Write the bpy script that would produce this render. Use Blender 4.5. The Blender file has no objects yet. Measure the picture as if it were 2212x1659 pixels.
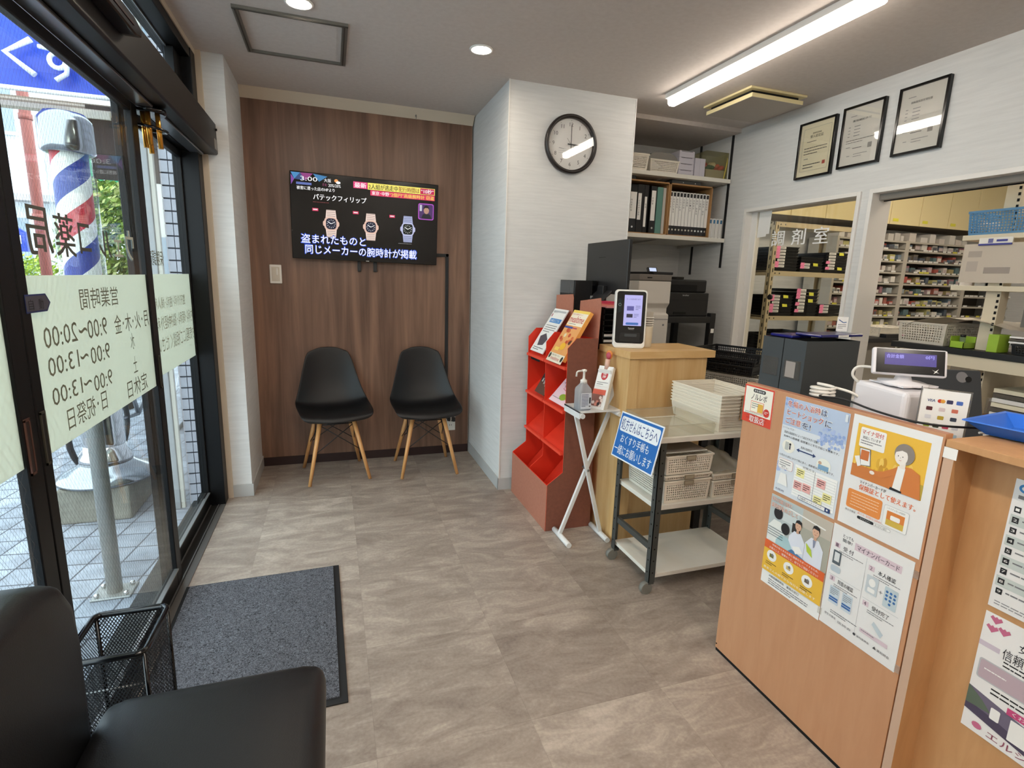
import bpy, math, random
from mathutils import Matrix, Vector
random.seed(7)
D = bpy.data; SC = bpy.context.scene; COL = SC.collection
PI = math.pi

# ------------------------------------------------------------------ camera
yaw, pit, rol, FOC = 0.32950101, 0.19615373, -0.03206386, 1140.896
fw = Vector((math.sin(yaw)*math.cos(pit), math.cos(yaw)*math.cos(pit), -math.sin(pit)))
rt = Vector((math.cos(yaw), -math.sin(yaw), 0)); dn = fw.cross(rt)
r2 = math.cos(rol)*rt+math.sin(rol)*dn; d2 = -math.sin(rol)*rt+math.cos(rol)*dn
cam = D.objects.new('camera', D.cameras.new('camera')); COL.objects.link(cam); SC.camera = cam
cam.data.sensor_fit = 'HORIZONTAL'; cam.data.sensor_width = 36; cam.data.lens = FOC/2212*36
cam.data.clip_start = 0.02; cam.data.clip_end = 200
m = Matrix((r2, -d2, -fw)).transposed().to_4x4(); m.translation = (0, 0, 1.32); cam.matrix_world = m

# ------------------------------------------------------------------ world, exposure
SC.view_settings.view_transform = 'Standard'; SC.view_settings.look = 'None'
SC.view_settings.exposure = 0.95; SC.view_settings.gamma = 1; SC.view_settings.use_curve_mapping = False
SC.cycles.max_bounces = 10; SC.cycles.transparent_max_bounces = 24; SC.cycles.sample_clamp_indirect = 6
w = D.worlds.new('sky'); SC.world = w; w.use_nodes = True
bg = w.node_tree.nodes['Background']; bg.inputs[0].default_value = (0.80, 0.89, 1.0, 1); bg.inputs[1].default_value = 3.3
sun = D.objects.new('sun', D.lights.new('sun', 'SUN')); COL.objects.link(sun)
sun.data.energy = 1.6; sun.data.angle = 0.02; sun.data.color = (1, .95, .88)
sun.rotation_euler = (math.radians(52), 0, math.radians(65))
LAMP, SPOT, DISP, ROOM = 8.3, 110.0, 19.0, 30.0          # strengths of the bar lamp, the downlights and the dispensary lamps

# ------------------------------------------------------------------ materials
def lin(h):
    h = h.lstrip('#'); c = [int(h[i:i+2], 16)/255 for i in (0, 2, 4)]
    return tuple(x/12.92 if x <= .04045 else ((x+.055)/1.055)**2.4 for x in c)+(1,)
MC = {}
def mat(name, hx='808080', rough=.5, metal=0, spec=.5, **k):
    if name in MC: return MC[name]
    mt = D.materials.new(name); mt.use_nodes = True; nt = mt.node_tree; b = nt.nodes['Principled BSDF']
    b.inputs['Base Color'].default_value = lin(hx); b.inputs['Roughness'].default_value = rough
    b.inputs['Metallic'].default_value = metal; b.inputs['Specular IOR Level'].default_value = spec
    if k.get('coat'): b.inputs['Coat Weight'].default_value = k['coat']; b.inputs['Coat Roughness'].default_value = .05
    if k.get('emit'): b.inputs['Emission Color'].default_value = lin(k.get('ehx', hx)); b.inputs['Emission Strength'].default_value = k['emit']
    N = nt.nodes; L = nt.links
    def tc(scale, kind='Object'):
        t = N.new('ShaderNodeTexCoord'); mp = N.new('ShaderNodeMapping'); mp.inputs['Scale'].default_value = scale
        L.new(t.outputs[kind], mp.inputs[0]); return mp.outputs[0]
    if k.get('noise'):      # (second colour, scale vec, detail, lo, hi, bump, distortion)
        hx2, sc, det, lo, hi, bump, dist = k['noise']
        n = N.new('ShaderNodeTexNoise'); n.inputs['Scale'].default_value = 1; n.inputs['Detail'].default_value = det; n.inputs['Distortion'].default_value = dist
        n.inputs['Roughness'].default_value = k.get('nr', .6)
        L.new(tc(sc), n.inputs['Vector'])
        r = N.new('ShaderNodeValToRGB'); r.color_ramp.elements[0].position = lo; r.color_ramp.elements[1].position = hi
        r.color_ramp.elements[0].color = lin(hx); r.color_ramp.elements[1].color = lin(hx2)
        L.new(n.outputs['Fac'], r.inputs[0]); L.new(r.outputs[0], b.inputs['Base Color'])
        if bump:
            bp = N.new('ShaderNodeBump'); bp.inputs['Strength'].default_value = bump; bp.inputs['Distance'].default_value = .003
            L.new(n.outputs['Fac'], bp.inputs['Height']); L.new(bp.outputs[0], b.inputs['Normal'])
    if k.get('alpha') is not None: b.inputs['Alpha'].default_value = k['alpha']
    MC[name] = mt; return mt
def math_node(nt, op, a, bb=None, c=None):
    n = nt.nodes.new('ShaderNodeMath'); n.operation = op
    for i, x in enumerate((a, bb, c)):
        if x is None: continue
        if isinstance(x, (int, float)): n.inputs[i].default_value = x
        else: nt.links.new(x, n.inputs[i])
    return n.outputs[0]
def holes(name, hx, pu, pv, fu, fv, rough=.45, diamond=False, spec=.5):
    """plastic or wire wall with a regular grid of holes; coordinates are the wall's own metres (uv)"""
    if name in MC: return MC[name]
    mt = mat(name, hx, rough, spec=spec); nt = mt.node_tree; b = nt.nodes['Principled BSDF']
    uv = nt.nodes.new('ShaderNodeUVMap'); s = nt.nodes.new('ShaderNodeSeparateXYZ'); nt.links.new(uv.outputs[0], s.inputs[0])
    u, v = s.outputs[0], s.outputs[1]
    if diamond:
        u, v = math_node(nt, 'ADD', math_node(nt, 'MULTIPLY', u, 1.6), v), math_node(nt, 'SUBTRACT', math_node(nt, 'MULTIPLY', u, 1.6), v)
    a = math_node(nt, 'LESS_THAN', math_node(nt, 'FRACT', math_node(nt, 'DIVIDE', math_node(nt, 'ADD', u, 50), pu)), fu)
    c = math_node(nt, 'LESS_THAN', math_node(nt, 'FRACT', math_node(nt, 'DIVIDE', math_node(nt, 'ADD', v, 50), pv)), fv)
    h = math_node(nt, 'SUBTRACT', 1.0, math_node(nt, 'MULTIPLY', a, c))
    nt.links.new(h, b.inputs['Alpha']); return mt
def glass(name, tint='F4F8F6', refl=.06, wire=False, alpha=.0, hx='FFFFFF', strong=1.0):
    """thin pane: transparent with a fresnel gloss, optionally a milky share (alpha) and a wire lattice"""
    if name in MC: return MC[name]
    mt = D.materials.new(name); mt.use_nodes = True; nt = mt.node_tree; nt.nodes.clear(); N = nt.nodes; L = nt.links
    out = N.new('ShaderNodeOutputMaterial'); tr = N.new('ShaderNodeBsdfTransparent'); tr.inputs[0].default_value = lin(tint)
    gl = N.new('ShaderNodeBsdfGlossy'); gl.inputs['Roughness'].default_value = .02 if alpha < .3 else .15
    fr = N.new('ShaderNodeLayerWeight'); fr.inputs[0].default_value = .5
    mx = N.new('ShaderNodeMixShader'); L.new(math_node(nt, 'MULTIPLY', math_node(nt, 'MULTIPLY_ADD', math_node(nt, 'POWER', fr.outputs['Facing'], 5), .9, .035), strong), mx.inputs[0]); L.new(tr.outputs[0], mx.inputs[1]); L.new(gl.outputs[0], mx.inputs[2])
    last = mx.outputs[0]
    if alpha:
        df = N.new('ShaderNodeBsdfDiffuse'); df.inputs[0].default_value = lin(hx); tl = N.new('ShaderNodeBsdfTranslucent'); tl.inputs[0].default_value = lin(hx)
        m1 = N.new('ShaderNodeMixShader'); m1.inputs[0].default_value = .6; L.new(df.outputs[0], m1.inputs[1]); L.new(tl.outputs[0], m1.inputs[2])
        m2 = N.new('ShaderNodeMixShader'); m2.inputs[0].default_value = alpha; L.new(last, m2.inputs[1]); L.new(m1.outputs[0], m2.inputs[2]); last = m2.outputs[0]
    if wire:
        t = N.new('ShaderNodeTexCoord'); s = N.new('ShaderNodeSeparateXYZ'); L.new(t.outputs['Object'], s.inputs[0])
        a = math_node(nt, 'ADD', s.outputs[1], math_node(nt, 'MULTIPLY', s.outputs[2], .6)); c = math_node(nt, 'SUBTRACT', s.outputs[1], math_node(nt, 'MULTIPLY', s.outputs[2], .6))
        la = math_node(nt, 'LESS_THAN', math_node(nt, 'FRACT', math_node(nt, 'DIVIDE', math_node(nt, 'ADD', a, 40), .026)), .045)
        lc = math_node(nt, 'LESS_THAN', math_node(nt, 'FRACT', math_node(nt, 'DIVIDE', math_node(nt, 'ADD', c, 40), .026)), .045)
        wd = N.new('ShaderNodeBsdfDiffuse'); wd.inputs[0].default_value = lin('777775')
        m3 = N.new('ShaderNodeMixShader'); L.new(math_node(nt, 'MULTIPLY', math_node(nt, 'MAXIMUM', la, lc), .55), m3.inputs[0]); L.new(last, m3.inputs[1]); L.new(wd.outputs[0], m3.inputs[2]); last = m3.outputs[0]
    L.new(last, out.inputs[0]); MC[name] = mt; return mt
def wood(name, a, b_, vec, rough=.45, lo=.3, hi=.75, bump=.03):
    return mat(name, a, rough, noise=(b_, vec, 6, lo, hi, bump, .6))

M_CEIL = mat('ceiling paper', 'C9BFB8', .9, noise=('D0C7C0', (40, 40, 40), 3, .3, .7, .1, 0))
M_WALL = mat('wall paper', 'CFCFCD', .85, noise=('DADAD8', (5, 5, 70), 5, .3, .7, .25, .3))
M_BASE = mat('grey baseboard', 'B4B4B2', .6)
M_TRIM = mat('beige trim', 'CDBEA9', .6)
M_WHT = mat('white paint', 'E6E3DE', .45)
M_WOOD = wood('brown wood panel', '5A4032', '95705A', (15, 15, .8), .40, .3, .78)
M_DKBASE = mat('dark brown baseboard', '2A1512', .5)
M_BLK = mat('black aluminium', '060607', .42, spec=.25)
M_BLKM = mat('black matte plastic', '141416', .5)
M_BLK2 = mat('black gloss plastic', '08080A', .15)
M_OAK = wood('oak board', 'C79E66', 'D9B985', (26, 26, 2), .45)
M_OAKT = wood('oak top board', 'C99F66', 'DBBA86', (3, 26, 26), .4)
M_CTR = wood('orange brown board', 'BC8862', 'C6946E', (30, 30, 4), .5, .3, .8)
M_CTRE = wood('counter edge band', '9C6A50', 'B07C60', (4, 6, 90), .5, .3, .8)
M_MAP = wood('maple board', 'B98A5B', 'C69868', (30, 30, 5), .5)
M_MAPE = mat('pale maple edge', 'C6A68E', .5)
M_RED = mat('red cardboard', 'DC3014', .6); M_REDE = mat('red cardboard edge', 'EE4A30', .6)
M_BRN = mat('brown cardboard', '7C4A3A', .75, noise=('86513F', (60, 60, 60), 3, .3, .7, .05, 0))
M_BRNL = mat('light brown cardboard', 'A86B55', .75, noise=('B0735C', (60, 60, 60), 3, .3, .7, .05, 0))
M_PAPER = mat('white paper', 'EDECE8', .6); M_LAM = mat('laminated paper', 'E9E8E6', .28, coat=.6)
M_CREAM = mat('cream paper', 'EDE6CC', .6)
M_WPL = mat('white plastic', 'E8E4DC', .35); M_CPL = mat('cream plastic', 'E9E2CF', .4)
M_MET = mat('grey painted steel', '4B4E4C', .45, metal=.3); M_CHR = mat('chrome', 'D8D8D8', .12, metal=1)
M_STL = mat('steel', '9A9A98', .35, metal=.8); M_HOLE = mat('dark hole', '050505', .9)
M_INK = mat('black ink', '1B1B1E', .6); M_INKG = mat('grey ink', '77777A', .6); M_INKL = mat('pale grey ink', 'B5B8BA', .6)
M_LEGW = wood('light beech wood', 'C98F55', 'DBA66C', (40, 40, 4), .4)
M_ACR = glass('clear acrylic', 'FBFBF8', strong=1.6, alpha=.10, hx='F2EEE4')
M_BAG = glass('clear plastic bag', 'F0F0EE', strong=2.2, alpha=.42, hx='C9C9C6')
M_TAN = mat('beige painted steel', 'B7A888', .5)
def ink(hx): return mat('print '+hx, hx, .5)

# ------------------------------------------------------------------ geometry collector
TXT = {}
def text_geo(s, bold=0.0):
    key = (s, bold)
    if key in TXT: return TXT[key]
    cu = D.curves.new('t', 'FONT'); cu.body = s; cu.resolution_u = 2; cu.offset = bold; cu.size = 1; cu.space_line = 1.1
    ob = D.objects.new('t', cu); COL.objects.link(ob)
    dg = bpy.context.evaluated_depsgraph_get(); dg.update()
    me = D.meshes.new_from_object(ob.evaluated_get(dg))
    v = [tuple(x.co[:2]) for x in me.vertices]; f = [tuple(p.vertices) for p in me.polygons]
    COL.objects.unlink(ob); D.objects.remove(ob); D.curves.remove(cu); D.meshes.remove(me)
    if v:
        x0 = min(a for a, _ in v); x1 = max(a for a, _ in v); y0 = min(b for _, b in v); y1 = max(b for _, b in v)
    else: x0 = y0 = 0; x1 = y1 = 1
    TXT[key] = (v, f, (x0, x1, y0, y1)); return TXT[key]

class G:
    def __init__(s, T=None): s.v = []; s.f = []; s.mi = []; s.mats = []; s.uv = []; s.sm = []; s.T = T or Matrix.Identity(4)
    def face(s, idx, mt, uv=None, smooth=False):
        if mt not in s.mats: s.mats.append(mt)
        s.f.append(idx); s.mi.append(s.mats.index(mt)); s.uv.append(uv or [(0, 0)]*len(idx)); s.sm.append(smooth)
    def add(s, pts):
        n = len(s.v); s.v += [tuple(s.T @ Vector(p)) for p in pts]; return n
    def poly(s, pts, mt, uv=None): n = s.add(pts); s.face(list(range(n, n+len(pts))), mt, uv)
    def box(s, x0, x1, y0, y1, z0, z1, mt, R=None, top=None, **fm):
        """fm: x0=,x1=,.. not used; top: material of upper face"""
        P = [(x, y, z) for z in (z0, z1) for y in (y0, y1) for x in (x0, x1)]
        if R is not None:
            c = Vector(((x0+x1)/2, (y0+y1)/2, (z0+z1)/2)); P = [tuple(c+R @ (Vector(p)-c)) for p in P]
        n = s.add(P)
        F = [(0, 2, 3, 1), (4, 5, 7, 6), (0, 1, 5, 4), (1, 3, 7, 5), (3, 2, 6, 7), (2, 0, 4, 6)]   # bottom top front(-y) right(+x) back left
        ms = [fm.get(k, mt) for k in ('bot', 'tp', 'fr', 'rt', 'bk', 'lf')]
        if top: ms[1] = top
        for f, mm in zip(F, ms): s.face([n+i for i in f], mm)
    def tube(s, pts, r, mt, n=8, closed=False, cap=True, r1=None):
        pts = [Vector(p) for p in pts]; k = len(pts); rings = []; up = None
        for i, p in enumerate(pts):
            if closed: d = (pts[(i+1) % k]-pts[i-1])
            else: d = pts[min(i+1, k-1)]-pts[max(i-1, 0)]
            d.normalize()
            if up is None: up = d.orthogonal().normalized()
            a = (up-d*up.dot(d)); a = a.normalized() if a.length > 1e-6 else d.orthogonal().normalized(); up = a; b = d.cross(a)
            rr = r if r1 is None else r+(r1-r)*i/(k-1)
            rings.append(s.add([tuple(p+rr*(math.cos(t*2*PI/n)*a+math.sin(t*2*PI/n)*b)) for t in range(n)]))
        for i in range(k if closed else k-1):
            A = rings[i]; B = rings[(i+1) % k]
            for t in range(n): s.face([A+t, A+(t+1) % n, B+(t+1) % n, B+t], mt, smooth=n > 5)
        if cap and not closed:
            s.face([rings[0]+t for t in range(n)][::-1], mt); s.face([rings[-1]+t for t in range(n)], mt)
    def lathe(s, prof, c, mt, n=24, mats=None, sq=0):
        """prof [(r,z)] around the z axis at c; sq>0 squares the section"""
        rings = []
        for r, z in prof:
            P = []
            for t in range(n):
                a = t*2*PI/n; q = 1
                if sq: q = 1/max((abs(math.cos(a))**sq+abs(math.sin(a))**sq)**(1/sq), 1e-6)
                P.append((c[0]+r*q*math.cos(a), c[1]+r*q*math.sin(a), c[2]+z))
            rings.append(s.add(P))
        for i in range(len(prof)-1):
            mm = mats[i] if mats else mt
            for t in range(n): s.face([rings[i]+t, rings[i]+(t+1) % n, rings[i+1]+(t+1) % n, rings[i+1]+t], mm, smooth=True)
        s.face([rings[0]+t for t in range(n)][::-1], mats[0] if mats else mt); s.face([rings[-1]+t for t in range(n)], mats[-1] if mats else mt)
    def prism(s, poly, ax, a, b, mt, ma=None, mb=None):
        """2-D polygon extruded along axis ax ('x': poly=(y,z), 'y': (x,z), 'z': (x,y))"""
        def P(u, v, w): return {'x': (w, u, v), 'y': (u, w, v), 'z': (u, v, w)}[ax]
        n = len(poly); A = s.add([P(u, v, a) for u, v in poly]); B = s.add([P(u, v, b) for u, v in poly])
        s.face([A+i for i in range(n)][::-1], ma or mt); s.face([B+i for i in range(n)], mb or mt)
        for i in range(n): s.face([A+i, A+(i+1) % n, B+(i+1) % n, B+i], mt)
    def ball(s, c, r, mt, n=12, sc=(1, 1, 1)):
        rings = []
        for i in range(1, n//2):
            t = PI*i/(n//2); rings.append(s.add([(c[0]+sc[0]*r*math.sin(t)*math.cos(2*PI*j/n), c[1]+sc[1]*r*math.sin(t)*math.sin(2*PI*j/n), c[2]+sc[2]*r*math.cos(t)) for j in range(n)]))
        a = s.add([(c[0], c[1], c[2]+sc[2]*r)]); b = s.add([(c[0], c[1], c[2]-sc[2]*r)])
        for j in range(n):
            s.face([a, rings[0]+j, rings[0]+(j+1) % n], mt, smooth=True); s.face([b, rings[-1]+(j+1) % n, rings[-1]+j], mt, smooth=True)
            for i in range(len(rings)-1): s.face([rings[i]+j, rings[i+1]+j, rings[i+1]+(j+1) % n, rings[i]+(j+1) % n], mt, smooth=True)
    def wall4(s, x0, x1, y0, y1, z0, z1, ins, mt):
        """four leaning walls of an open bin, uv in metres; ins = how far the bottom is drawn in"""
        T = [(x0, y0), (x1, y0), (x1, y1), (x0, y1)]; B = [(x0+ins, y0+ins), (x1-ins, y0+ins), (x1-ins, y1-ins), (x0+ins, y1-ins)]
        for i in range(4):
            j = (i+1) % 4; L = math.hypot(T[i][0]-T[j][0], T[i][1]-T[j][1]); h = z1-z0
            n = s.add([(*B[i], z0), (*B[j], z0), (*T[j], z1), (*T[i], z1)])
            s.face([n, n+1, n+2, n+3], mt, [(0, 0), (L, 0), (L, h), (0, h)])
    def build(s, name, parent=None, bevel=0, smooth=False, seg=2, solid=0, sub=0):
        me = D.meshes.new(name); me.from_pydata(s.v, [], s.f)
        for mm in s.mats: me.materials.append(mm)
        me.polygons.foreach_set('material_index', s.mi); me.polygons.foreach_set('use_smooth', [x or smooth for x in s.sm])
        ul = me.uv_layers.new(name='uv'); fl = [c for u in s.uv for p in u for c in p]; ul.data.foreach_set('uv', fl)
        me.update(); o = D.objects.new(name, me); COL.objects.link(o)
        if parent: o.parent = parent
        if solid: k = o.modifiers.new('solid', 'SOLIDIFY'); k.thickness = solid; k.offset = 0
        if sub: k = o.modifiers.new('sub', 'SUBSURF'); k.levels = k.render_levels = sub
        if bevel: k = o.modifiers.new('bevel', 'BEVEL'); k.width = bevel; k.segments = seg; k.limit_method = 'ANGLE'
        return o
def W(th): return G(th.matrix_basis.inverted())          # collector in world metres for a part of th
def thing(name, label, cat, loc=(0, 0, 0), rz=0, group=None, kind=None):
    o = D.objects.new(name, None); COL.objects.link(o); o.empty_display_size = .05
    o.matrix_basis = Matrix.Translation(loc) @ Matrix.Rotation(rz, 4, 'Z')
    return tag(o, label, cat, group, kind)
def tag(o, label, cat, group=None, kind=None):
    o['label'] = label; o['category'] = cat
    if group: o['group'] = group
    if kind: o['kind'] = kind
    return o
def struct(o, label=None):
    o['kind'] = 'structure'
    if label: o['label'] = label
    return o
def copy_tree(o, parent=None):
    c = o.copy(); COL.objects.link(c)
    if parent: c.parent = parent
    for ch in list(o.children): copy_tree(ch, c)
    return c

class Sheet:
    """flat print: origin = top left as read, u = to the right, v = down, n = towards the reader"""
    def __init__(s, g, o, u, v, w, h, base, th=.0006):
        s.g = g; s.o = Vector(o); s.u = Vector(u).normalized(); s.v = Vector(v).normalized(); s.n = s.v.cross(s.u).normalized()
        s.w = w; s.h = h; s.th = th
        if base:
            P = [(0, 0), (0, h), (w, h), (w, 0)]; A = g.add([s.p(x, y, th) for x, y in P]); B = g.add([s.p(x, y, 0) for x, y in P])
            g.face([A, A+1, A+2, A+3], base); g.face([B+3, B+2, B+1, B], base)
            for i in range(4): g.face([A+i, B+i, B+(i+1) % 4, A+(i+1) % 4], base)
    def p(s, x, y, d): return tuple(s.o+s.u*x+s.v*y+s.n*d)
    k = 0
    def poly(s, pts, mt, l=1): s.k += 1; s.g.poly([s.p(x, y, s.th+.00025*l+s.k*4e-6) for x, y in pts], mt)
    def rect(s, x, y, w, h, mt, l=1): s.poly([(x, y), (x, y+h), (x+w, y+h), (x+w, y)], mt, l)
    def ell(s, x, y, rx, ry, mt, l=1, n=20): s.poly([(x+rx*math.cos(-t*2*PI/n), y+ry*math.sin(-t*2*PI/n)) for t in range(n)], mt, l)
    def rrect(s, x, y, w, h, r, mt, l=1):
        P = []
        for cx, cy, a in ((x+w-r, y+r, -PI/2), (x+w-r, y+h-r, 0), (x+r, y+h-r, PI/2), (x+r, y+r, PI)):
            for i in range(5): t = a+i*PI/8; P.append((cx+r*math.cos(t), cy+r*math.sin(t)))
        s.poly(P[::-1], mt, l)
    def line(s, pts, wd, mt, l=1):
        for (a, b), (c, d) in zip(pts, pts[1:]):
            L = math.hypot(c-a, d-b) or 1; nx, ny = -(d-b)/L*wd/2, (c-a)/L*wd/2
            s.poly([(a+nx, b+ny), (c+nx, d+ny), (c-nx, d-ny), (a-nx, b-ny)], mt, l)
    def text(s, x, y, w, h, t, mt, l=2, bold=0.0, fit='both', align='l'):
        v, f, (x0, x1, y0, y1) = text_geo(t); kx = w/(x1-x0); ky = h/(y1-y0)
        if fit == 'h': kx = ky
        if fit == 'w': ky = kx
        if fit == 'min': kx = ky = min(kx, ky)
        ox = x if align == 'l' else x+(w-(x1-x0)*kx)/2
        if bold <= .003: off = [(0, 0)]
        elif bold < .045: off = [(-bold*.6, 0), (bold*.6, 0)]
        else: off = [(bold*.8*math.cos(a*PI/4), bold*.8*math.sin(a*PI/4)) for a in range(8)]
        for c, e in off:
            s.k += 1
            n = s.g.add([s.p(ox+(a-x0+c)*kx, y+(y1-b+e)*ky, s.th+.00025*l+s.k*4e-6) for a, b in v])
            for q in f: s.g.face([n+i for i in q], mt)
    def para(s, x, y, w, n, lh, mt, l=1, th=.35):
        """unreadably small lines of print, each a thin broken bar"""
        for i in range(n):
            xx = x; end = x+w*(1 if i < n-1 else .6)
            while xx < end:
                k = random.uniform(.04, .12)*w; s.rect(xx, y+i*lh, min(k, end-xx), lh*th, mt, l); xx += k+w*.012
# ------------------------------------------------------------------ floor, ceiling, walls
def floor_mat():
    mt = mat('vinyl tile floor', '8B7F76', .42); nt = mt.node_tree; N = nt.nodes; L = nt.links; b = N['Principled BSDF']
    t = N.new('ShaderNodeTexCoord'); mp = N.new('ShaderNodeMapping'); mp.inputs['Location'].default_value = (-.075, -1.745, 0); L.new(t.outputs['Object'], mp.inputs[0])
    s = N.new('ShaderNodeSeparateXYZ'); L.new(mp.outputs[0], s.inputs[0])
    def cell(o, p): return math_node(nt, 'FLOOR', math_node(nt, 'DIVIDE', o, p))
    cb = N.new('ShaderNodeCombineXYZ'); L.new(cell(s.outputs[0], .459), cb.inputs[0]); L.new(cell(s.outputs[1], .4665), cb.inputs[1])
    wn = N.new('ShaderNodeTexWhiteNoise'); wn.noise_dimensions = '3D'; L.new(cb.outputs[0], wn.inputs[0])
    # streaks: each tile turned by its own angle offset
    ad = N.new('ShaderNodeVectorMath'); ad.operation = 'MULTIPLY_ADD'; L.new(wn.outputs['Color'], ad.inputs[0]); ad.inputs[1].default_value = (9, 9, 9); L.new(t.outputs['Object'], ad.inputs[2])
    m2 = N.new('ShaderNodeMapping'); m2.inputs['Rotation'].default_value = (0, 0, .62); m2.inputs['Scale'].default_value = (4, 11, 4); L.new(ad.outputs[0], m2.inputs[0])
    n1 = N.new('ShaderNodeTexNoise'); n1.inputs['Scale'].default_value = 1.0; n1.inputs['Detail'].default_value = 9; n1.inputs['Roughness'].default_value = .68; n1.inputs['Distortion'].default_value = .9; L.new(m2.outputs[0], n1.inputs[0])
    n2 = N.new('ShaderNodeTexNoise'); n2.inputs['Scale'].default_value = 90; n2.inputs['Detail'].default_value = 4; L.new(t.outputs['Object'], n2.inputs[0])
    v = math_node(nt, 'ADD', math_node(nt, 'MULTIPLY', n1.outputs[0], 1.15), math_node(nt, 'ADD', math_node(nt, 'MULTIPLY', wn.outputs['Value'], .17), math_node(nt, 'MULTIPLY', n2.outputs[0], .32)))
    r = N.new('ShaderNodeValToRGB'); L.new(math_node(nt, 'SUBTRACT', v, .2), r.inputs[0]); e = r.color_ramp.elements
    e[0].position = .28; e[0].color = lin('74675E'); e[1].position = .95; e[1].color = lin('C2B5A7'); x = e.new(.62); x.color = lin('9A8D82')
    # hairline joints
    def joint(o, p): return math_node(nt, 'LESS_THAN', math_node(nt, 'FRACT', math_node(nt, 'DIVIDE', o, p)), .004)
    j = math_node(nt, 'MAXIMUM', joint(s.outputs[0], .459), joint(s.outputs[1], .4665))
    mx = N.new('ShaderNodeMixRGB'); L.new(math_node(nt, 'MULTIPLY', j, .25), mx.inputs[0]); L.new(r.outputs[0], mx.inputs[1]); mx.inputs[2].default_value = lin('5A504A')
    L.new(mx.outputs[0], b.inputs[0])
    bp = N.new('ShaderNodeBump'); bp.inputs['Strength'].default_value = .12; bp.inputs['Distance'].default_value = .002; L.new(v, bp.inputs['Height']); L.new(bp.outputs[0], b.inputs['Normal'])
    return mt
g = G(); g.box(-.62, 2.75, -1.6, 3.85, -.1, 0, floor_mat()); struct(g.build('floor'))
g = G(); g.box(-.70, 2.75, -1.6, 3.26, 2.40, 2.5, M_CEIL); g.box(-.70, 1.76, 3.26, 3.85, 2.40, 2.5, M_CEIL); g.box(1.76, 2.87, 3.26, 3.85, 2.372, 2.5, M_CEIL); struct(g.build('ceiling'))
g = G()   # ceiling hatch: dark channel frame round a panel
for a in ((-.358, .106, 2.700, 2.716), (-.358, .106, 3.168, 3.184), (-.358, -.336, 2.716, 3.168), (.080, .106, 2.716, 3.168)): g.box(*a, 2.388, 2.400, mat('grey hatch frame', '77736B', .4, metal=.3))
for a in ((-.358, .106, 2.704, 2.711), (-.350, -.344, 2.716, 3.168), (.088, .094, 2.716, 3.168)): g.box(*a, 2.385, 2.388, mat('dark groove', '3E3A34', .6))
hf = struct(g.build('trim_1'), 'grey metal frame of the square ceiling hatch')
g = G(); g.box(-.30, .06, 2.73, 3.155, 2.3985, 2.3998, M_CEIL); g.build('hatch_panel', hf)
# back wall with brown wood panelling
g = G(); g.box(-.70, 2.87, 3.85, 3.95, 0, 2.5, M_WALL); struct(g.build('wall_back'))
g = G(); g.box(-.489, .955, 3.816, 3.85, .045, 2.345, M_WOOD); struct(g.build('wall_panelling'), 'dark brown wood panelled wall behind the television')
g = G(); g.box(-.489, .955, 3.812, 3.85, 0, .06, M_DKBASE); struct(g.build('baseboard_back'))
g = G(); g.prism([(3.76, 2.40), (3.85, 2.40), (3.85, 2.345), (3.812, 2.345)], 'x', -.489, .958, M_TRIM); struct(g.build('trim_2'), 'beige cove strip along the top of the wood panelling')
# pillar, niche, right wall
g = G(); g.box(.967, 1.765, 3.027, 3.85, 0, 2.40, M_WALL); struct(g.build('wall_pillar'))
g = G(); g.box(.959, .967, 3.02, 3.85, 0, .075, M_BASE); g.box(.959, 1.77, 3.019, 3.027, 0, .075, M_BASE); struct(g.build('baseboard_pillar'))
g = G(); g.box(.963, .969, 3.023, 3.029, .075, 2.4, M_WHT); g.box(1.763, 1.768, 3.024, 3.029, .075, 2.4, M_WHT); struct(g.build('trim_3'), 'thin white corner beads of the pillar')
g = G()     # right wall with two openings
XR = 2.75; T = .12
def seg(y0, y1, z0, z1): g.box(XR, XR+T, y0, y1, z0, z1, M_WALL)
seg(-1.6, .35, 0, 2.5); seg(.35, 3.85, 1.83, 2.5); seg(3.115, 3.85, 0, 1.83); seg(2.212, 2.262, 0, 1.83); seg(.35, 3.115, 0, .70)
struct(g.build('wall_right'))
def casing(nm, y0, y1, z0, z1, lb):
    r = D.objects.new(nm, None); COL.objects.link(r); struct(r, lb); r['category'] = 'window'
    g = G(); fx = XR-.012; f = .022
    g.box(fx, XR+T+.01, y1-f, y1, z0, z1, M_WHT); g.box(fx, XR+T+.01, y0, y0+f, z0, z1, M_WHT); g.box(fx, XR+T+.01, y0+f, y1-f, z1-f, z1, M_WHT); g.box(fx, XR+T+.01, y0+f, y1-f, z0, z0+f, M_WHT)
    g.build('window_frame', r, .002); return r
w1 = casing('window_1', 2.262, 3.135, .70, 1.846, 'white framed dispensary window with sliding glass')
g = G(); g.box(2.79, 2.815, 3.06, 3.113, .72, 1.824, M_WHT); g.box(2.79, 2.815, 2.284, 2.31, .72, 1.824, M_WHT); g.build('sash', w1, .002)
g = G(); g.box(2.80, 2.806, 2.31, 3.06, .72, 1.824, glass('inner window glass', 'F2F2EE', strong=1.3)); w1gl = g.build('glass', w1)
g = G(); sh = Sheet(g, (2.799, 2.915, 1.687), (0, -1, 0), (0, 0, -1), .43, .1, None, 0); wm = mat('white vinyl letters', 'F4F4F2', .5)
for i, ch in enumerate('調剤室'): sh.text((0, .165, .330)[i], 0, .104, .098, ch, wm, bold=.02)
g.build('lettering', w1gl)
g = G(); sh = Sheet(g, (2.7985, 3.05, 1.822), (0, -1, 0), (0, 0, -1), .1, .16, None, 0); sh.poly([(0, 0), (0, .17), (.078, .165), (.08, .15), (.105, .15), (.11, 0)], M_PAPER, 0)
tag(g.build('paper_notice'), 'blank white paper taped to the top corner of the dispensary glass', 'paper')
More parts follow.
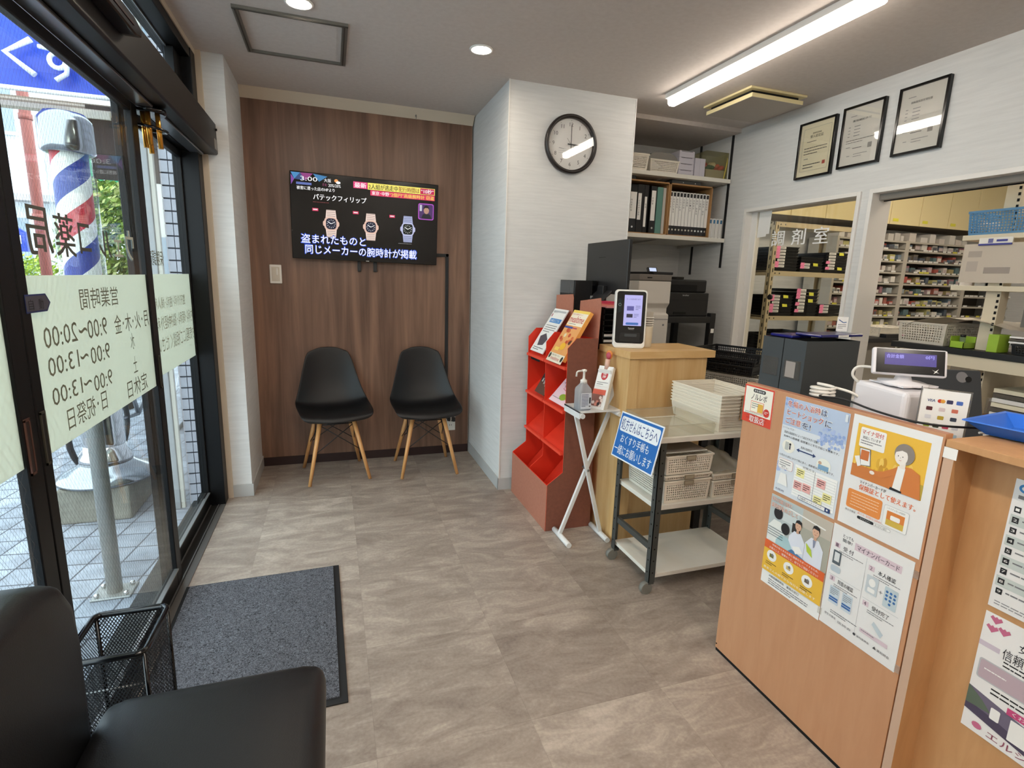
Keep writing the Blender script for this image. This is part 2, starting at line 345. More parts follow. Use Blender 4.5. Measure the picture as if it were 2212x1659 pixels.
g = G(); g.tube([(2.80, 2.861, 1.255), (2.785, 2.861, 1.255)], .017, M_BLKM, 20); g.build('finger_pull', w1gl)
w2 = casing('window_2', .35, 2.212, .70, 1.848, 'white framed open pass-through window to the dispensary')
g = G(); g.box(2.79, 2.86, .37, 2.19, 1.795, 1.826, mat('grey window track', '8B847C', .5)); g.box(2.825, 2.829, .37, 2.19, 1.79, 1.796, M_HOLE); g.build('track', w2)
# left side: stub wall and trim, glazing
g = G(); g.box(-.70, -.489, 3.303, 3.85, 0, 2.4, M_WALL); struct(g.build('wall_stub'), 'narrow white wall between entrance and panelling')
g = G(); g.box(-.590, -.481, 3.295, 3.303, 0, .075, M_BASE); g.box(-.489, -.481, 3.30, 3.815, 0, .075, M_BASE); struct(g.build('baseboard_stub'))
g = G(); g.box(-.622, -.590, 3.290, 3.31, 0, 2.4, M_TRIM); g.box(-.66, -.615, -1.6, 3.30, 2.375, 2.40, M_TRIM); struct(g.build('trim_4'), 'beige trim along the top and end of the entrance glazing')
g = G(); g.box(-.72, -.62, -1.6, .50, 0, 2.4, M_WALL); struct(g.build('wall_left'))
g = G(); g.box(-.72, 2.87, -1.7, -1.6, 0, 2.5, M_WALL); struct(g.build('wall_front'))
# threshold with rails
g = G(); g.box(-.80, -.617, .5, 3.30, -.06, 0.0, mat('dark sill', '2E2C2A', .4, metal=.4)); g.box(-.617-.028, -.617, .5, 3.30, 0, .004, mat('grey threshold strip', '6E6A66', .4, metal=.5))
g.box(-.655, -.650, .5, 3.3, 0, .006, M_STL); g.box(-.695, -.69, .5, 3.3, 0, .006, M_STL); struct(g.build('trim_5'), 'grey metal threshold and door track along the entrance')
# door jamb, head, transom
g = G(); g.box(-.735, -.617, 3.20, 3.303, 0, 2.38, M_BLK); g.box(-.735, -.70, 3.10, 3.20, 0.0, .09, M_BLK)
g.box(-.735, -.66, .5, 2.42, 1.932, 2.07, M_BLK); g.box(-.735, -.66, 2.42, 3.2, 1.897, 2.07, M_BLK); g.box(-.735, -.62, .5, 3.2, 2.33, 2.376, M_BLK); g.box(-.70, -.66, 3.07, 3.2, 2.07, 2.33, M_BLK)
fr = struct(g.build('trim_6', bevel=.003), 'black aluminium frame of the entrance glazing')
g = G(); g.box(-.70, -.694,   .5, 3.2, 2.07, 2.33, glass('entrance glass', 'EEF4F2', strong=1.0)); g.build('transom_glass', fr)
g = G(); g.box(-.692, -.688, .5, 3.07, 2.322, 2.330, M_STL); g.box(-.645, -.640, 1.0, 3.25, 1.905, 1.909, M_STL); g.build('bright_bead', fr)
g = G(); g.prism([(-.66, 1.905), (-.548, 1.908), (-.543, 1.915), (-.545, 2.058), (-.552, 2.066), (-.66, 2.075)], 'y', .3, 3.298, mat('dark bronze metal', '14110F', .42, spec=.35))
oper = thing('door_operator', 'long dark bronze automatic door housing above the entrance', 'door operator', (-.6, 1.8, 1.905)); oper['kind'] = 'structure'
g.T = None; g.v = [(x+.6, y-1.8, z-1.905) for x, y, z in g.v]; g.build('housing', oper, .002)
g = W(oper); g.box(-.547, -.541, 3.22, 3.27, 1.925, 1.975, mat('grey sticker', '8B8782', .5)); g.build('sticker', oper)
g = W(oper); g.tube([(-.545, 3.285, 2.03), (-.538, 3.285, 2.03)], .006, M_HOLE); g.build('screw', oper)
g = W(oper); g.box(-.655, -.60, .4, 3.25, 1.895, 1.905, mat('satin aluminium', '8C8F92', .28, metal=.9)); g.build('under_track', oper, .002)
sn = thing('door_sensor', 'black automatic door sensor on the dark housing over the doors', 'sensor', (-.53, 1.72, 1.985))
g = G(); P = [(-.30, -.022), (.20, -.022), (.245, -.012), (.25, 0), (.245, .014), (.2, .024), (-.3, .024)]
g.prism(P, 'x', -.014, .03, M_BLK2); g.build('cover', sn, .004)
g = G(); g.box(.028, .032, -.28, .18, -.004, .002, mat('brown lens', '3A1E14', .2)); g.build('lens', sn)
g = G(); g.box(.0305, .034, -.10, -.06, .010, .014, mat('blue led', '3B4CFF', .3, emit=3, ehx='3B4CFF')); g.build('led', sn)

# doors
M_GW = glass('wired glass', 'EEF4F2', wire=True, strong=1.0)
M_FILM = glass('frosted film', 'FFFFFF', alpha=.88, hx='D0D1C2', strong=.5)
FR, FL, GL = {}, {}, {}
def leaf(nm, lb, y0, y1, x, stl, str_, rail=.08, film=None, gm=None):
    r = D.objects.new(nm, None); COL.objects.link(r); struct(r, lb); r['category'] = 'door'
    g = G(); a, b = x-.012, x+.012
    g.box(a, b, y0, y0+stl, .006, 1.895, M_BLK); g.box(a, b, y1-str_, y1, .006, 1.895, M_BLK)
    g.box(a, b, y0+stl, y1-str_, .006, rail, M_BLK); g.box(a, b, y0+stl, y1-str_, 1.862, 1.895, M_BLK)
    dfr = g.build('door_frame', r, .003); FR[nm] = dfr
    g = G(); g.box(x-.003, x+.003, y0+stl-.005, y1-str_+.005, rail-.01, 1.87, gm or M_GW); gl_ = g.build('glass', r); GL[nm] = gl_
    g = G(); g.box(x+.002, x+.018, y0+stl, y1-str_, rail, rail+.006, M_STL); g.build('bead', r)
    if film: g = G(); g.box(x+.0035, x+.0045, y0+stl, y1-str_, film[0], film[1], M_FILM); FL[nm] = g.build('frosted_film', r)
    return r
d1 = leaf('door_1', 'right sliding leaf of the black framed glass entrance door', 1.460, 2.415, -.665, .042, .065, film=(.868, 1.293))
d2 = leaf('door_2', 'left sliding leaf of the black framed glass entrance door', .52, 1.456, -.665, .06, .06, film=(.872, 1.293))
d3 = leaf('window_3', 'fixed pane of the entrance glazing beside the wall', 2.36, 3.215, -.705, .06, .03, film=(.868, 1.293), gm=glass('entrance glass'))
d3['category'] = 'window'
def pull(par, y0, y1, mt):
    g = G(); x = -.652
    for a in ((y0, y1, .976, .982), (y0, y1, .852, .858), (y0, y0+.004, .852, .98), (y1-.004, y1, .852, .98)): g.box(x-.001, x+.002, a[0], a[1], a[2], a[3], mt)
    g.box(x-.0005, x+.0008, y0+.004, y1-.004, .858, .976, mat('recess '+mt.name, '1C100C' if 'brown' in mt.name else '0A0A0A', .5)); g.build('finger_pull', par)
pull(FR['door_2'], 1.402, 1.425, mat('brown metal edge', '6B4A40', .35, metal=.6)); pull(FR['door_1'], 1.472, 1.494, mat('olive metal edge', '5A574C', .35, metal=.6))
pull(FR['door_1'], 2.375, 2.395, mat('olive metal edge'))
def mirror_text(par, x, lines, mt, bold=.0):
    g = G()
    for (ya, yb, zt, zb, t) in lines:        # ya<yb: the text reads from yb to ya, seen from outside
        sh = Sheet(g, (x, yb, zt), (0, -1, 0), (0, 0, -1), yb-ya, zt-zb, None, 0)
        sh.u = Vector((0, -1, 0)); sh.n = Vector((1, 0, 0)); sh.text(0, 0, yb-ya, zt-zb, t, mt, 1, bold)
    g.build('lettering', par)
INKW = mat('grey green window letters', '4B4C45', .6)
mirror_text(GL['door_1'], -.6602, [(1.549, 1.664, 1.455, 1.341, '局'), (1.682, 1.792, 1.450, 1.340, '薬'), (1.82, 1.893, 1.436, 1.352, 'コ'), (1.955, 2.043, 1.425, 1.346, 'ル')], INKW, .035)
INKW2 = mat('pale window letters', 'B4B9AC', .6)
mirror_text(GL['door_1'], -.6602, [(2.07, 2.145, 1.405, 1.35, 'ェ'), (2.18, 2.255, 1.442, 1.34, 'ウ')], INKW2, .02)
INKF = mat('olive film letters', '6F7160', .7)
mirror_text(FL['door_1'], -.6598, [(1.775, 2.055, 1.257, 1.198, '営業時間'), (1.555, 1.735, 1.170, 1.118, '20:00'), (1.745, 1.797, 1.150, 1.135, '~'), (1.80, 1.940, 1.168, 1.114, '9:00'), (1.999, 2.335, 1.167, 1.105, '月･火･木･金'),
    (1.557, 1.725, 1.096, 1.048, '13:00'), (1.735, 1.785, 1.078, 1.064, '~'), (1.80, 1.940, 1.090, 1.040, '9:00'), (2.122, 2.161, 1.096, 1.04, '水'),
    (1.557, 1.725, 1.020, .975, '13:00'), (1.735, 1.785, 1.003, .990, '~'), (1.80, 1.935, 1.008, .960, '9:00'), (2.125, 2.165, 1.015, .958, '土'),
    (1.618, 1.875, .955, .895, '日･祝祭日'), (2.048, 2.25, .944, .882, '定休日')], INKF)
mirror_text(GL['window_3'], -.7002, [(2.55, 2.76, 1.392, 1.328, '保険調剤')], INKF, .02)
mirror_text(FL['window_3'], -.6998, [(2.56, 3.06, 1.195, 1.145, '整形外科･歯科･婦人科'), (2.56, 3.19, 1.115, 1.055, '内科･眼科･脳神経外科'), (2.56, 3.20, 1.03, .96, 'お気軽にご相談ください')], mat('pale film letters', '9A9C88', .7))
g = G(); g.prism([(1.480, 1.209), (1.572, 1.209), (1.592, 1.229), (1.572, 1.251), (1.480, 1.251)], 'x', -.6526, -.6515, mat('navy sticker', '1E2A5C', .5))
g.prism([(1.480, 1.213), (1.569, 1.213), (1.586, 1.229), (1.569, 1.247), (1.480, 1.247)], 'x', -.6515, -.651, mat('dark sticker', '45444E', .5))
sh = Sheet(g, (-.651, 1.484, 1.242), (0, 1, 0), (0, 0, -1), .08, .03, None, 0); sh.n = Vector((1, 0, 0)); sh.text(.005, .002, .022, .024, '自', M_INK); sh.text(.05, .002, .022, .024, '動', M_INK)
tag(g.build('door_sticker'), 'small dark arrow-shaped sticker on the glass beside the door stile', 'sticker')
# ------------------------------------------------------------------ lamps
def lampmat(n, hx, s): return mat(n, 'FFFFFF', .4, emit=s, ehx=hx)
bl = thing('bar_light', 'long white LED bar light on the ceiling near the clock', 'ceiling light', (1.91, 2.225, 2.40))
g = W(bl); g.box(1.868, 1.952, 1.60, 2.885, 2.372, 2.40, M_WHT); g.build('base', bl, .003)
g = W(bl); g.prism([(1.880, 2.372), (1.940, 2.372), (1.937, 2.345), (1.925, 2.335), (1.895, 2.335), (1.883, 2.345)], 'y', 1.61, 2.875, lampmat('bar lamp diffuser', 'FFF4E6', LAMP)); g.build('diffuser', bl)
for x_, y_, lb_ in ((.15, .25, 'long white LED bar light on the ceiling over the viewer, nearer the entrance'), (1.0, -.55, 'long white LED bar light on the ceiling behind the viewer')):
    bl2 = thing('bar_light', lb_, 'ceiling light', (x_, y_, 2.40)); g = G(); g.box(-.04, .04, -.64, .64, -.028, 0, M_WHT); g.build('base', bl2)
    g = G(); g.box(-.03, .03, -.63, .63, -.06, -.028, lampmat('room lamp diffuser', 'FFF4E6', ROOM)); g.build('diffuser', bl2)
for i, (x, y, lb) in enumerate(((.72, 2.719, 'round recessed downlight in the ceiling between hatch and pillar'), (-.089, 2.58, 'round recessed downlight beside the near edge of the ceiling hatch'), (-.05, .9, 'round recessed downlight above the black bench near the entrance'))):
    t = thing('downlight', lb, 'ceiling light', (x, y, 2.40), group='recessed downlights')
    g = G(); g.lathe([(.058, -.001), (.056, -.006), (.046, -.006), (.044, -.0005)], (0, 0, 0), M_WHT, 28); g.build('trim_ring', t)
    g = G(); g.lathe([(.0435, -.004), (.03, -.0045), (.001, -.005)], (0, 0, 0), lampmat('downlight lens', 'FFF0DC', SPOT), 28); g.build('lens', t)
    if i == 2: t['label'] = lb
vt = thing('ceiling_vent', 'square beige air vent with a raised flat cover on the ceiling', 'vent', (2.408, 2.779, 2.40))
g = G(); g.box(-.20, .20, -.20, .20, -.012, 0, mat('aged cream plastic', 'E4D6A6', .5)); g.build('frame', vt, .003)
g = G(); g.box(-.165, .165, -.17, .17, -.032, -.012, M_HOLE); g.build('duct', vt)
g = G(); g.box(-.182, .182, -.192, .192, -.053, -.030, mat('aged cream plastic'), bot=mat('vent cover grey', 'B9B0A6', .7)); g.build('cover', vt, .003)
# ------------------------------------------------------------------ things on the wood wall
tv = thing('television', 'black flat television on the wood wall showing three watches', 'television', (.235, 3.745, 1.67))
tv.matrix_basis = Matrix.Translation((.236, 3.76, 1.668)) @ Matrix.Rotation(.012, 4, 'Y') @ Matrix.Rotation(.05, 4, 'X')
g = G(); g.box(-.466, .466, -.02, .02, -.265, .265, M_BLK2); tvb = g.build('bezel', tv, .004)
def em(hx, s=.75): return mat('screen %s %.2f' % (hx, s), '050505', .3, emit=s*.72, ehx=hx)
g = G(); sh = Sheet(g, (-.458, -.0205, .258), (1, 0, 0), (0, 0, -1), .916, .505, mat('screen black', '030304', .12, emit=.01, ehx='101014'), .0004)
for P, c in (([(0, 0), (.02, .04), (.055, 0)], '4A9AD8'), ([(.055, 0), (.085, .045), (.13, 0)], 'A03C8C'), ([(.02, .04), (.0, .012), (0, .075)], '8C4AB0'), ([(.13, 0), (.165, .045), (.215, .01)], '3C8CC8'), ([(.02, .04), (.055, .0), (.085, .045)], '30508A')):
    sh.poly(P, em(c, .55), 1)
sh.text(.055, .02, .1, .026, '3:00', em('FFFFFF'), 2); sh.text(.195, .022, .042, .022, '大阪', em('FFFFFF'), 2)
sh.ell(.268, .03, .012, .010, em('E89A50'), 2); sh.ell(.28, .04, .014, .008, em('FFFFFF'), 3); sh.text(.22, .052, .075, .018, '20%/20%', em('FFFFFF'), 2); sh.text(.184, .052, .028, .015, 'ﾐﾋﾞｭﾃ'[:2], em('C04A90', .5), 2)
sh.rect(.03, .056, .09, .014, em('6A80D0', .5), 1)
sh.text(.032, .078, .225, .022, '被害に遭った店のHPより', em('FFFFFF', .7), 2, .02); sh.text(.128, .118, .325, .036, 'パテックフィリップ', em('FFFFFF'), 2, .03)
sh.rect(.372, .022, .088, .04, em('E0387A'), 1); sh.text(.38, .027, .072, .031, '最新', em('FFFFFF'), 2, .03)
sh.rect(.462, .022, .438, .042, em('F2E46A'), 1); sh.text(.468, .028, .186, .032, '2人組が逃走中', em('202020', .3), 2, .03); sh.text(.66, .028, .135, .032, '犯行時間は', em('8A2A20', .6), 2, .03)
sh.rect(.802, .025, .094, .036, em('C01850'), 2); sh.text(.807, .029, .084, .028, '“10秒”', em('FFFFFF'), 3, .02)
sh.rect(.478, .066, .422, .033, em('D8285C'), 1); sh.text(.487, .07, .11, .025, '東京･中野', em('FFFFFF'), 2, .02); sh.text(.60, .07, .295, .025, '“2億円”高級腕時計 窃盗', em('F5E060'), 2, .02)
def watch(cx, cy, case, band, dial, sq):
    sh.poly([(cx-.028, cy-.085), (cx+.028, cy-.085), (cx+.034, cy-.03), (cx-.034, cy-.03)][::-1], band, 1)
    sh.poly([(cx-.034, cy+.03), (cx+.034, cy+.03), (cx+.028, cy+.085), (cx-.028, cy+.085)][::-1], band, 1)
    for k in range(5):
        yy = cy-.082+k*.011; sh.rect(cx-.026, yy, .052, .002, em('30303A', .5), 2); sh.rect(cx-.026, cy+.036+k*.011, .052, .002, em('30303A', .5), 2)
    sh.rrect(cx-.05, cy-.018, .1, .036, .012, case, 2); sh.rrect(cx-.042, cy-.042, .084, .084, .026, case, 3); sh.rrect(cx-.032, cy-.034, .064, .068, sq, dial, 4)
    w_ = em('FFFFFF', .8)
    for a in range(12): t = a*PI/6; sh.line([(cx+.02*math.cos(t), cy+.02*math.sin(t)), (cx+.027*math.cos(t), cy+.027*math.sin(t))], .002, w_, 5)
    sh.line([(cx, cy), (cx-.02, cy-.012)], .004, w_, 6); sh.line([(cx, cy), (cx+.024, cy-.013)], .003, w_, 6)
for x, y in ((.12, .205), (.367, .205), (.6, .21)): sh.rect(x, y, .036, .018, em('D02858'), 1); sh.rect(x+.005, y+.005, .026, .007, em('FFFFFF', .6), 2)
sh.para(.125, .165, .16, 1, .016, em('6A1820', .5), 1)
watch(.232, .295, em('D8B4A4', .8), em('E4CCC0', .8), em('161C3C', .5), .022); watch(.48, .298, em('D8B4A4', .8), em('E4CCC0', .8), em('161C3C', .5), .022); watch(.722, .295, em('B4B8D8', .8), em('A8B0D4', .75), em('10201C', .5), .014)
sh.para(.66, .388, .15, 1, .012, em('888888', .5), 1)
bw = em('3456C8', .9); bb = em('FFFFFF', .95)
for t, x, y, w_, h in (('盗まれたものと', .05, .368, .395, .053), ('同じメーカーの腕時計が掲載', .072, .432, .71, .056)):
    sh.text(x-.003, y-.003, w_+.006, h+.006, t, bw, 5, .05); sh.text(x, y, w_, h, t, bb, 9, .0)
sh.rrect(.79, .12, .105, .105, .012, em('B050C0', .7), 1); sh.rrect(.796, .126, .093, .093, .01, em('5A3A78', .5), 2)
sh.poly([(.81, .219), (.822, .19), (.845, .18), (.87, .19), (.884, .219)], em('282838', .4), 3); sh.ell(.845, .163, .018, .024, em('C89A84', .6), 4); sh.poly([(.826, .16), (.83, .138), (.845, .132), (.86, .138), (.864, .16), (.855, .148), (.836, .148)], em('15100F', .4), 5)
sh.rect(.8, .13, .015, .04, em('D8D8E8', .6), 3)
g.build('screen', tv)
g = G(); g.box(-.01, .01, -.0215, -.0195, -.262, -.259, M_PAPER); g.build('maker_mark', tvb)
br = []
for x in (.181, .286):
    g = G(tv.matrix_basis.inverted()); g.box(x-.011, x+.011, 3.795, 3.815, 1.338, 1.42, M_BLKM); g.box(x-.006, x+.006, 3.793, 3.796, 1.345, 1.40, mat('dark grey slot', '2E2A28', .5)); g.build('bracket', tv, .001)
g = G(); g.box(-.3, .3, .02, .035, -.2, .2, M_BLKM); g.build('wall_mount', tv)
cd = thing('cable_cover', 'black cable channel running from the television down the wood wall', 'cable cover', (.77, 3.80, .25))
g = W(cd); g.box(.68, .795, 3.804, 3.816, 1.458, 1.480, M_BLKM); g.box(.773, .795, 3.804, 3.816, .27, 1.480, M_BLKM); g.build('channel', cd, .002)
sw = thing('light_switch', 'white wall switch plate on the wood wall left of the television', 'switch', (-.342, 3.81, 1.303))
g = G(); g.box(-.036, .036, -.006, .006, -.06, .06, M_WPL); g.build('plate', sw, .005)
g = G(); g.box(-.024, .024, -.009, -.005, -.045, .045, mat('ivory plastic', 'CFC6B6', .4)); sf_ = g.build('switch_frame', sw, .001)
g = G(); g.box(.004, .014, -.012, -.008, -.005, .038, M_WPL); g.box(-.018, -.002, -.011, -.008, -.038, .038, mat('ivory plastic')); g.build('rocker', sf_, .001)
ol = thing('power_outlet', 'white power outlet low on the wood wall behind the right chair', 'outlet', (.82, 3.812, .235))
g = G(); g.box(-.036, .036, -.005, .004, -.058, .058, M_WPL); op_ = g.build('plate', ol, .004)
for z in (-.02, .012):
    g = G(); g.box(-.008, -.005, -.0065, -.004, z, z+.01, M_HOLE); g.box(.005, .008, -.0065, -.004, z, z+.01, M_HOLE); g.build('socket', op_)
pg = thing('power_plug', 'black power plugs and cord in the outlet behind the right chair', 'plug', (.82, 3.79, .27))
g = G(); g.box(-.03, -.008, -.014, .016, -.012, .02, M_BLKM); g.box(.008, .03, -.014, .016, -.018, .014, M_BLKM); g.build('plug', pg, .003)
g = G(); g.tube([(-.019, -.014, 0), (-.03, -.02, .02), (-.035, -.005, .05), (-.036, .005, .09)], .004, M_BLKM, 6); g.build('cord', pg)
hk = G(); hk.tube([(.565, 3.80, 2.37), (.565, 3.79, 2.365), (.567, 3.787, 2.35), (.565, 3.787, 2.335)], .002, M_STL, 6); hk.box(.560, .570, 3.795, 3.80, 2.355, 2.375, M_STL); tag(hk.build('picture_hook'), 'tiny metal hook on the beige strip above the panelling', 'hook')
# clock
ck = thing('wall_clock', 'round black rimmed wall clock with white face on the pillar', 'clock', (1.343, 3.026, 2.097))
R90 = Matrix.Rotation(PI/2, 4, 'X'); g = G(R90)       # local z -> -y
g.lathe([(.150, 0), (.161, .006), (.163, .02), (.160, .034), (.152, .038), (.143, .034), (.139, .018), (.139, .0)], (0, 0, 0), mat('dark brown rim', '1E1614', .35), 56); g.build('rim', ck)
g = G(); sh = Sheet(g, (-.14, -.013, .14), (1, 0, 0), (0, 0, -1), .28, .28, None, 0); sh.ell(.14, .14, .14, .14, mat('clock face', 'E2E0DC', .6), 0, 48)
for k in range(1, 13):
    a = k*PI/6; s_, c_ = math.sin(a), -math.cos(a); wd = .024 if k < 10 else .03
    if k in (1, 11): wd = .010 if k == 1 else .022
    sh.text(.14+.108*s_-.015, .14+.108*c_-.0105, .03, .021, str(k), mat('clock numerals', '4A4846', .6), 1, fit='h', align='c')
    sh.ell(.14+.129*s_, .14+.129*c_, .0018, .0018, M_INK, 1, 8)
sh.para(.065, .165, .05, 3, .012, M_INKL, 1, .15); sh.line([(.068, .163), (.1, .167)], .002, M_INKG, 1); sh.para(.17, .18, .035, 2, .01, M_INKL, 1, .15)
g.build('face', ck)
for nm, a, L_, wd, tl in (('hour_hand', 92, .05, .006, .02), ('minute_hand', 0, .108, .0038, .022), ('second_hand', -38, .04, .0012, .005)):
    g = G(Matrix.Rotation(math.radians(a), 4, 'Y')); g.box(-wd/2, wd/2, -.018-(.003 if nm[0] == 'm' else 0), -.017-(.003 if nm[0] == 'm' else 0), -tl, L_, M_INK); g.build(nm, ck)
g = G(); sh = Sheet(g, (-.14, -.031, .14), (1, 0, 0), (0, 0, -1), .28, .28, None, 0); sh.ell(.14, .14, .14, .14, glass('clock glass', 'FFFFFF', strong=2.4), 0, 48); g.build('cover_glass', ck)
# certificates
for i, (y1, y0, z1, z0, cream, lb) in enumerate(((2.727, 2.474, 2.292, 1.972, 1, 'black framed cream certificate with a red seal, leftmost of the three frames'), (2.434, 2.192, 2.303, 1.984, 0, 'black framed white certificate between the two other frames on the wall'), (2.123, 1.887, 2.31, 1.991, 0, 'black framed white certificate, rightmost of the three frames'))):
    c = thing('framed_certificate', lb, 'picture frame', (2.75, (y0+y1)/2, z0), group='framed certificates above the dispensary windows')
    g = W(c); f = .012; a, b = 2.728, 2.75
    for q in ((y0, y0+f, z0, z1), (y1-f, y1, z0, z1), (y0+f, y1-f, z0, z0+f), (y0+f, y1-f, z1-f, z1)): g.box(a, b, *q, M_BLK2)
    g.build('frame', c, .0015)
    g = W(c); H = z1-z0-2*f; Wd = y1-y0-2*f; sh = Sheet(g, (2.737, y1-f, z1-f), (0, -1, 0), (0, 0, -1), Wd, H, mat('certificate cream', 'E6DDBE', .6) if cream else mat('certificate paper', 'DAD6CC', .6)); 
    if cream:
        for q in ((.02, .025, Wd-.04, .0012), (.02, H-.03, Wd-.04, .0012), (.02, .025, .0012, H-.055), (Wd-.021, .025, .0012, H-.055)): sh.rect(*q, M_INKG)
        sh.text(Wd/2-.03, .052, .06, .009, '薬局年会会員', M_INK); sh.text(Wd/2-.045, .066, .09, .017, '受入認定証', M_INK)
        sh.para(.05, .10, Wd-.12, 1, .01, M_INK); sh.para(.035, .135, Wd-.07, 3, .016, M_INK, 1, .25); sh.para(.04, .195, .05, 1, .012, M_INKG); sh.para(.04, .228, Wd-.11, 2, .017, M_INK, 1, .3); sh.rect(Wd-.055, .222, .02, .02, mat('red seal', 'B84838', .6), 2)
    else:
        sh.para(.035, .04, .06, 1, .01, M_INKG); sh.text(.05, .062, Wd-.11, .011, ('薬局開設許可', '', '保険薬局指定')[0] if i == 1 else '保険薬局指定通知書', M_INK)
        for k in range(4): sh.para(.03, .095+k*.016, .02, 1, .01, M_INKG); sh.para(.065, .095+k*.016, .06, 1, .01, M_INKG)
        sh.para(.025, .165, Wd-.05, 2, .012, M_INK, 1, .2); sh.para(.03, .20, .04, 1, .01, M_INKG); sh.para(.07, .208, .09, 1, .01, M_INK); sh.rect(Wd-.06, .195, .024, .026, mat('grey seal', '8A8680', .6), 1)
        sh.para(.04, .245, .03, 1, .01, M_INKG); sh.para(.08, .24, .08, 2, .012, M_INKG, 1, .25)
    g.build('certificate', c)
    g = W(c); g.box(2.731, 2.732, y0+f, y1-f, z0+f, z1-f, glass('picture glass', 'FFFFFF', strong=3.0)); g.build('glass', c)
# ------------------------------------------------------------------ shell chairs
def shell_chair(lb, loc, rz):
    t = thing('shell_chair', lb, 'chair', loc, rz, 'black shell chairs against the wood wall')
    prof = [(-.222, .405), (-.215, .425), (-.19, .440), (-.13, .438), (-.05, .430), (.04, .425), (.10, .430), (.145, .452), (.175, .50), (.195, .57), (.208, .65), (.218, .73), (.226, .80), (.229, .828)]
    hw = [.165, .205, .222, .228, .232, .234, .232, .226, .216, .198, .178, .158, .135, .105]
    ups = [0, .002, .008, .018, .026, .034, .040, .046, .045, .036, .026, .018, .010, .004]
    n = 15; g = G(); rows = []
    for i, (y, z) in enumerate(prof):
        a = prof[max(i-1, 0)]; b = prof[min(i+1, len(prof)-1)]; dy, dz = b[0]-a[0], b[1]-a[1]; L_ = math.hypot(dy, dz); ny, nz = -dz/L_, dy/L_
        P = []
        for k in range(n):
            s_ = -1+2*k/(n-1); q = abs(s_)**2.6*ups[i]*1.5; x = hw[i]*s_
            yy, zz = y+ny*q, z+nz*q
            if i == 0: yy += .03*s_*s_; zz += .004*s_*s_
            if i == 1: yy += .012*s_*s_
            if i == len(prof)-1: zz -= .03*abs(s_)**3
            P.append((x, yy, zz))
        rows.append(g.add(P))
    pm = mat('black shell plastic', '0A0A0C', .45)
    for i in range(len(rows)-1):
        for k in range(n-1): g.face([rows[i]+k, rows[i]+k+1, rows[i+1]+k+1, rows[i+1]+k], pm, smooth=True)
    g.build('seat_shell', t, solid=.007, sub=1)
    F = [(-.187, -.185), (.187, -.185), (.187, .185), (-.187, .185)]; Tp = [(-.105, -.115), (.105, -.115), (.105, .09), (-.105, .09)]
    for i in range(4):
        g = G(); a = (*F[i], 0); b = (*Tp[i], .385); mid = [a[j]+(b[j]-a[j])*.55 for j in range(3)]
        g.tube([a, mid, b], .0105, M_LEGW, 12, r1=.0145); lg = g.build('leg', t)
        g = G(); g.ball([a[j]+(b[j]-a[j])*.5 for j in range(3)], .005, M_STL, 8, (1, 1, 1)); g.build('screw', lg)
    g = G()
    def at(i, k): return [F[i][0]+(Tp[i][0]-F[i][0])*k, F[i][1]+(Tp[i][1]-F[i][1])*k, .385*k]
    for i in range(4):
        j = (i+1) % 4; g.tube([at(i, .5), at(j, .97)], .003, M_BLKM, 6); g.tube([at(j, .5), at(i, .97)], .003, M_BLKM, 6)
        g.tube([at(i, .97), at(j, .97)], .004, M_BLKM, 6)
    for i in range(4): p = at(i, .97); g.tube([p, (p[0]*.9, p[1]*.9, .418)], .008, M_BLKM, 8)
    g.build('wire_base', t); return t
shell_chair('black shell chair with wooden legs below the television, nearer the entrance', (-.012, 3.566, 0), .135)
shell_chair('black shell chair with wooden legs, nearer the grey pillar', (.583, 3.538, 0), .01)
# ------------------------------------------------------------------ door mat, wire rack, bench
dm = thing('door_mat', 'dark grey looped mat with black rubber border at the entrance', 'mat', (-.31, 1.94, 0), .025)
g = G(); g.box(-.305, .305, -.42, .42, 0, .006, mat('black rubber', '101012', .6)); g.build('rubber_border', dm, .002)
g = G(); cm = mat('grey loop carpet', '0E0E13', .95, noise=('74767E', (105, 105, 105), 5, .40, .60, 1.0, 2.2), nr=.75); g.box(-.29, .28, -.395, .408, .006, .011, cm); g.build('carpet', dm)
dm.matrix_basis = Matrix.Translation((-.307, 1.92, 0)) @ Matrix.Rotation(.022, 4, 'Z')
ub = thing('umbrella_stand', 'black wire mesh umbrella stand beside the black bench', 'umbrella stand', (-.52, 1.40, 0))
g = G(); z = .437; x0, x1, y0, y1 = -.085, .078, -.105, .085; r = .018; P = []
for cx, cy, a in ((x1-r, y1-r, 0), (x0+r, y1-r, PI/2), (x0+r, y0+r, PI), (x1-r, y0+r, 1.5*PI)):
    for k in range(5): q = a+k*PI/8; P.append((cx+r*math.cos(q), cy+r*math.sin(q), z))
g.tube(P, .008, M_BLK2, 8, closed=True); g.build('rim', ub)
g = G(); g.tube([(a, b, .02) for a, b, _ in P], .005, M_BLK2, 8, closed=True); g.build('base_ring', ub)
g = G(); g.tube([(x0, y0+.01, .35), (x1, y0+.01, .35)], .003, M_STL, 6); g.build('cross_wire', ub)
MESH = holes('black wire mesh', '08080A', .0125, .0125, .66, .66, diamond=True)
g = G(); g.wall4(x0, x1, y0, y1, .02, z, .004, MESH); n = g.add([(x0, y0, .02), (x1, y0, .02), (x1, y1, .02), (x0, y1, .02)]); g.face([n, n+1, n+2, n+3], M_BLK2); g.build('mesh', ub)
g = G()
for a, b in ((x0, y0), (x1, y0), (x1, y1), (x0, y1)): g.tube([(a*.96, b*.96, 0), (a*.97, b*.97, z)], .005, M_BLK2, 8)
g.build('corner_post', ub)
bn = thing('bench', 'black leatherette waiting bench with padded back beside the entrance', 'bench', (-.32, .72, 0))
LE = mat('black leatherette', '0B0C0F', .42, noise=('101114', (400, 400, 400), 2, .3, .7, .1, 0))
g = W(bn)
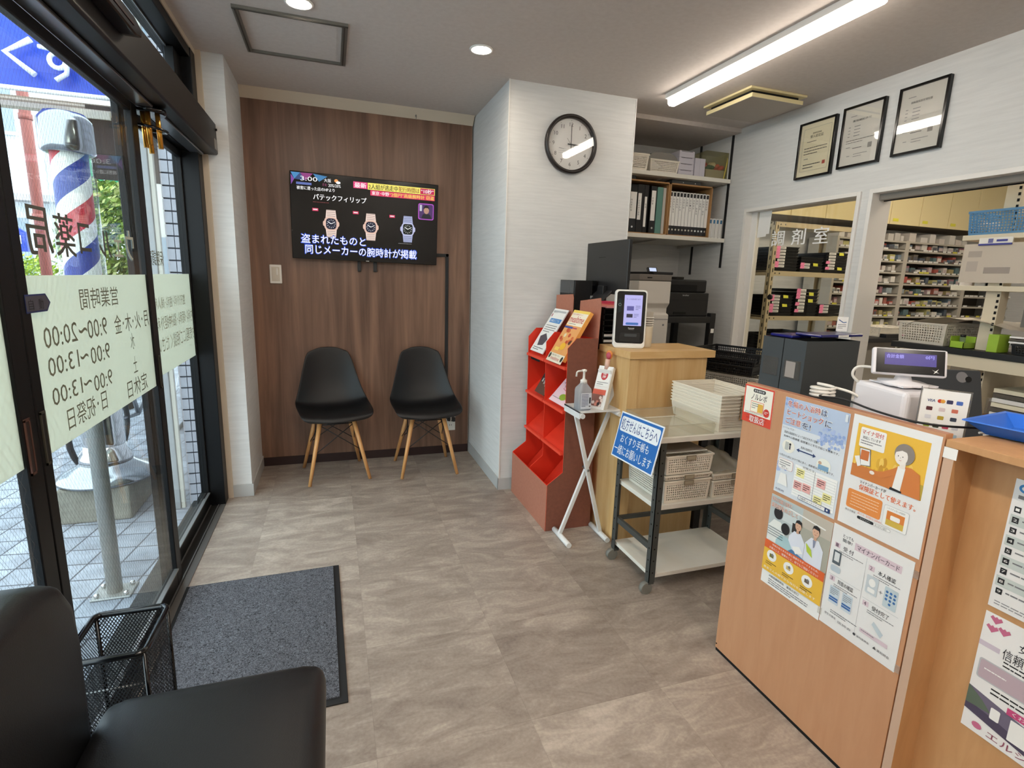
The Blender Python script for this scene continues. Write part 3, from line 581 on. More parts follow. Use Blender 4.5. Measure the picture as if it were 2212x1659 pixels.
def pad(g, x0, x1, y0, y1, z0, z1, dome):
    nx, ny = 10, 16; rows = []
    for j in range(ny+1):
        for i in range(nx+1):
            u, v = i/nx, j/ny; q = (1-(2*u-1)**6)*(1-(2*v-1)**8); g_ = (x0+(x1-x0)*u, y0+(y1-y0)*v, z1+dome*q); rows.append(g_)
    n = g.add(rows); k = nx+1
    for j in range(ny):
        for i in range(nx): g.face([n+j*k+i, n+j*k+i+1, n+(j+1)*k+i+1, n+(j+1)*k+i], LE, smooth=True)
    edge = [i for i in range(nx+1)]+[j*k+nx for j in range(1, ny+1)]+[ny*k+i for i in range(nx-1, -1, -1)]+[j*k for j in range(ny-1, 0, -1)]
    b = g.add([(rows[e][0], rows[e][1], z0) for e in edge]); L_ = len(edge)
    for e in range(L_): g.face([n+edge[e], b+e, b+(e+1) % L_, n+edge[(e+1) % L_]], LE)
    g.face([b+e for e in range(L_)][::-1], LE)
pad(g, -.482, -.043, .25, 1.178, .33, .428, .020); g.build('seat', bn, .035, True, 4)
g = W(bn); P = [(.2, .30), (1.12, .30), (1.135, .60), (1.125, .69), (1.085, .755), (1.0, .785), (.2, .785)]
g.prism(P, 'x', -.60, -.482, LE); g.build('backrest', bn, .03, True, 4)
for x in (-.46, -.10):
    for y in (.32, 1.08):
        g = W(bn); g.tube([(x, y, 0), (x, y, .34)], .014, M_BLKM, 12); g.build('leg', bn)
g = W(bn); g.box(-.50, -.08, .28, 1.12, .32, .335, M_BLKM); g.build('seat_frame', bn)
wc = thing('wind_chime', 'golden tube chime with black ring hanging under the door housing', 'wind chime', (-.625, 2.46, 1.905))
gm = mat('golden metal', 'D89A3C', .25, metal=.85)
g = W(wc); g.lathe([(.05, 1.880), (.056, 1.888), (.054, 1.900), (.04, 1.905)], (-.625, 2.46, 0), M_BLK2, 20); g.build('cap', wc)
for x, y, l in ((-.645, 2.45, 1.76), (-.635, 2.475, 1.745), (-.600, 2.46, 1.762), (-.628, 2.44, 1.77)):
    g = W(wc); g.tube([(x, y, 1.885), (x+.003, y, l)], .0085, gm, 12); g.build('tube', wc)
g = W(wc); g.tube([(-.63+.058*math.cos(k*PI/10), 2.46+.045*math.sin(k*PI/10), 1.832-.008*math.cos(k*PI/10)) for k in range(20)], .005, M_BLK2, 8, closed=True); g.build('ring', wc)
# ------------------------------------------------------------------ magazine rack
mr = thing('magazine_rack', 'red and brown cardboard magazine rack standing by the pillar', 'magazine rack', (1.17, 2.70, 0))
Y0, Y1, YM = 2.418, 2.985, 2.703
prof = [(1.04, 0), (1.305, 0), (1.285, 1.036), (1.165, 1.036), (1.118, .985), (1.125, .325), (1.04, .262)]
for y, a, b, nm in ((Y0, M_BRN, M_RED, 'side_panel'), (Y1, M_RED, M_BRN, 'side_panel')):
    g = W(mr); g.prism(prof, 'y', y-.002, y+.002, M_REDE, a, b); g.build(nm, mr)
g = W(mr); g.prism([(1.05, .03), (1.29, .03), (1.28, 1.03), (1.165, 1.04), (1.118, .985), (1.125, .325), (1.05, .262)], 'y', YM-.002, YM+.002, M_REDE, M_RED, M_RED); g.build('divider', mr)
g = W(mr); g.box(1.038, 1.043, Y0, Y1, 0, .258, M_BRNL, rt=M_RED, tp=M_REDE); g.build('front_panel', mr)
g = W(mr); g.prism([(1.300, 0), (1.305, 0), (1.286, 1.03), (1.281, 1.03)], 'y', Y0, Y1, M_RED); g.build('back_panel', mr)
for ya, yb in ((Y0+.004, YM-.004), (YM+.004, Y1-.004)):
    for z in (.43, .655, .885):
        g = W(mr); g.box(1.108, 1.122, ya, yb, z-.012, z+.002, M_REDE); g.prism([(1.118, z-.01), (1.122, z-.01), (1.285, z+.13), (1.283, z+.135)], 'y', ya, yb, M_RED); g.build('shelf', mr)
    g = W(mr); g.prism([(1.05, .06), (1.055, .06), (1.285, .32), (1.283, .33)], 'y', ya, yb, M_RED); g.build('bin_board', mr)
g = W(mr); g.poly([(1.1205, 2.95, .87), (1.1205, 2.935, .855), (1.1205, 2.80, .855), (1.1205, 2.79, .87)], M_HOLE); g.build('slot', mr)
for ya, yb, zt, tx in ((2.745, 2.985, 1.235, .0), (2.425, 2.665, 1.215, .03)):
    g = W(mr); g.prism([(ya, .95), (yb, .95), (yb, zt-.0), (ya+.012, zt+.012-(.0 if tx == 0 else -.012)), (ya, zt-.01)], 'x', 1.2875, 1.2915, M_BRNL); g.v = [(x+tx*(z-1), y, z) for x, y, z in g.v]; g.build('back_flap', mr)
def leaflet(nm, lb, cat, y0, y1, z, h, x0=1.124, lean=.62, th=.004, base=M_PAPER, art=None, edge=M_PAPER):
    """print lying back on the sloping shelf: bottom edge on the lip, top to the rear"""
    g = G(); v = Vector((-lean, 0, -math.sqrt(1-lean*lean))); o = Vector((x0, y1, z))-v*h
    sh = Sheet(g, tuple(o), (0, -1, 0), v, y1-y0, h, base, th)
    if art: art(sh)
    return tag(g.build(nm), lb, cat)
O1, O2, RDM, BLU = ink('E8A24C'), ink('F2D060'), ink('C02030'), ink('3A86C8')
def art_meal(s):
    s.rect(0, 0, s.w, .016, O2); s.rect(.006, .016, s.w-.012, .075, ink('F6EBD4')); s.text(.012, .019, .12, .010, 'あなたの食事をおいしく', RDM); s.text(.012, .033, s.w-.03, .04, 'mealtime', RDM, 2, .02)
    s.para(.015, .08, s.w-.04, 1, .01, M_INKG); s.rect(0, .098, s.w*.5, .012, ink('3A4A94'), 2); s.para(s.w*.5, .1, s.w*.45, 1, .012, ink('B84A60'), 2, .7)
    s.rect(0, .092, s.w, .17, ink('E8A460'), 0.5)
    for k in range(12): x, y = random.uniform(.02, s.w-.03), random.uniform(.12, .19); s.ell(x, y, .014, .012, ink(random.choice(('7A3A20', 'E8D8B0', 'C8502C', 'F0C878', '5A3018', 'D8703C'))), 2+k*.3, 10)
    s.ell(s.w*.55, .215, .03, .022, ink('F0B830'), 6); s.rect(.03, .225, .05, .02, O2, 5); s.rect(.0, .262, s.w, .05, ink('E9DFC8'), 2); s.ell(.018, .28, .013, .016, ink('2E3428'), 3); s.ell(s.w-.02, .285, .013, .016, ink('2E3428'), 3)
    s.text(.038, .268, .1, .008, 'ご自由にお取りください', M_INK, 3); s.text(.04, .28, .11, .02, 'mealtime', RDM, 3)
g = None
bw_ = leaflet('magazine', 'orange food magazine in the top right pocket of the cardboard rack', 'magazine', 2.45, 2.645, .905, .29, lean=.50, th=.02, base=ink('F0A850'), art=art_meal)
def art_news(s):
    s.rect(.01, .012, s.w-.02, .012, M_INKL); s.text(.015, .02, .06, .01, '健康だより', M_INKG); s.rect(.012, .035, .012, .02, ink('A03050')); s.rect(.03, .065, s.w-.04, .028, BLU, 2); s.text(.04, .07, s.w-.07, .018, 'お薬はどこでも', M_PAPER, 3)
    s.para(.02, .11, s.w-.04, 4, .014, M_INKG); s.poly([(.03, .19), (.09, .165), (.15, .2), (.13, .24), (.06, .25)][::-1], ink('4A4650'), 2); s.para(.02, .26, s.w-.05, 2, .012, M_INK)
leaflet('newsletter', 'white newsletters with a blue heading in the top left pocket of the cardboard rack', 'newsletter', 2.76, 2.955, .905, .29, lean=.52, th=.006, art=art_news)
def art_black(s):
    for k in range(4): s.text(.02+.033*k, .03+.01*k, .02, .09, ('よ\nく\nあ', 'る\nご\n質', '問\nに\nお', '答\nえ\n!')[k], M_PAPER, 2, .03)
    s.rect(0, s.h*.62, s.w, s.h*.38, ink('5C3A2C'), 1)
leaflet('booklet', 'black booklet with white letters in the middle left pocket of the red rack', 'booklet', 2.715, 2.86, .672, .19, lean=.5, base=ink('221C1E'), art=art_black)
def art_pink(s):
    s.text(.03, .04, .1, .02, 'お母さんと子ども', ink('C04870'), 2); 
    for k in range(14): s.ell(random.uniform(.02, s.w-.02), random.uniform(.02, .14), .005, .007, ink(random.choice(('8A90A0', 'E0B0C0', '606878'))), 2, 8)
    s.line([(s.w*.5, .07), (s.w*.3, .12), (s.w*.6, .13)], .003, ink('D03868'), 2); s.ell(s.w*.6, .165, .04, .02, ink('9AB43A'), 3); s.para(.01, .18, s.w-.03, 1, .01, M_INKG, 3)
leaflet('pamphlet', 'pink pamphlet in the middle right pocket of the red rack', 'pamphlet', 2.435, 2.64, .672, .21, lean=.66, base=ink('F0D0D8'), art=art_pink)
# ------------------------------------------------------------------ folding side table and what stands on it
st = thing('side_table', 'small white folding side table with crossed legs before the cardboard rack', 'side table', (1.22, 2.33, 0))
WM = mat('white enamel', 'E4E4E2', .35)
g = W(st); g.box(1.112, 1.345, 2.232, 2.412, .694, .702, WM); g.prism([(1.112, .702), (1.118, .702), (1.118, .665), (1.112, .665)], 'y', 2.232, 2.412, WM); g.box(1.345, 1.35, 2.232, 2.412, .672, .702, WM); g.build('tabletop', st, .001)
for x in (1.128, 1.332):
    g = W(st); g.tube([(x, 2.225, .680), (x, 2.415, .680)], .0125, WM, 16); g.build('top_bar', st)
for (xa, xb, y) in ((1.125, 1.305, 2.30), (1.335, 1.088, 2.335)):
    g = W(st); dx = xb-xa; P = [(xa-.010, .675), (xa+.010, .675), (xb+.010, .02), (xb-.010, .02)]; g.prism(P, 'y', y-.008, y+.008, WM); g.build('leg', st, .001)
for x in (1.088, 1.305):
    g = W(st); g.tube([(x, 2.215, .014), (x, 2.405, .014)], .014, WM, 16); g.build('foot', st)
g = W(st); g.tube([(1.208, 2.285, .375), (1.208, 2.35, .375)], .006, M_STL, 10); g.build('pivot', st)
sb = thing('sanitizer_bottle', 'clear pump bottle of hand sanitizer on the white side table', 'bottle', (1.150, 2.283, .7025))
g = G(); cl = glass('cloudy bottle plastic', 'F4F6F8', alpha=.55, hx='E4E8EC', strong=1.5)
g.lathe([(.033, 0), (.036, .004), (.036, .095), (.034, .105), (.016, .128), (.015, .134)], (0, 0, 0), cl, 32, sq=4); g.build('bottle', sb)
g = G(); g.lathe([(.033, .003), (.034, .03)], (0, 0, 0), glass('gel', 'E6ECF2', alpha=.25, hx='DDE6EE'), 24, sq=4); g.build('gel', sb)
g = G(); sh = Sheet(g, (-.028, -.0375, .088), (1, 0, 0), (0, 0, -1), .056, .078, mat('label film', 'DCE0E8', .5)); sh.para(.004, .006, .036, 9, .0072, ink('5A6484'), 1, .45); sh.rect(.044, .022, .008, .03, M_INK); sh.rect(.044, .062, .008, .008, M_INKG); g.build('label', sb)
g = G(); g.lathe([(.0165, .130), (.0165, .146), (.008, .150), (.006, .158), (.0055, .185), (.012, .188), (.013, .196), (.006, .199)], (0, 0, 0), M_WPL, 20); pu_ = g.build('pump', sb)
g = G(); g.tube([(.004, 0, .193), (-.035, -.004, .190), (-.041, -.005, .186), (-.043, -.005, .165)], .0045, M_WPL, 10); g.build('spout', pu_)
fs = thing('leaflet_stand', 'white leaflet stand with a red badge on the white side table', 'leaflet stand', (1.248, 2.29, .7025), rz=-1.0)
g = G(); lean = .30
g.prism([(-.03, 0), (.012, 0), (.012+.19*lean, .195), (-.03+.19*lean+.022, .205)], 'x', -.04, .04, M_PAPER); sh = Sheet(g, (-.04, -.03+.19*lean+.0205-.0, .2045), (1, 0, 0), (0, -(.19*lean+.022), -.205), .08, .213, None, 0)
sh.n = Vector((0, -1, .36)).normalized(); sh.th = .0006
sh.rect(.004, .004, .072, .1, M_PAPER); sh.ell(.042, .045, .019, .026, ink('B8202C'), 2); sh.text(.032, .03, .02, .03, '健\n康', M_PAPER, 3); sh.para(.01, .082, .06, 2, .01, M_INKG, 2); sh.rect(.0, .12, .07, .026, ink('D86048'), 2); sh.rect(0, .146, .06, .06, ink('8A5A50'), 1)
for k in range(8): sh.ell(random.uniform(.01, .06), random.uniform(.15, .2), .008, .009, ink(random.choice(('E8D8D0', '3C3030', 'D89080'))), 2, 8)
g.build('holder', fs)
g = G(); g.prism([(.012, .0), (.016, .0), (.03, .19), (.026, .19)], 'x', -.035, .035, M_PAPER); g.v = [(x, y+max(0, .1-z)*.9, z) for x, y, z in g.v]; g.build('strut', fs)
g = G(); g.tube([(.0, .05, .19), (.002, .055, .24)], .013, mat('rolled paper', 'D8B0A0', .6), 10); g.ball((.004, .06, .262), .02, ink('D8843C'), 10, (1, .3, 1.2)); g.ball((.004, .054, .258), .014, ink('B84A5C'), 10, (1, .4, 1.3)); g.build('pop_card', fs)
# ------------------------------------------------------------------ trolley
tr = thing('trolley', 'grey steel trolley with white shelves on castors beside the oak counter', 'trolley', (1.53, 1.92, 0))
TX0, TX1, TY0, TY1 = 1.250, 1.805, 1.757, 2.085
for x, y in ((TX0, TY0), (TX1-.03, TY0), (TX0, TY1-.03), (TX1-.03, TY1-.03)):
    g = W(tr); g.box(x, x+.03, y, y+.003, .055, .685, M_MET) if y == TY0 else g.box(x, x+.03, y+.027, y+.03, .055, .685, M_MET)
    xx = x if x == TX0 else x+.027; g.box(xx, xx+.003, y, y+.03, .055, .685, M_MET)
    for k in range(11):
        z = .1+k*.055; g.tube([(xx-.0006, y+.017, z), (xx+.004, y+.017, z)], .004, M_HOLE, 8); 
        if y == TY0: g.tube([(x+.016, y-.0006, z), (x+.016, y+.002, z)], .0035, M_HOLE, 8)
    po_ = g.build('post', tr)
    g = W(tr); c_ = (x+.015-(.018 if x == TX0 else -.0), y+.015); 
    g.box(x+.002, x+.028, y+.002, y+.028, .045, .06, M_MET)
    g.tube([(c_[0]-.0, y+.003, .026), (c_[0], y+.027, .026)], .026, mat('grey castor wheel', '77766F', .5), 20); g.build('castor', po_)
WS = mat('white laminate', 'DCD8CC', .45, noise=('E4E0D6', (6, 6, 6), 3, .3, .7, 0, 0)); 
for z0, z1, e in ((.681, .702, .012), (.385, .405, 0), (.073, .091, 0)):
    g = W(tr); g.box(TX0+.012-e*1.6, TX1+.0, TY0+.004-e*.4, TY1-.004, z0, z1, WS); g.build('shelf', tr, .001)
g = W(tr)
for q in ((TX0+.005, TX0+.02, TY0+.02, TY1-.02, .195, .222), (TX1-.02, TX1-.005, TY0+.02, TY1-.02, .195, .222), (TX0+.02, TX1-.02, TY1-.02, TY1-.005, .20, .220)): g.box(*q, M_MET)
g.build('brace', tr, .001)
g = W(tr); g.box(TX0+.002, TX0+.02, TY0+.03, TY1-.03, .655, .678, M_MET); g.build('upper_brace', tr, .001)
bs = thing('sign_board', 'blue and white prescription sign hanging at the end of the trolley', 'sign', (1.235, 1.88, .76))
g = W(bs); s_b = ink('2268B4'); o = Vector((1.236, 2.043, .748)); u = Vector((0, -.327, .015)); v = Vector((-.040, .006, -.206))
sh = Sheet(g, tuple(o), u, v, u.length, v.length, mat('white sign board', 'EEF2F6', .3), .003)
Wd, Hh = sh.w, sh.h; m_ = .006; sh.rect(m_, m_, Wd-2*m_, Hh-2*m_, s_b, 1); sh.rrect(.016, .018, Wd-.030, .068, .012, mat('sign white', 'EEF2F6', .3), 2)
sh.text(.022, .024, Wd-.045, .054, '処方せんはこちらへ', ink('1F3B7C'), 3, .01); sh.text(.045, .096, Wd-.105, .040, 'おくすり手帳も', mat('sign white'), 3, .01); sh.text(.012, .146, Wd-.035, .044, '一緒にお願いします', mat('sign white'), 3, .01); g.build('board', bs)
g = W(bs); g.box(1.237, 1.262, 2.035, 2.06, .70, .715, M_WPL); g.build('clip', bs)
at_ = thing('acrylic_tray', 'shallow clear acrylic tray on the top shelf of the trolley', 'tray', (1.40, 1.90, .703))
g = W(at_); a, b, c, d = 1.262, 1.52, 1.77, 2.05; 
for q in ((a, a+.003, c, d, .703, .752), (b-.003, b, c, d, .703, .752), (a, b, c, c+.003, .703, .752), (a, b, d-.003, d, .703, .752), (a, b, c, d, .703, .706)): g.box(*q, M_ACR)
g.box(a-.004, b+.004, c-.006, c, .749, .753, M_ACR); g.box(a-.004, b+.004, d, d+.006, .749, .753, M_ACR); g.build('tray', at_)
# baskets ------------------------------------------------------------------
PERF = holes('white perforated plastic', 'E6DFD0', .0105, .0105, .55, .55); PERFD = holes('black perforated plastic', '0E0E10', .012, .014, .62, .68); PERFB = holes('blue perforated plastic', '4F86B4', .013, .013, .66, .66)
def basket(lb, loc, w_, d_, h, rz=0, group=None, m1=None, pm=None, rim=.008, ins=.012, tg=None, label=None, mid=(.18, .86), nm='basket', cat='basket'):
    m1 = m1 or mat('cream basket plastic', 'E6DFD0', .4); pm = pm or PERF; t = thing(nm, lb, cat, loc, rz, group)
    x0, x1, y0, y1 = -w_/2, w_/2, -d_/2, d_/2; za, zb = h*mid[0], h*mid[1]; k = lambda z: ins*(1-z/h)
    g = G()
    def ring(za, zb, mt):
        i0, i1 = k(za), k(zb); g.wall4(x0+i1, x1-i1, y0+i1, y1-i1, za, zb, i0-i1, mt)
    ring(0, za, m1); ring(zb, h, m1); i = k(0); n = g.add([(x0+i, y0+i, 0), (x1-i, y0+i, 0), (x1-i, y1-i, 0), (x0+i, y1-i, 0)]); g.face([n+3, n+2, n+1, n], m1)
    for cx, cy in ((x0, y0), (x1, y0), (x1, y1), (x0, y1)):
        sx = 1 if cx < 0 else -1; sy = 1 if cy < 0 else -1; e = .012
        P = [(cx+sx*e, cy-sy*.0006), (cx-sx*.0006, cy-sy*.0006), (cx-sx*.0006, cy+sy*e)]; A = [(p[0]+sx*k(za)*.0, p[1], zb) for p in P]
        n = g.add([(p[0]+sx*k(za), p[1]+sy*k(za), za) for p in P]+[(p[0]+sx*k(zb), p[1]+sy*k(zb), zb) for p in P])
        g.face([n, n+1, n+4, n+3], m1); g.face([n+1, n+2, n+5, n+4], m1)
    g.build('body', t)
    g = G(); ring(za, zb, pm); g.build('perforated_wall', t, solid=.0015)
    g = G(); 
    for q in ((x0-.003, x1+.003, y0-.003, y0+.003), (x0-.003, x1+.003, y1-.003, y1+.003), (x0-.003, x0+.003, y0+.003, y1-.003), (x1-.003, x1+.003, y0+.003, y1-.003)): g.box(*q, h-rim, h, m1)
    g.build('rim', t, .001)
    if tg:
        g = G(); g.box(-.024, .024, y0-.0065, y0-.003, h-.022, h-.002, mat(tg[0], tg[1], .4)); g.box(-.02, .02, y0-.007, y0-.0062, h-.019, h-.005, mat('label window', 'A89E88', .4)); g.build('label_holder', t)
    if label: label(t)
    return t
BX, BY = 1.665, 1.945
for k in range(7):
    basket(('white basket at the very bottom of the tall nested stack on the trolley', 'white basket second from the bottom of the nested stack on the trolley', 'white basket third from the bottom of the nested stack on the trolley', 'white basket in the middle of the nested stack of seven on the trolley', 'white basket third from the top of the nested stack on the trolley', 'white basket just under the topmost one of the nested stack on the trolley', 'topmost white basket of the nested stack on the trolley')[k], (BX, BY, .703+.0145*k), .245, .345, .075, 0, 'nested white baskets on the trolley', ins=.012, tg=('brown label strip', '9C7650'), rim=.006, mid=(.2, .82))
for k in range(7):   # brown tag windows on the front of each basket of the stack
    pass
mk = lambda x, y, z, w_, d_, h, lb, tg=('grey brown label holder', '8A7F6C'), mid=(.12, .8): basket(lb, (x, y, z), w_, d_, h, 0, 'white baskets on the middle shelf of the trolley', tg=tg, ins=.006, mid=mid)
mk(1.413, 1.915, .406, .232, .29, .100, 'white basket at the bottom of the front left stack on the middle trolley shelf')
mk(1.413, 1.915, .482, .236, .29, .028, 'flat white basket second from the bottom of the front left stack on the trolley', mid=(.3, .6)) if False else None
mk(1.413, 1.915, .507, .234, .29, .024, 'shallow white basket between the two deep ones of the left trolley stack', mid=(.25, .6))
mk(1.413, 1.915, .532, .232, .29, .085, 'top white basket of the left stack on the middle trolley shelf')
mk(1.66, 1.915, .406, .232, .29, .080, 'white basket at the bottom of the right stack on the middle trolley shelf')
mk(1.66, 1.915, .487, .234, .29, .030, 'shallow top white basket of the right stack on the middle trolley shelf', mid=(.25, .6))
pb = G(); n = 12; random.seed(3); rows = pb.add([(1.55+.22*i/n, 1.78+.26*j/n, .515+.075*math.exp(-((i/n-.45)**2+(j/n-.5)**2)*7)+random.uniform(-.006, .008)) for j in range(n+1) for i in range(n+1)])
for j in range(n):
    for i in range(n): q = rows+j*(n+1)+i; pb.face([q, q+1, q+n+2, q+n+1], M_BAG, smooth=True)
tag(pb.build('plastic_bag'), 'crumpled clear plastic bag heaped over the right basket stack on the trolley', 'plastic bag')
g = G(); g.box(1.305, 1.52, 1.80, 2.04, .6185, .6215, M_PAPER); g.box(1.31, 1.515, 1.805, 2.03, .6215, .6235, mat('grey paper', 'A9A094', .7)); tag(g.build('paper_stack'), 'sheets of paper lying on the left basket stack of the trolley', 'papers')
# ------------------------------------------------------------------ oak reception ledge and the desk behind
oc = thing('oak_counter', 'light oak reception counter with thick side panels beside the trolley', 'counter', (1.57, 2.40, 0))
g = W(oc); g.box(1.325, 1.815, 2.165, 2.475, .965, 1.0, M_OAKT); g.build('countertop', oc, .0015)
g = W(oc); g.box(1.334, 1.388, 2.178, 2.76, 0, .965, M_OAK); g.build('side_panel', oc, .001)
g = W(oc); g.box(1.388, 1.784, 2.186, 2.206, .0, .965, M_OAK); g.build('front_panel', oc)
g = W(oc); g.box(1.764, 1.784, 2.206, 2.44, 0, .965, M_OAK); g.build('side_panel', oc)
g = W(oc); g.box(1.388, 1.80, 2.44, 2.76, .70, .725, M_OAKT); g.build('desk_board', oc)
dk = thing('work_desk', 'dark topped staff desk behind the oak counter', 'desk', (2.1, 2.9, 0))
g = W(dk); g.box(1.80, 2.735, 2.22, 2.72, .695, .72, mat('dark desk top', '2A2725', .4)); g.box(1.39, 2.735, 2.765, 3.01, .695, .72, mat('dark desk top')); g.box(1.80, 2.735, 2.72, 2.765, .695, .72, mat('dark desk top')); g.build('desktop', dk)
for x, y in ((1.86, 2.25), (2.70, 2.25), (2.70, 2.98), (1.42, 2.98)):
    g = W(dk); g.box(x-.02, x+.02, y-.02, y+.02, 0, .695, M_BLKM); g.build('leg', dk)
# card reader terminal
te = thing('card_reader', 'white and black face recognition card reader on the oak counter', 'card reader', (1.405, 2.325, 1.0), rz=-.42)
g = G(); h = .286; w_ = .078
P = []
for cx, cz, a in ((w_-.018, h-.018, 0), (-w_+.018, h-.018, PI/2), (-w_+.018, .018, PI), (w_-.018, .018, 1.5*PI)):
    for k in range(6): q = a+k*PI/10; P.append((cx+.018*math.cos(q), cz+.018*math.sin(q)))
lt = .07
g.prism(P, 'y', -.035, .02, mat('reader white', 'ECEAE4', .3)); g.v = [(x, y+lt*z, z) for x, y, z in g.v]; g.build('housing', te, .004)
g = G(); g.box(-.07, .07, -.035, .09, 0, .018, mat('reader white')); g.build('base', te, .006)
g = G(); sh = Sheet(g, (-.070, -.0355+lt*(h-.007), h-.007), (1, 0, 0), (0, -lt, -1), .140, .256, None, 0); sh.n = Vector((0, -1, lt)).normalized()
sh.rrect(0, 0, .140, .19, .012, M_BLK2, 1); sh.rrect(0, .18, .140, .075, .014, M_BLK2, 1); sh.rect(0, .175, .140, .03, M_BLK2, 1.2); fg_ = g.build('front_glass', te)
g = G(); sh = Sheet(g, (-.070, -.0355+lt*(h-.007), h-.007), (1, 0, 0), (0, -lt, -1), .140, .256, None, 0); sh.n = Vector((0, -1, lt)).normalized()
sh.rect(.036, .018, .088, .150, em('B9B6EE', .72), 3); sh.text(.046, .034, .068, .008, 'カードを読み取ります', em('505080', .5), 4); sh.rect(.05, .072, .034, .022, em('6A66B0', .55), 4); sh.rect(.05, .110, .030, .018, em('3A3850', .5), 4)
sh.para(.092, .07, .024, 3, .008, em('6A6AA0', .5), 4); sh.para(.085, .11, .024, 3, .007, em('6A6AA0', .5), 4); sh.rrect(.048, .152, .062, .012, .005, em('4A78C0', .6), 4); g.build('screen', fg_)
g = G(); sh = Sheet(g, (-.070, -.0355+lt*(h-.007), h-.007), (1, 0, 0), (0, -lt, -1), .140, .256, None, 0); sh.n = Vector((0, -1, lt)).normalized()
sh.rrect(.006, .034, .018, .07, .008, mat('dark teal glass', '122024', .15), 2); sh.ell(.015, .066, .007, .007, mat('lens ring', '8A9A9A', .3, metal=.6), 3); sh.ell(.015, .066, .005, .005, M_HOLE, 4); g.build('camera_lens', fg_)
g = G(); sh = Sheet(g, (-.070, -.0355+lt*(h-.007), h-.007), (1, 0, 0), (0, -lt, -1), .140, .256, None, 0); sh.n = Vector((0, -1, lt)).normalized()
sh.text(.062, .177, .03, .006, 'Panasonic', M_PAPER, 3, .02); sh.rect(.064, .186, .026, .001, M_INKL, 3); sh.rrect(.046, .208, .06, .014, .003, mat('slot grey', '3A3E42', .3), 3); sh.rrect(.022, .202, .1, .044, .004, mat('recess black', '020202', .5), 2); g.build('card_slot', fg_)
g = G(); g.prism([(-.10, 0), (-.04, 0), (-.03, .004), (-.1, .004)], 'x', -.02, .05, M_HOLE) if False else None
cu = thing('paper_cup_stack', 'clear paper cup dispenser standing behind the white card reader', 'cups', (1.515, 2.335, 1.0))
g = G(); g.lathe([(.024, 0), (.027, .003), (.030, .105), (.031, .108)], (0, 0, 0), M_CPL, 24); g.build('holder', cu)
g = G(); g.lathe([(.025, .108), (.027, .175), (.029, .18)], (0, 0, 0), glass('frosted cup plastic', 'F4F2EE', alpha=.6, hx='E6E2DA'), 24); g.build('cup', cu)
for k in range(4):
    g = G(); g.lathe([(.0305, .112+k*.012), (.0325, .114+k*.012), (.0305, .117+k*.012)], (0, 0, 0), M_WPL, 24); g.build('rim', cu)
# monitor
mo = thing('monitor', 'black computer monitor seen edge-on from behind, left of the printers', 'monitor', (1.50, 2.70, .72))
g = W(mo); g.box(1.462, 1.480, 2.475, 2.955, 1.255, 1.542, M_BLKM, lf=mat('dark satin back', '1C1C1D', .32)); g.build('screen_housing', mo, .003)
g = W(mo); g.box(1.480, 1.482, 2.483, 2.947, 1.265, 1.535, M_BLK2); g.build('screen', mo)
g = W(mo); g.box(1.4605, 1.4625, 2.72, 2.80, 1.455, 1.457, M_HOLE); g.build('vent_slot', mo)
g = W(mo); g.box(1.435, 1.462, 2.68, 2.75, .73, 1.30, M_BLKM); g.prism([(1.40, 1.21), (1.462, 1.26), (1.462, 1.275), (1.40, 1.22)], 'y', 2.62, 2.80, M_BLKM); arm_ = g.build('arm', mo, .004)
g = W(mo); g.box(1.435, 1.62, 2.665, 2.765, .7255, .735, M_BLKM); g.build('foot', arm_, .004)
bc = thing('document_cabinet', 'black desktop cabinet with clear front left of the monitor', 'cabinet', (1.35, 2.85, .725))
g = W(bc); g.box(1.315, 1.42, 2.79, 3.0, 1.06, 1.325, M_BLKM); g.box(1.42, 1.455, 2.79, 2.90, 1.06, 1.325, M_BLK2); g.box(1.40, 1.455, 2.77, 3.0, .735, 1.06, M_BLKM); g.build('body', bc, .003)
g = W(bc); g.box(1.312, 1.316, 2.80, 2.99, 1.25, 1.322, mat('smoky panel', '3A3D40', .15)); g.build('panel', bc)
g = W(bc); g.box(1.43, 1.46, 2.60, 2.77, 1.06, 1.20, mat('pale grey box', '9C9C98', .5)) if False else g.box(1.405, 1.45, 2.765, 2.77, 1.08, 1.24, mat('pale grey box', '9C9C98', .5)); g.build('label_panel', bc)
lt_ = thing('letter_tray', 'black letter tray with pink and orange papers behind the card reader', 'tray', (1.40, 2.56, .725))
g = W(lt_)
for z in (.95, 1.0, 1.03, 1.06, 1.09, 1.12, 1.15, 1.18): g.box(1.345, 1.452, 2.49, 2.66, z, z+.006, M_BLK2)
for x in (1.347, 1.444): g.box(x, x+.008, 2.49, 2.66, .7255, 1.19, M_BLK2)
g.build('tray_body', lt_)
g = W(lt_)
for z, c in ((1.187, 'E8A0A8'), (1.195, 'F2A08C'), (1.203, 'E8606C'), (1.211, 'D83858')): g.box(1.36+random.uniform(0, .01), 1.45, 2.488, 2.65, z, z+.0075, ink(c))
g.build('paper', lt_)
g = W(lt_)
for z in (1.006, 1.036, .956): g.box(1.36, 1.44, 2.495, 2.65, z, z+.012, M_PAPER)
g.build('paper', lt_)
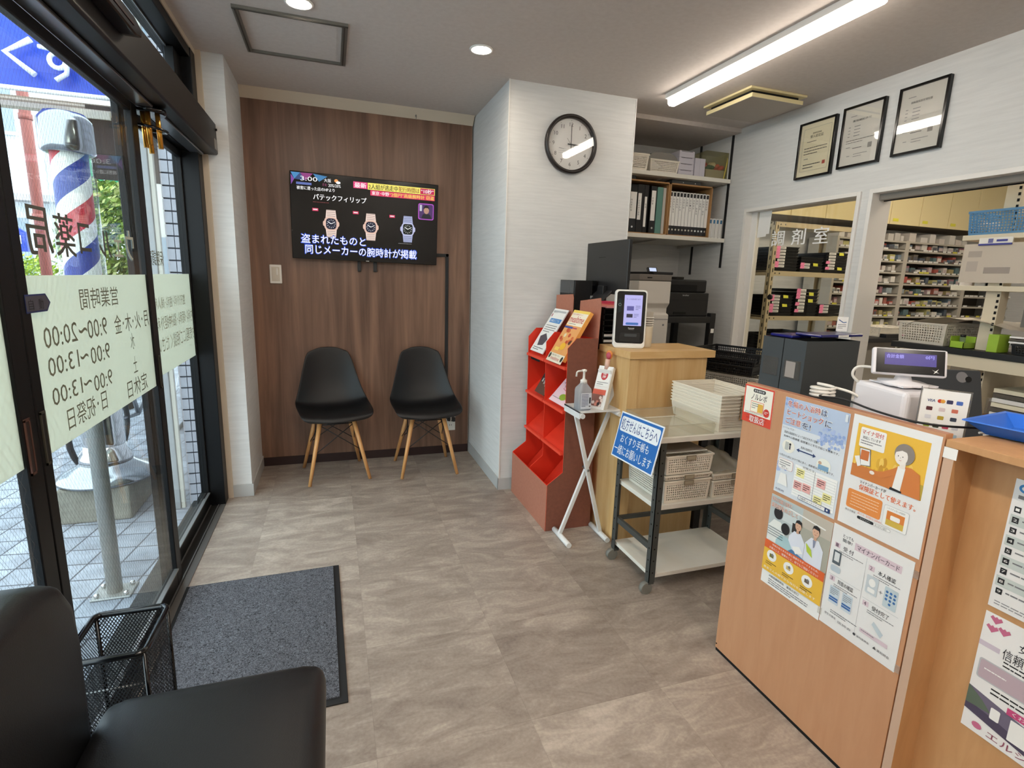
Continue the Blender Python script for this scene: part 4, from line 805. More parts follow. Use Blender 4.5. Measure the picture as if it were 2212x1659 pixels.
# printers
wp = thing('laser_printer', 'tall white multifunction printer with grey scanner lid behind the counter', 'printer', (1.92, 3.1, .0))
g = W(wp); g.prism([(2.86, .72), (3.20, .72), (3.20, 1.335), (2.86, 1.335), (2.86, 1.20), (2.885, 1.17), (2.885, 1.14), (2.86, 1.13)], 'x', 1.775, 2.005, mat('printer white', 'CFCAC2', .45)); g.build('body', wp, .004)
g = W(wp); g.box(1.775, 2.005, 2.858, 3.20, 1.337, 1.375, mat('printer dark grey', '6E6862', .45)); g.build('scanner', wp, .004)
g = W(wp); g.box(1.83, 1.86, 2.852, 2.859, 1.352, 1.358, M_HOLE); g.box(1.776, 2.004, 2.8575, 2.8605, 1.10, 1.103, M_INKG); g.box(1.965, 1.975, 2.8565, 2.859, 1.06, 1.072, M_INKG); g.build('seam', wp)
g = G(Matrix.Translation((1.885, 2.90, 1.40)) @ Matrix.Rotation(-.5, 4, 'X')); g.box(-.034, .034, -.006, .006, -.016, .018, M_BLKM); g.T = wp.matrix_basis.inverted() @ g.T; g.v = [tuple(wp.matrix_basis.inverted() @ Vector(p)) for p in g.v]; g.build('control_panel', wp, .002)
g = G(); g.T = wp.matrix_basis.inverted() @ Matrix.Translation((1.885, 2.90, 1.40)) @ Matrix.Rotation(-.5, 4, 'X'); g.box(-.022, .026, -.0075, -.006, -.010, .013, em('C8D4F0', .8)); g.build('display', wp)
g = W(wp); g.box(1.88, 2.02, 2.87, 3.18, 1.375, 1.392, M_BLKM); g.build('document_feeder', wp, .003)
ps = thing('printer_stand', 'black stand carrying the black printer in the niche', 'stand', (2.3, 3.3, 0))
g = W(ps); g.box(2.04, 2.60, 3.14, 3.62, 1.055, 1.10, M_BLKM); g.build('top_board', ps, .003)
for x, y in ((2.07, 3.16), (2.575, 3.16), (2.575, 3.58), (2.07, 3.58)):
    g = W(ps); g.box(x-.022, x+.022, y-.022, y+.022, 0, 1.055 if x < 2.5 else 1.125, M_BLKM); g.build('leg', ps, .003)
g = W(ps); g.box(2.565, 2.59, 3.136, 3.14, .985, 1.015, M_PAPER); g.build('sticker', ps)
bp_ = thing('inkjet_printer', 'black compact printer on the black stand in the niche', 'printer', (2.34, 3.38, 1.1005))
g = W(bp_); g.box(2.13, 2.545, 3.17, 3.56, 1.1005, 1.265, M_BLKM); g.build('body', bp_, .006)
g = W(bp_); g.box(2.12, 2.535, 3.19, 3.56, 1.265, 1.355, M_BLKM); g.build('lid', bp_, .01)
g = W(bp_); g.box(2.16, 2.45, 3.185, 3.192, 1.275, 1.318, M_HOLE); g.box(2.26, 2.36, 3.165, 3.172, 1.115, 1.13, M_HOLE); g.box(2.12, 2.545, 3.1685, 3.1705, 1.213, 1.2145, M_HOLE); g.build('paper_slot', bp_)
g = W(bp_); sh = Sheet(g, (2.325, 3.1695, 1.252), (1, 0, 0), (0, 0, -1), .06, .012, None, 0); sh.text(0, 0, .052, .011, 'brother', M_INKL, 1, .03); g.box(2.175, 2.195, 3.1685, 3.17, 1.185, 1.192, M_PAPER); g.build('maker_mark', bp_)
g = W(bp_); g.box(2.27, 2.36, 3.22, 3.30, 1.355, 1.372, M_BLK2); g.build('display_panel', bp_, .004)
# black baskets on the desk
def card_label(w_, d_, pink=True):
    def f(t):
        g = G(); y = -d_/2-.0045; h = t['h_']
        g.box(w_*.02, w_*.30, y-.001, y, h-.022, h-.006, M_PAPER)
        if pink: g.box(-w_*.03, w_*.06, y-.003, y-.001, h-.02, h+.004, ink('F07AA8'))
        g.build('name_tag', t)
    return f
BM = mat('black basket plastic', '101012', .4)
for k, (z, dx, lb) in enumerate(((.835, 0, 'black basket at the bottom of the three on the staff desk'), (.868, .01, 'black basket in the middle of the three on the staff desk'), (.905, .04, 'black basket on top of the three on the staff desk, tagged in pink'))):
    t = basket(lb, (2.22+dx, 2.52, z), .30, .40, .052, .42, 'black baskets on the staff desk', m1=BM, pm=PERFD, ins=.006, mid=(.15, .8))
    if k == 2:
        g = G(); g.box(-.07, .02, -.2065, -.2035, .026, .046, M_PAPER); g.box(.07, .11, -.2065, -.2035, .03, .046, M_PAPER); g.box(-.085, -.06, -.208, -.2065, .028, .05, ink('F07AA8')); g.build('name_tag', t)
basket('grey white basket under the black baskets on the staff desk', (2.26, 2.52, .7205), .32, .42, .105, .42, None, m1=mat('grey white plastic', 'B8B4AA', .5), pm=holes('grey perforated plastic', 'B8B4AA', .012, .012, .6, .6), ins=.01, tg=('brown label strip', '9C7650'))
basket('low black basket with a note beside the brown counter panel', (2.06, 2.02, .7205) if False else (2.34, 2.29, .7205), .22, .12, .05, .15, None, m1=BM, pm=PERFD, ins=.004)
g = G(); g.T = Matrix.Translation((2.36, 2.28, .772)) @ Matrix.Rotation(.15, 4, 'Z') @ Matrix.Rotation(.5, 4, 'X'); sh = Sheet(g, (-.06, .03, 0), (1, 0, 0), (0, -1, 0), .13, .07, M_PAPER); sh.text(.03, .02, .06, .022, 'うえか', M_INK, 1); tag(g.build('handwritten_note'), 'white note with handwriting on the low black basket', 'note')
g = G(); g.box(1.84, 2.06, 2.36, 2.60, .7205, .742, M_BLKM); g.box(1.85, 2.05, 2.37, 2.58, .742, .75, mat('grey folder', '5A544C', .6)); tag(g.build('folder_stack'), 'flat dark folders on the desk right of the cups', 'folders')
basket('grey basket on the desk beneath the black printer', (2.30, 2.86, .7205), .30, .22, .12, 0, None, m1=mat('grey white plastic'), pm=holes('grey perforated plastic', 'B8B4AA', .012, .012, .6, .6), ins=.01)
# ------------------------------------------------------------------ niche shelves
for z0, z1, lb in ((2.041, 2.068, 'upper white wall shelf in the niche'), (1.630, 1.658, 'lower white wall shelf in the niche')):
    s_ = thing('wall_shelf', lb, 'shelf', (2.26, 3.57, z0), group='white shelves in the niche'); g = W(s_); g.box(1.768, 2.735, 3.30, 3.84, z0, z1, WS); g.build('board', s_, .0015)
    for x in (2.20, 2.715):
        g = W(s_); g.prism([(3.36, z0), (3.83, z0), (3.83, z0-.022), (3.36, z0-.006)], 'x', x-.003, x+.003, mat('white bracket', 'B8B4AC', .5)); g.build('bracket', s_)
for y in (3.33, 3.68):
    g = G(); g.box(2.7405, 2.7495, y-.008, y+.008, 1.45 if y < 3.5 else 1.40, 2.37, M_BLKM); tag(g.build('shelf_rail'), ('black slotted shelf rail on the right wall, nearer the window' if y < 3.5 else 'black slotted shelf rail deep in the niche on the right wall'), 'shelf rail', 'black shelf rails in the niche')
CB = mat('tan chipboard', 'A47B4E', .6)
for x0, x1, lb in ((1.80, 2.253, 'open tan bookcase box holding the black binders, left on the lower shelf'), (2.257, 2.612, 'open tan bookcase box holding the white labelled binders, right on the lower shelf')):
    t = thing('bookcase_box', lb, 'bookcase', ((x0+x1)/2, 3.46, 1.6585), group='tan bookcase boxes on the lower shelf'); g = W(t)
    for q in ((x0, x0+.009, 1.6585, 2.010), (x1-.009, x1, 1.6585, 2.010), (x0, x1, 1.6585, 1.666), (x0, x1, 2.001, 2.010)): g.box(q[0], q[1], 3.325, 3.60, q[2], q[3], CB)
    g.box(x0, x1, 3.60, 3.606, 1.6585, 2.01, CB); g.build('case', t)
def binder(lb, x0, x1, z0, z1, body, lab=None, ring=True, grp=None, top=None, txt=None, y=3.345, cap=None):
    t = thing('binder', lb, 'binder', ((x0+x1)/2, y+.13, z0), group=grp); g = W(t); g.box(x0+.0006, x1-.0006, y, y+.245, z0, z1, body); cv_ = g.build('cover', t, .0015)
    if lab:
        g = W(t); a, b, l0, l1, mt = lab; g.box(x0+a, x1-b, y-.001, y, l0, l1, mt)
        if top: g.box(x0+a+.004, x1-b-.003, y-.0015, y-.001, l1-.032, l1-.006, top)
        if txt:
            sh = Sheet(g, (x0+a+.003, y-.001, l1-.045), (1, 0, 0), (0, 0, -1), x1-b-x0-a-.006, l1-l0-.07, None, 0)
            n_ = len(txt); hh = min((l1-l0-.07)/n_, .017)
            for i, ch in enumerate(txt): sh.text(0, i*hh, min(sh.w, .013), hh*.8, ch, M_INKG if lab[4] is M_PAPER else M_INK, 1)
        g.build('label', cv_)
    if ring:
        g = W(t); g.tube([((x0+x1)/2, y-.002, z0+.035), ((x0+x1)/2, y+.001, z0+.035)], min(.007, (x1-x0)*.28), M_CHR, 12); g.build('finger_ring', cv_)
    return t
GB = 'black binders in the left bookcase box'
z0 = 1.6665
binder('thin white binder leftmost in the left bookcase box', 1.81, 1.835, z0, z0+.30, M_PAPER, ring=False, grp=GB)
binder('thick black binder second from the left in the left bookcase box', 1.84, 1.905, z0, z0+.31, M_BLKM, (.012, .012, z0+.08, z0+.24, M_PAPER), grp=GB, txt='その他') 
binder('narrow white striped binder before the thick black ones', 1.909, 1.950, z0, z0+.312, M_BLKM, (.018, .006, z0+.05, z0+.30, M_PAPER), grp=GB, ring=False, txt='薬歴関係書類')
binder('black binder with a short white label and silver ring, left bookcase box', 1.952, 2.012, z0, z0+.315, M_BLK2, (.006, .006, z0+.09, z0+.265, M_PAPER), grp=GB, txt='納品書控綴')
binder('black binder with a long label beginning high, middle of the left bookcase box', 2.014, 2.066, z0, z0+.318, M_BLKM, (.004, .022, z0+.085, z0+.26, M_PAPER), grp=GB, ring=False, txt='その他請求書類')
binder('narrow black binder beside the long-labelled one', 2.067, 2.10, z0, z0+.318, M_BLKM, (.003, .012, z0+.04, z0+.24, M_PAPER), grp=GB, ring=False, txt='別冊')
binder('black binder with grey foot label before the teal folder', 2.118, 2.165, z0, z0+.315, M_BLKM, (.006, .008, z0+.085, z0+.285, M_PAPER), grp=GB, txt='手順書')
binder('teal green folder in the left bookcase box', 2.168, 2.215, z0, z0+.312, mat('teal cover', '5E8A80', .6), ring=False, grp=GB)
binder('pale grey folder at the right end of the left bookcase box', 2.217, 2.24, z0, z0+.310, mat('pale grey cover', 'BEBBB4', .6), ring=False, grp=GB)
names = ['麻薬帳簿', '麻薬処方箋控', '薬局製剤', 'レセプト控', '金銭出納', '文書綴', '返戻･減点', '保険請求', '研修 勉強会', '介護関係', '在庫表 棚卸', '廃棄記録']
ords = ['leftmost', 'second', 'third', 'fourth', 'fifth', 'sixth', 'seventh', 'eighth', 'ninth', 'tenth', 'eleventh', 'rightmost']
for k in range(12):
    x0 = 2.268+k*.0278
    binder(f'narrow white labelled binder, {ords[k]} in the right bookcase box', x0, x0+.0274, z0, z0+.295+random.uniform(-.004, .004), mat('charcoal binder', '26262A', .45), (.0012, .0012, z0+.062, z0+.292, M_PAPER), grp='white labelled binders in the right bookcase box', top=M_INK, txt=names[k])
for k in range(4):
    x0 = 2.617+k*.0305
    binder(f'small white binder with blue label, {("leftmost", "second", "third", "rightmost")[k]} of four on the lower shelf', x0, x0+.026, 1.6585, 1.797, M_PAPER, (.002, .002, 1.665, 1.795, mat('pale label', 'D8D6D0', .6)), ring=False, grp='small white binders on the lower shelf', top=ink('2F6C94'), y=3.34)
for x0, x1, z, mt, lb, nt_ in ((1.80, 1.99, 2.0105, M_BLKM, 'black binder lying flat with a white spine label on the left bookcase box', 1), (2.28, 2.52, 2.0105, mat('dark grey cover', '4A4A4A', .5), 'dark grey binder lying flat on the right bookcase box', 0)):
    t = thing('flat_binder', lb, 'binder', (x0, 3.4, z)); g = W(t); g.box(x0, x1, 3.345, 3.59, z, z+.026, mt); g.build('cover', t, .002)
    g = W(t)
    if nt_: g.box(x0+.005, x0+.125, 3.3435, 3.345, z+.002, z+.023, M_PAPER); g.box(x0+.02, x0+.045, 3.343, 3.3436, z+.006, z+.02, M_INK); g.build('label', t)
    else:
        for x in (x0+.09, x0+.19): g.tube([(x, 3.343, z+.013), (x, 3.346, z+.013)], .004, M_CHR, 10)
        g.build('ring', t)
# upper shelf
Zs = 2.0685
basket('white perforated basket at the left end of the upper shelf', (1.955, 3.47, Zs+.002), .245, .26, .112, 0, 'white baskets on the upper shelf', ins=.01, rim=.01)
basket('white perforated basket with a plastic bag on it on the upper shelf', (2.205, 3.47, Zs+.001), .232, .26, .088, 0, 'white baskets on the upper shelf', ins=.01, rim=.01)
g = G(); random.seed(11); n = 10; r0 = g.add([(2.06+.27*i/n, 3.37+.22*j/n, 2.160+.05*min(1, 3*i/n)*min(1, 3*(1-i/n)+.3)+random.uniform(-.004, .006)) for j in range(n+1) for i in range(n+1)])
for j in range(n):
    for i in range(n): q = r0+j*(n+1)+i; g.face([q, q+1, q+n+2, q+n+1], mat('grey plastic bag', '8C8882', .35), smooth=True)
rb = g.add([(2.06+.27*i/n, 3.37, 2.158) for i in range(n+1)])
for i in range(n): g.face([rb+i, rb+i+1, r0+i+1, r0+i], mat('grey plastic bag', '8C8882', .35))
tag(g.build('plastic_bag'), 'grey plastic bag lying on the right-hand basket of the upper shelf', 'plastic bag')
LV = mat('lavender white card', 'C9C5CE', .6)
for k in range(4):
    t = thing('storage_box', f'{("lowest", "second lowest", "second highest", "topmost")[k]} white box of the pile of four on the upper shelf', 'box', (2.385, 3.45, Zs+.0415*k), group='white boxes piled on the upper shelf'); g = G(); g.box(-.062, .062, -.1, .12, .0005, .041, LV); g.build('body', t, .001)
    g = G(); g.box(-.045, .045, -.1012, -.1, .036, .0385, M_HOLE); g.build('finger_slot', t)
for k in range(2):
    t = thing('storage_box', f'upright white box beside the pile on the upper shelf, {("left", "right")[k]} of two', 'box', (2.478+k*.044, 3.45, Zs), group='upright white boxes on the upper shelf'); g = G(); g.box(-.0215, .0215, -.1, .1, 0, .128, LV); g.build('body', t, .001)
fb = thing('flower_gift', 'rose arrangement in a clear gift bag at the end of the upper shelf', 'flowers', (2.655, 3.42, Zs))
g = G(); g.box(-.09, .075, -.05, .06, 0, .07, mat('cream gift box', 'B4AB9C', .6)); g.build('gift_box', fb, .003)
random.seed(5)
for c, x, z in (('C8503C', -.08, .10), ('2E5A34', -.05, .09), ('E4D8B8', -.01, .108), ('D8644C', .035, .098), ('2E5A34', -.025, .085), ('C8503C', .055, .085)):
    g = G(); mt = ink(c)
    for k in range(5): g.ball((x+random.uniform(-.008, .008), random.uniform(-.03, .0), z+random.uniform(-.006, .008)), .02, mt, 8, (1, 1, .8))
    g.build('leaf' if c == '2E5A34' else 'flower', fb)
g = G(); bgm = glass('clear gift film', 'EFEDD8', strong=2.2, alpha=.12, hx='C8C4A0'); g.box(-.10, .092, -.06, .07, .002, .19, bgm); g.build('film', fb)
g = G(); g.prism([(.06, .005), (.066, .005), (.085, .12), (.082, .16)], 'y', -.062, -.06, mat('gold ribbon', 'D8C860', .3)); g.build('ribbon', fb)
# ------------------------------------------------------------------ cash counter with posters
cc = thing('cash_counter', 'orange brown reception counter panel covered with posters', 'counter', (1.5, 1.08, 0))
g = W(cc); g.box(1.3005, 1.325, .771, 1.386, .012, 1.008, M_CTR, tp=M_CTRE); g.build('front_panel', cc, .001)
g = W(cc); g.box(1.302, 1.323, .775, 1.384, 0, .012, M_HOLE); g.build('plinth', cc)
g = W(cc); g.box(1.325, 1.86, .771, 1.380, .80, .83, mat('desk laminate', '8E8880', .5)); g.build('desktop', cc)
g = W(cc); g.box(1.325, 1.84, 1.36, 1.38, 0, .80, M_CTR); g.box(1.325, 1.84, .772, .79, 0, .80, M_CTR); g.build('side_panel', cc)
g = W(cc); g.tube([(1.2998, 1.381, .028), (1.301, 1.381, .028)], .003, M_HOLE, 8); g.build('screw', cc)
mc = thing('writing_counter', 'maple coloured open-front counter with a flat top at the right edge', 'counter', (1.6, .2, 0))
g = W(mc); g.box(1.300, 1.86, -.75, .768, .981, .998, M_MAP, fr=M_MAPE); g.build('countertop', mc, .001)
g = W(mc); g.box(1.3015, 1.86, .747, .768, 0, .981, M_MAP, lf=M_MAPE); g.build('side_panel', mc)
g = W(mc); g.box(1.378, 1.40, -.75, .747, 0, .981, M_MAP); g.build('back_panel', mc)
g = W(mc); g.box(1.3005, 1.3015, .742, .770, .955, .980, M_PAPER); g.build('white_clip', mc)
g = W(mc); g.box(1.3008, 1.3015, .752, .756, .986, .990, M_HOLE); g.build('nail_hole', mc)
def poster(nm, lb, x, y1, z1, w_, h_, base, art, cat='poster', curl=None, grp=None):
    g = G(); sh = Sheet(g, (x-.0006, y1, z1), (0, -1, 0), (0, 0, -1), w_, h_, base, .0006); sh.n = Vector((-1, 0, 0)); art(sh)
    if curl: g.v = [(x-.0006-curl(y1-y, z1-z)+(X-x)*1, y, z) for X, y, z in g.v]
    o = g.build(nm)
    return tag(o, lb, cat, grp)
OR = ink('E06A30'); NV = ink('2A3C6C'); RD = ink('C8503C'); LB = ink('B4C4DC'); YL = ink('E8B83C')
def a1(s):
    s.rect(0, 0, s.w, s.h, ink('D8442C'), 1); s.rect(.005, .005, s.w-.010, s.h-.034, ink('F0EBDC'), 2)
    s.rrect(.038, .009, .052, .0115, .005, M_INK, 3); s.text(.043, .0115, .042, .0065, '緊急避妊薬', M_PAPER, 4); s.text(.032, .024, .066, .021, 'ノルレボ', M_INK, 3, .02)
    s.rect(.033, .05, .055, .036, ink('D8442C'), 3); s.rect(.0345, .0515, .052, .033, ink('F4EED8'), 4); s.rect(.064, .055, .022, .028, ink('E0B048'), 5); s.para(.038, .056, .028, 3, .007, M_INKG, 5); s.ell(.102, .078, .0125, .0135, ink('C83828'), 5); s.para(.094, .074, .016, 2, .005, M_PAPER, 6)
    s.para(.012, .088, .09, 2, .005, M_INKG, 4, .3); s.rect(.02, .098, .09, .003, ink('C83828'), 4); s.rect(.02, .106, .085, .005, ink('C83828'), 4); s.text(.034, s.h-.026, .064, .022, '取扱店', M_PAPER, 5, .02)
poster('small_poster', 'small red and cream notice at the far top corner of the orange brown counter', 1.3005, 1.388, 1.003, .125, .124, M_PAPER, a1)
def a2(s):
    random.seed(21)
    s.rect(0, 0, s.w, .086, LB, 1); s.rect(0, .086, s.w, s.h-.086, ink('D8DEE4'), 1)
    for cx, cy, n_ in ((.012, .012, 26), (.17, .085, 60), (.012, .215, 18)):
        for k in range(n_): a, r = random.uniform(0, 6.3), random.random()**.6*(.036 if n_ > 30 else .022); x, y = cx+r*1.3*math.cos(a), cy+r*.8*math.sin(a); s.ell(min(max(x, .006), s.w-.006), max(y, .006), .005, .005, ink('8FA6D4' if k % 2 else 'A9BBDF'), 2, 6)
    t1, t2, t3 = '冬場の入浴時', 'ヒートショック', 'ご注意を!'
    for t, x, y, w_, c in (('冬場の入浴時', .012, .008, .115, RD), ('は', .130, .008, .018, NV), ('ヒートショック', .014, .034, .125, RD), ('に', .146, .036, .02, NV), ('ご注意', .012, .060, .055, RD), ('を!', .072, .061, .03, NV)):
        s.text(x-.001, y-.001, w_+.002, .0205, t, M_PAPER, 3, .05); s.text(x, y, w_, .0185, t, c, 6, .0)
    s.text(.006, .09, .045, .006, 'ヒートショックとは･･･', M_INK, 2); s.text(.012, .102, .125, .0075, '急激な温度変化によって血圧が大きく変動し', M_INK, 2); s.text(.012, .115, .19, .007, '失神や心筋梗塞･脳梗塞などを引き起こす現象です。', M_INK, 2)
    s.ell(.034, .148, .023, .020, ink('ECE9DC'), 2); s.rect(.022, .135, .013, .025, ink('B8BCB8'), 3); s.ell(.040, .14, .004, .004, M_INK, 4, 8); s.rect(.037, .144, .006, .012, ink('5A5864'), 4); s.ell(.16, .165, .023, .02, ink('E8EAE0'), 2); s.rect(.143, .165, .034, .014, ink('7FA6C4'), 3); s.ell(.148, .16, .006, .005, ink('C8A890'), 4, 8)
    s.line([(.068, .148), (.128, .148)], .0035, NV, 3); s.poly([(.064, .148), (.074, .154), (.074, .142)], NV, 3); s.poly([(.132, .148), (.122, .142), (.122, .154)], NV, 3); s.text(.078, .133, .04, .007, '急激な温度変化', M_INK, 3)
    s.text(.006, .176, .19, .007, '11月から3月にかけて特に多く、高齢者は注意が必要です。', M_INK, 2)
    s.rrect(.005, .19, .055, .032, .007, ink('DDA098'), 2); s.rrect(.0058, .1908, .0534, .0304, .0065, M_PAPER, 3); s.para(.011, .196, .04, 3, .007, M_INKG, 4); s.text(.02, .214, .024, .005, '防ごう!', M_INK, 4)
    s.rect(.068, .192, .142, .096, ink('F2F2EE'), 2)
    for k in range(11): s.rect(.07, .2+k*.008, .138, .0008, ink('B8C0C4'), 3)
    s.rect(.138, .192, .0012, .096, M_INKG, 4); s.text(.095, .189, .04, .007, '対策方法', M_INKG, 4)
    for x, y, c in ((.076, .2, 'EDE6A0'), (.072, .24, 'E8AEA8'), (.103, .238, 'E8AEA8'), (.148, .206, 'E8AEA8'), (.172, .24, 'EDE6A0'), (.144, .258, 'EDE6A0')): s.rect(x, y, .028, .026, ink(c), 5); s.para(x+.003, y+.005, .022, 3, .006, M_INK, 6)
    s.poly([(.012, .272), (.02, .235), (.04, .235), (.05, .272)], M_PAPER, 4)
    s.text(.006, .287, .035, .007, '大阪府', NV, 3); s.rrect(.094, .279, .108, .013, .002, NV, 6); s.rect(.0955, .2805, .09, .010, M_PAPER, 7); s.text(.10, .2825, .075, .006, '大阪府 ヒートショック', M_INK, 8); s.ell(.193, .285, .003, .003, M_PAPER, 8, 10)
    s.rect(.205, .004, .008, .02, ink('DDE4EA'), 6)
poster('poster', 'light blue bathing heat-shock poster, upper left of the four posters on the orange brown counter', 1.3005, 1.219, .996, .216, .302, M_LAM, a2, grp='posters on the orange brown counter')
def a3(s):
    s.rect(.016, .021, .181, .142, YL, 1); random.seed(4)
    for k in range(26): x = random.uniform(.018, .19); y = random.uniform(.10, .14); s.ell(x, y, .006, .014, ink(random.choice(('D9A832', 'EFC860', 'C89428'))), 2, 8)
    s.rect(.016, .13, .13, .033, ink('C87838'), 3); s.rect(.145, .125, .052, .038, ink('B8A03C'), 2.5)
    s.rrect(.026, .028, .068, .052, .004, M_PAPER, 4); s.text(.03, .033, .058, .013, 'マイナ受付', RD, 5, .03); s.text(.034, .05, .048, .008, '対応しています', M_INK, 5, .02); s.para(.03, .062, .056, 2, .0065, M_INKG, 5)
    s.poly([(.03, .083), (.06, .081), (.066, .125), (.038, .13)], M_INKG, 4); s.poly([(.032, .085), (.058, .083), (.064, .123), (.04, .128)], M_PAPER, 5); s.rect(.036, .087, .022, .026, ink('C87038'), 6); s.poly([(.02, .11), (.033, .105), (.04, .13), (.032, .135)], M_PAPER, 5)
    BL_ = ink('CC7A3A'); s.poly([(.118, .163), (.122, .11), (.138, .096), (.165, .094), (.186, .104), (.196, .163)], BL_, 6); s.poly([(.07, .134), (.10, .125), (.122, .11), (.128, .125), (.10, .142), (.072, .142)], BL_, 7)
    s.poly([(.134, .098), (.128, .163), (.148, .163), (.152, .1)], M_PAPER, 8); s.poly([(.124, .156), (.122, .163), (.152, .163), (.152, .158)], M_INK, 9); s.rect(.137, .086, .014, .016, ink('ECE2D8'), 9); s.ell(.144, .066, .024, .026, ink('8A8078'), 8, 24); s.ell(.138, .074, .0155, .02, ink('F0E8E0'), 10, 20); s.poly([(.122, .066), (.128, .052), (.15, .05), (.16, .064), (.15, .06), (.138, .058)], ink('8A8078'), 11)
    for x in (.131, .142): s.ell(x, .073, .0012, .0015, M_INK, 12, 8)
    s.line([(.134, .083), (.137, .084), (.14, .083)], .0008, RD, 12); s.line([(.137, .075), (.136, .078)], .0006, M_INKG, 12)
    s.ell(.073, .138, .007, .005, ink('F0E4D8'), 8, 10)
    s.text(.045, .168, .07, .0085, 'マイナンバーカードが', M_INK, 2, .03); s.text(.045, .179, .145, .015, '保険証として使えます。', OR, 2, .03)
    s.rrect(.017, .20, .095, .052, .006, ink('E08A40'), 1); s.para(.028, .209, .076, 5, .008, ink('F4D8B8'), 2, .2); s.rrect(.118, .204, .062, .056, .005, M_INKL, 1); s.rrect(.1188, .2048, .0604, .0544, .0045, M_PAPER, 2); s.text(.125, .208, .045, .005, 'このステッカーが目印!', M_INKG, 3); s.rect(.127, .217, .044, .022, ink('D88038'), 3); s.rect(.127, .239, .044, .015, ink('D0B048'), 3); s.rrect(.137, .226, .024, .012, .003, M_PAPER, 4)
    s.text(.017, .257, .03, .006, '厚生労働省', M_INKG, 1); s.text(.053, .254, .085, .006, '詳しくは、受付窓口にお声がけください。', OR, 1); s.rrect(.053, .264, .046, .008, .004, M_INK, 1); s.text(.062, .2655, .028, .005, 'マイナンバー', M_PAPER, 3); s.rrect(.097, .264, .046, .008, .004, M_INKG, 0.5); s.rrect(.0975, .2645, .045, .007, .0035, M_PAPER, 0.8); s.text(.103, .2655, .03, .005, 'オンライン窓口', M_INK, 3)
poster('poster', 'laminated orange and yellow poster of a woman with a card reader, upper right of four', 1.3005, .993, 1.0, .2175, .303, M_LAM, a3, grp='posters on the orange brown counter')
def a4(s):
    s.rect(0, 0, s.w, .158, ink('A8A698'), 1); s.rect(0, 0, .12, .158, ink('B6C0C0'), 1.5); s.rect(.12, 0, .1, .055, ink('BEB6A8'), 1.6); s.rect(.05, .022, .06, .045, ink('CBD3D2'), 2); s.line([(.06, .02), (.2, .03)], .004, M_PAPER, 3); s.rect(.09, .058, .03, .03, ink('2E2A28'), 3)
    def man(x, y, r, hair, coat, face=True, ww=1.9):
        s.poly([(x-r*ww, s.h*.52), (x-r*ww, y+r*3.0), (x-r*.8, y+r*1.5), (x+r*.8, y+r*1.5), (x+r*ww, y+r*3.0), (x+r*ww, s.h*.52)], coat, 5)
        if face: s.rect(x-r*.3, y+r*.8, r*.6, r*.9, ink('C89C80'), 6); s.ell(x, y+r*.15, r*.72, r*.95, ink('D8AC90'), 7); s.poly([(x-r*.8, y), (x-r*.6, y-r*.9), (x, y-r*1.2), (x+r*.7, y-r*.9), (x+r*.85, y+r*.2), (x+r*.5, y-r*.4), (x-r*.5, y-r*.45)], hair, 8)
        else: s.ell(x, y, r, r*1.15, hair, 8)
        if face:
            for q in (-.28, .28): s.ell(x+q*r, y+r*.1, r*.08, r*.06, M_INK, 9, 6)
            s.line([(x-r*.2, y+r*.6), (x, y+r*.66), (x+r*.2, y+r*.6)], r*.08, ink('A05848'), 9)
    HR = ink('1C1A1C'); CT = ink('DCE0EA')
    man(.112, .058, .015, HR, CT); man(.172, .048, .016, HR, CT); s.poly([(.166, .075), (.176, .075), (.174, .095), (.170, .1)], ink('8A90A8'), 9)
    s.poly([(.145, .095), (.165, .108), (.172, .13), (.152, .12)], ink('B4C840'), 10); s.poly([(.1, .13), (.125, .12), (.14, .135), (.115, .148)], M_PAPER, 10); s.poly([(.08, .158), (.1, .14), (.15, .152), (.16, .158)], ink('4E7CA8'), 9)
    man(.035, .052, .017, HR, ink('E4E6E0'), False); [s.rect(.004, .105+k*.008, .06, .0018, ink('4A5A60'), 11) for k in range(4)]; man(.068, .09, .016, HR, ink('A8C8CC'), False)
    s.text(.006, .005, .075, .014, '薬学の知識と技術で', M_PAPER, 11, .05); s.text(.006, .005, .075, .014, '薬学の知識と技術で', ink('C87858'), 12); s.text(.006, .024, .10, .016, '薬剤師をめざして', M_PAPER, 11, .05); s.text(.006, .024, .10, .016, '薬剤師をめざして', ink('C87858'), 12)
    s.rect(0, .152, s.w, .028, ink('D8602C'), 12); s.text(.03, .156, .17, .007, '地域の皆さまのお薬と健康をサポートするため、', M_PAPER, 13); s.text(.02, .168, .18, .008, 'お薬のこと、健康のこと、何でもご相談ください!', M_PAPER, 13)
    s.rect(0, .18, s.w, .076, YL, 12)
    for x, y, c in ((.033, .198, '6E6A28'), (.10, .203, 'C8B070'), (.168, .207, '6A5A48')): s.ell(x, y, .019, .018, M_PAPER, 13, 20); s.rect(x-.008, y-.006, .016, .012, ink(c), 14); s.ell(x+.003, y-.004, .004, .005, M_INKG, 15, 8); s.para(x-.02, y+.024, .042, 2, .006, M_INK, 13)
    s.text(.008, .24, .195, .008, '患者さんの健やかな毎日を応援します', ink('F6F0D8'), 14, .02); s.text(.03, .262, .06, .008, '大阪府薬剤師会', M_INK, 2); s.text(.10, .262, .045, .008, '薬局の窓口', M_INK, 2); s.para(.03, .276, .15, 3, .007, M_INKG, 2)
poster('poster', 'photo poster of pharmacists at a counter with curling lower edge, lower left of the four', 1.3005, 1.2215, .682, .2195, .301, M_PAPER, a4, grp='posters on the orange brown counter')
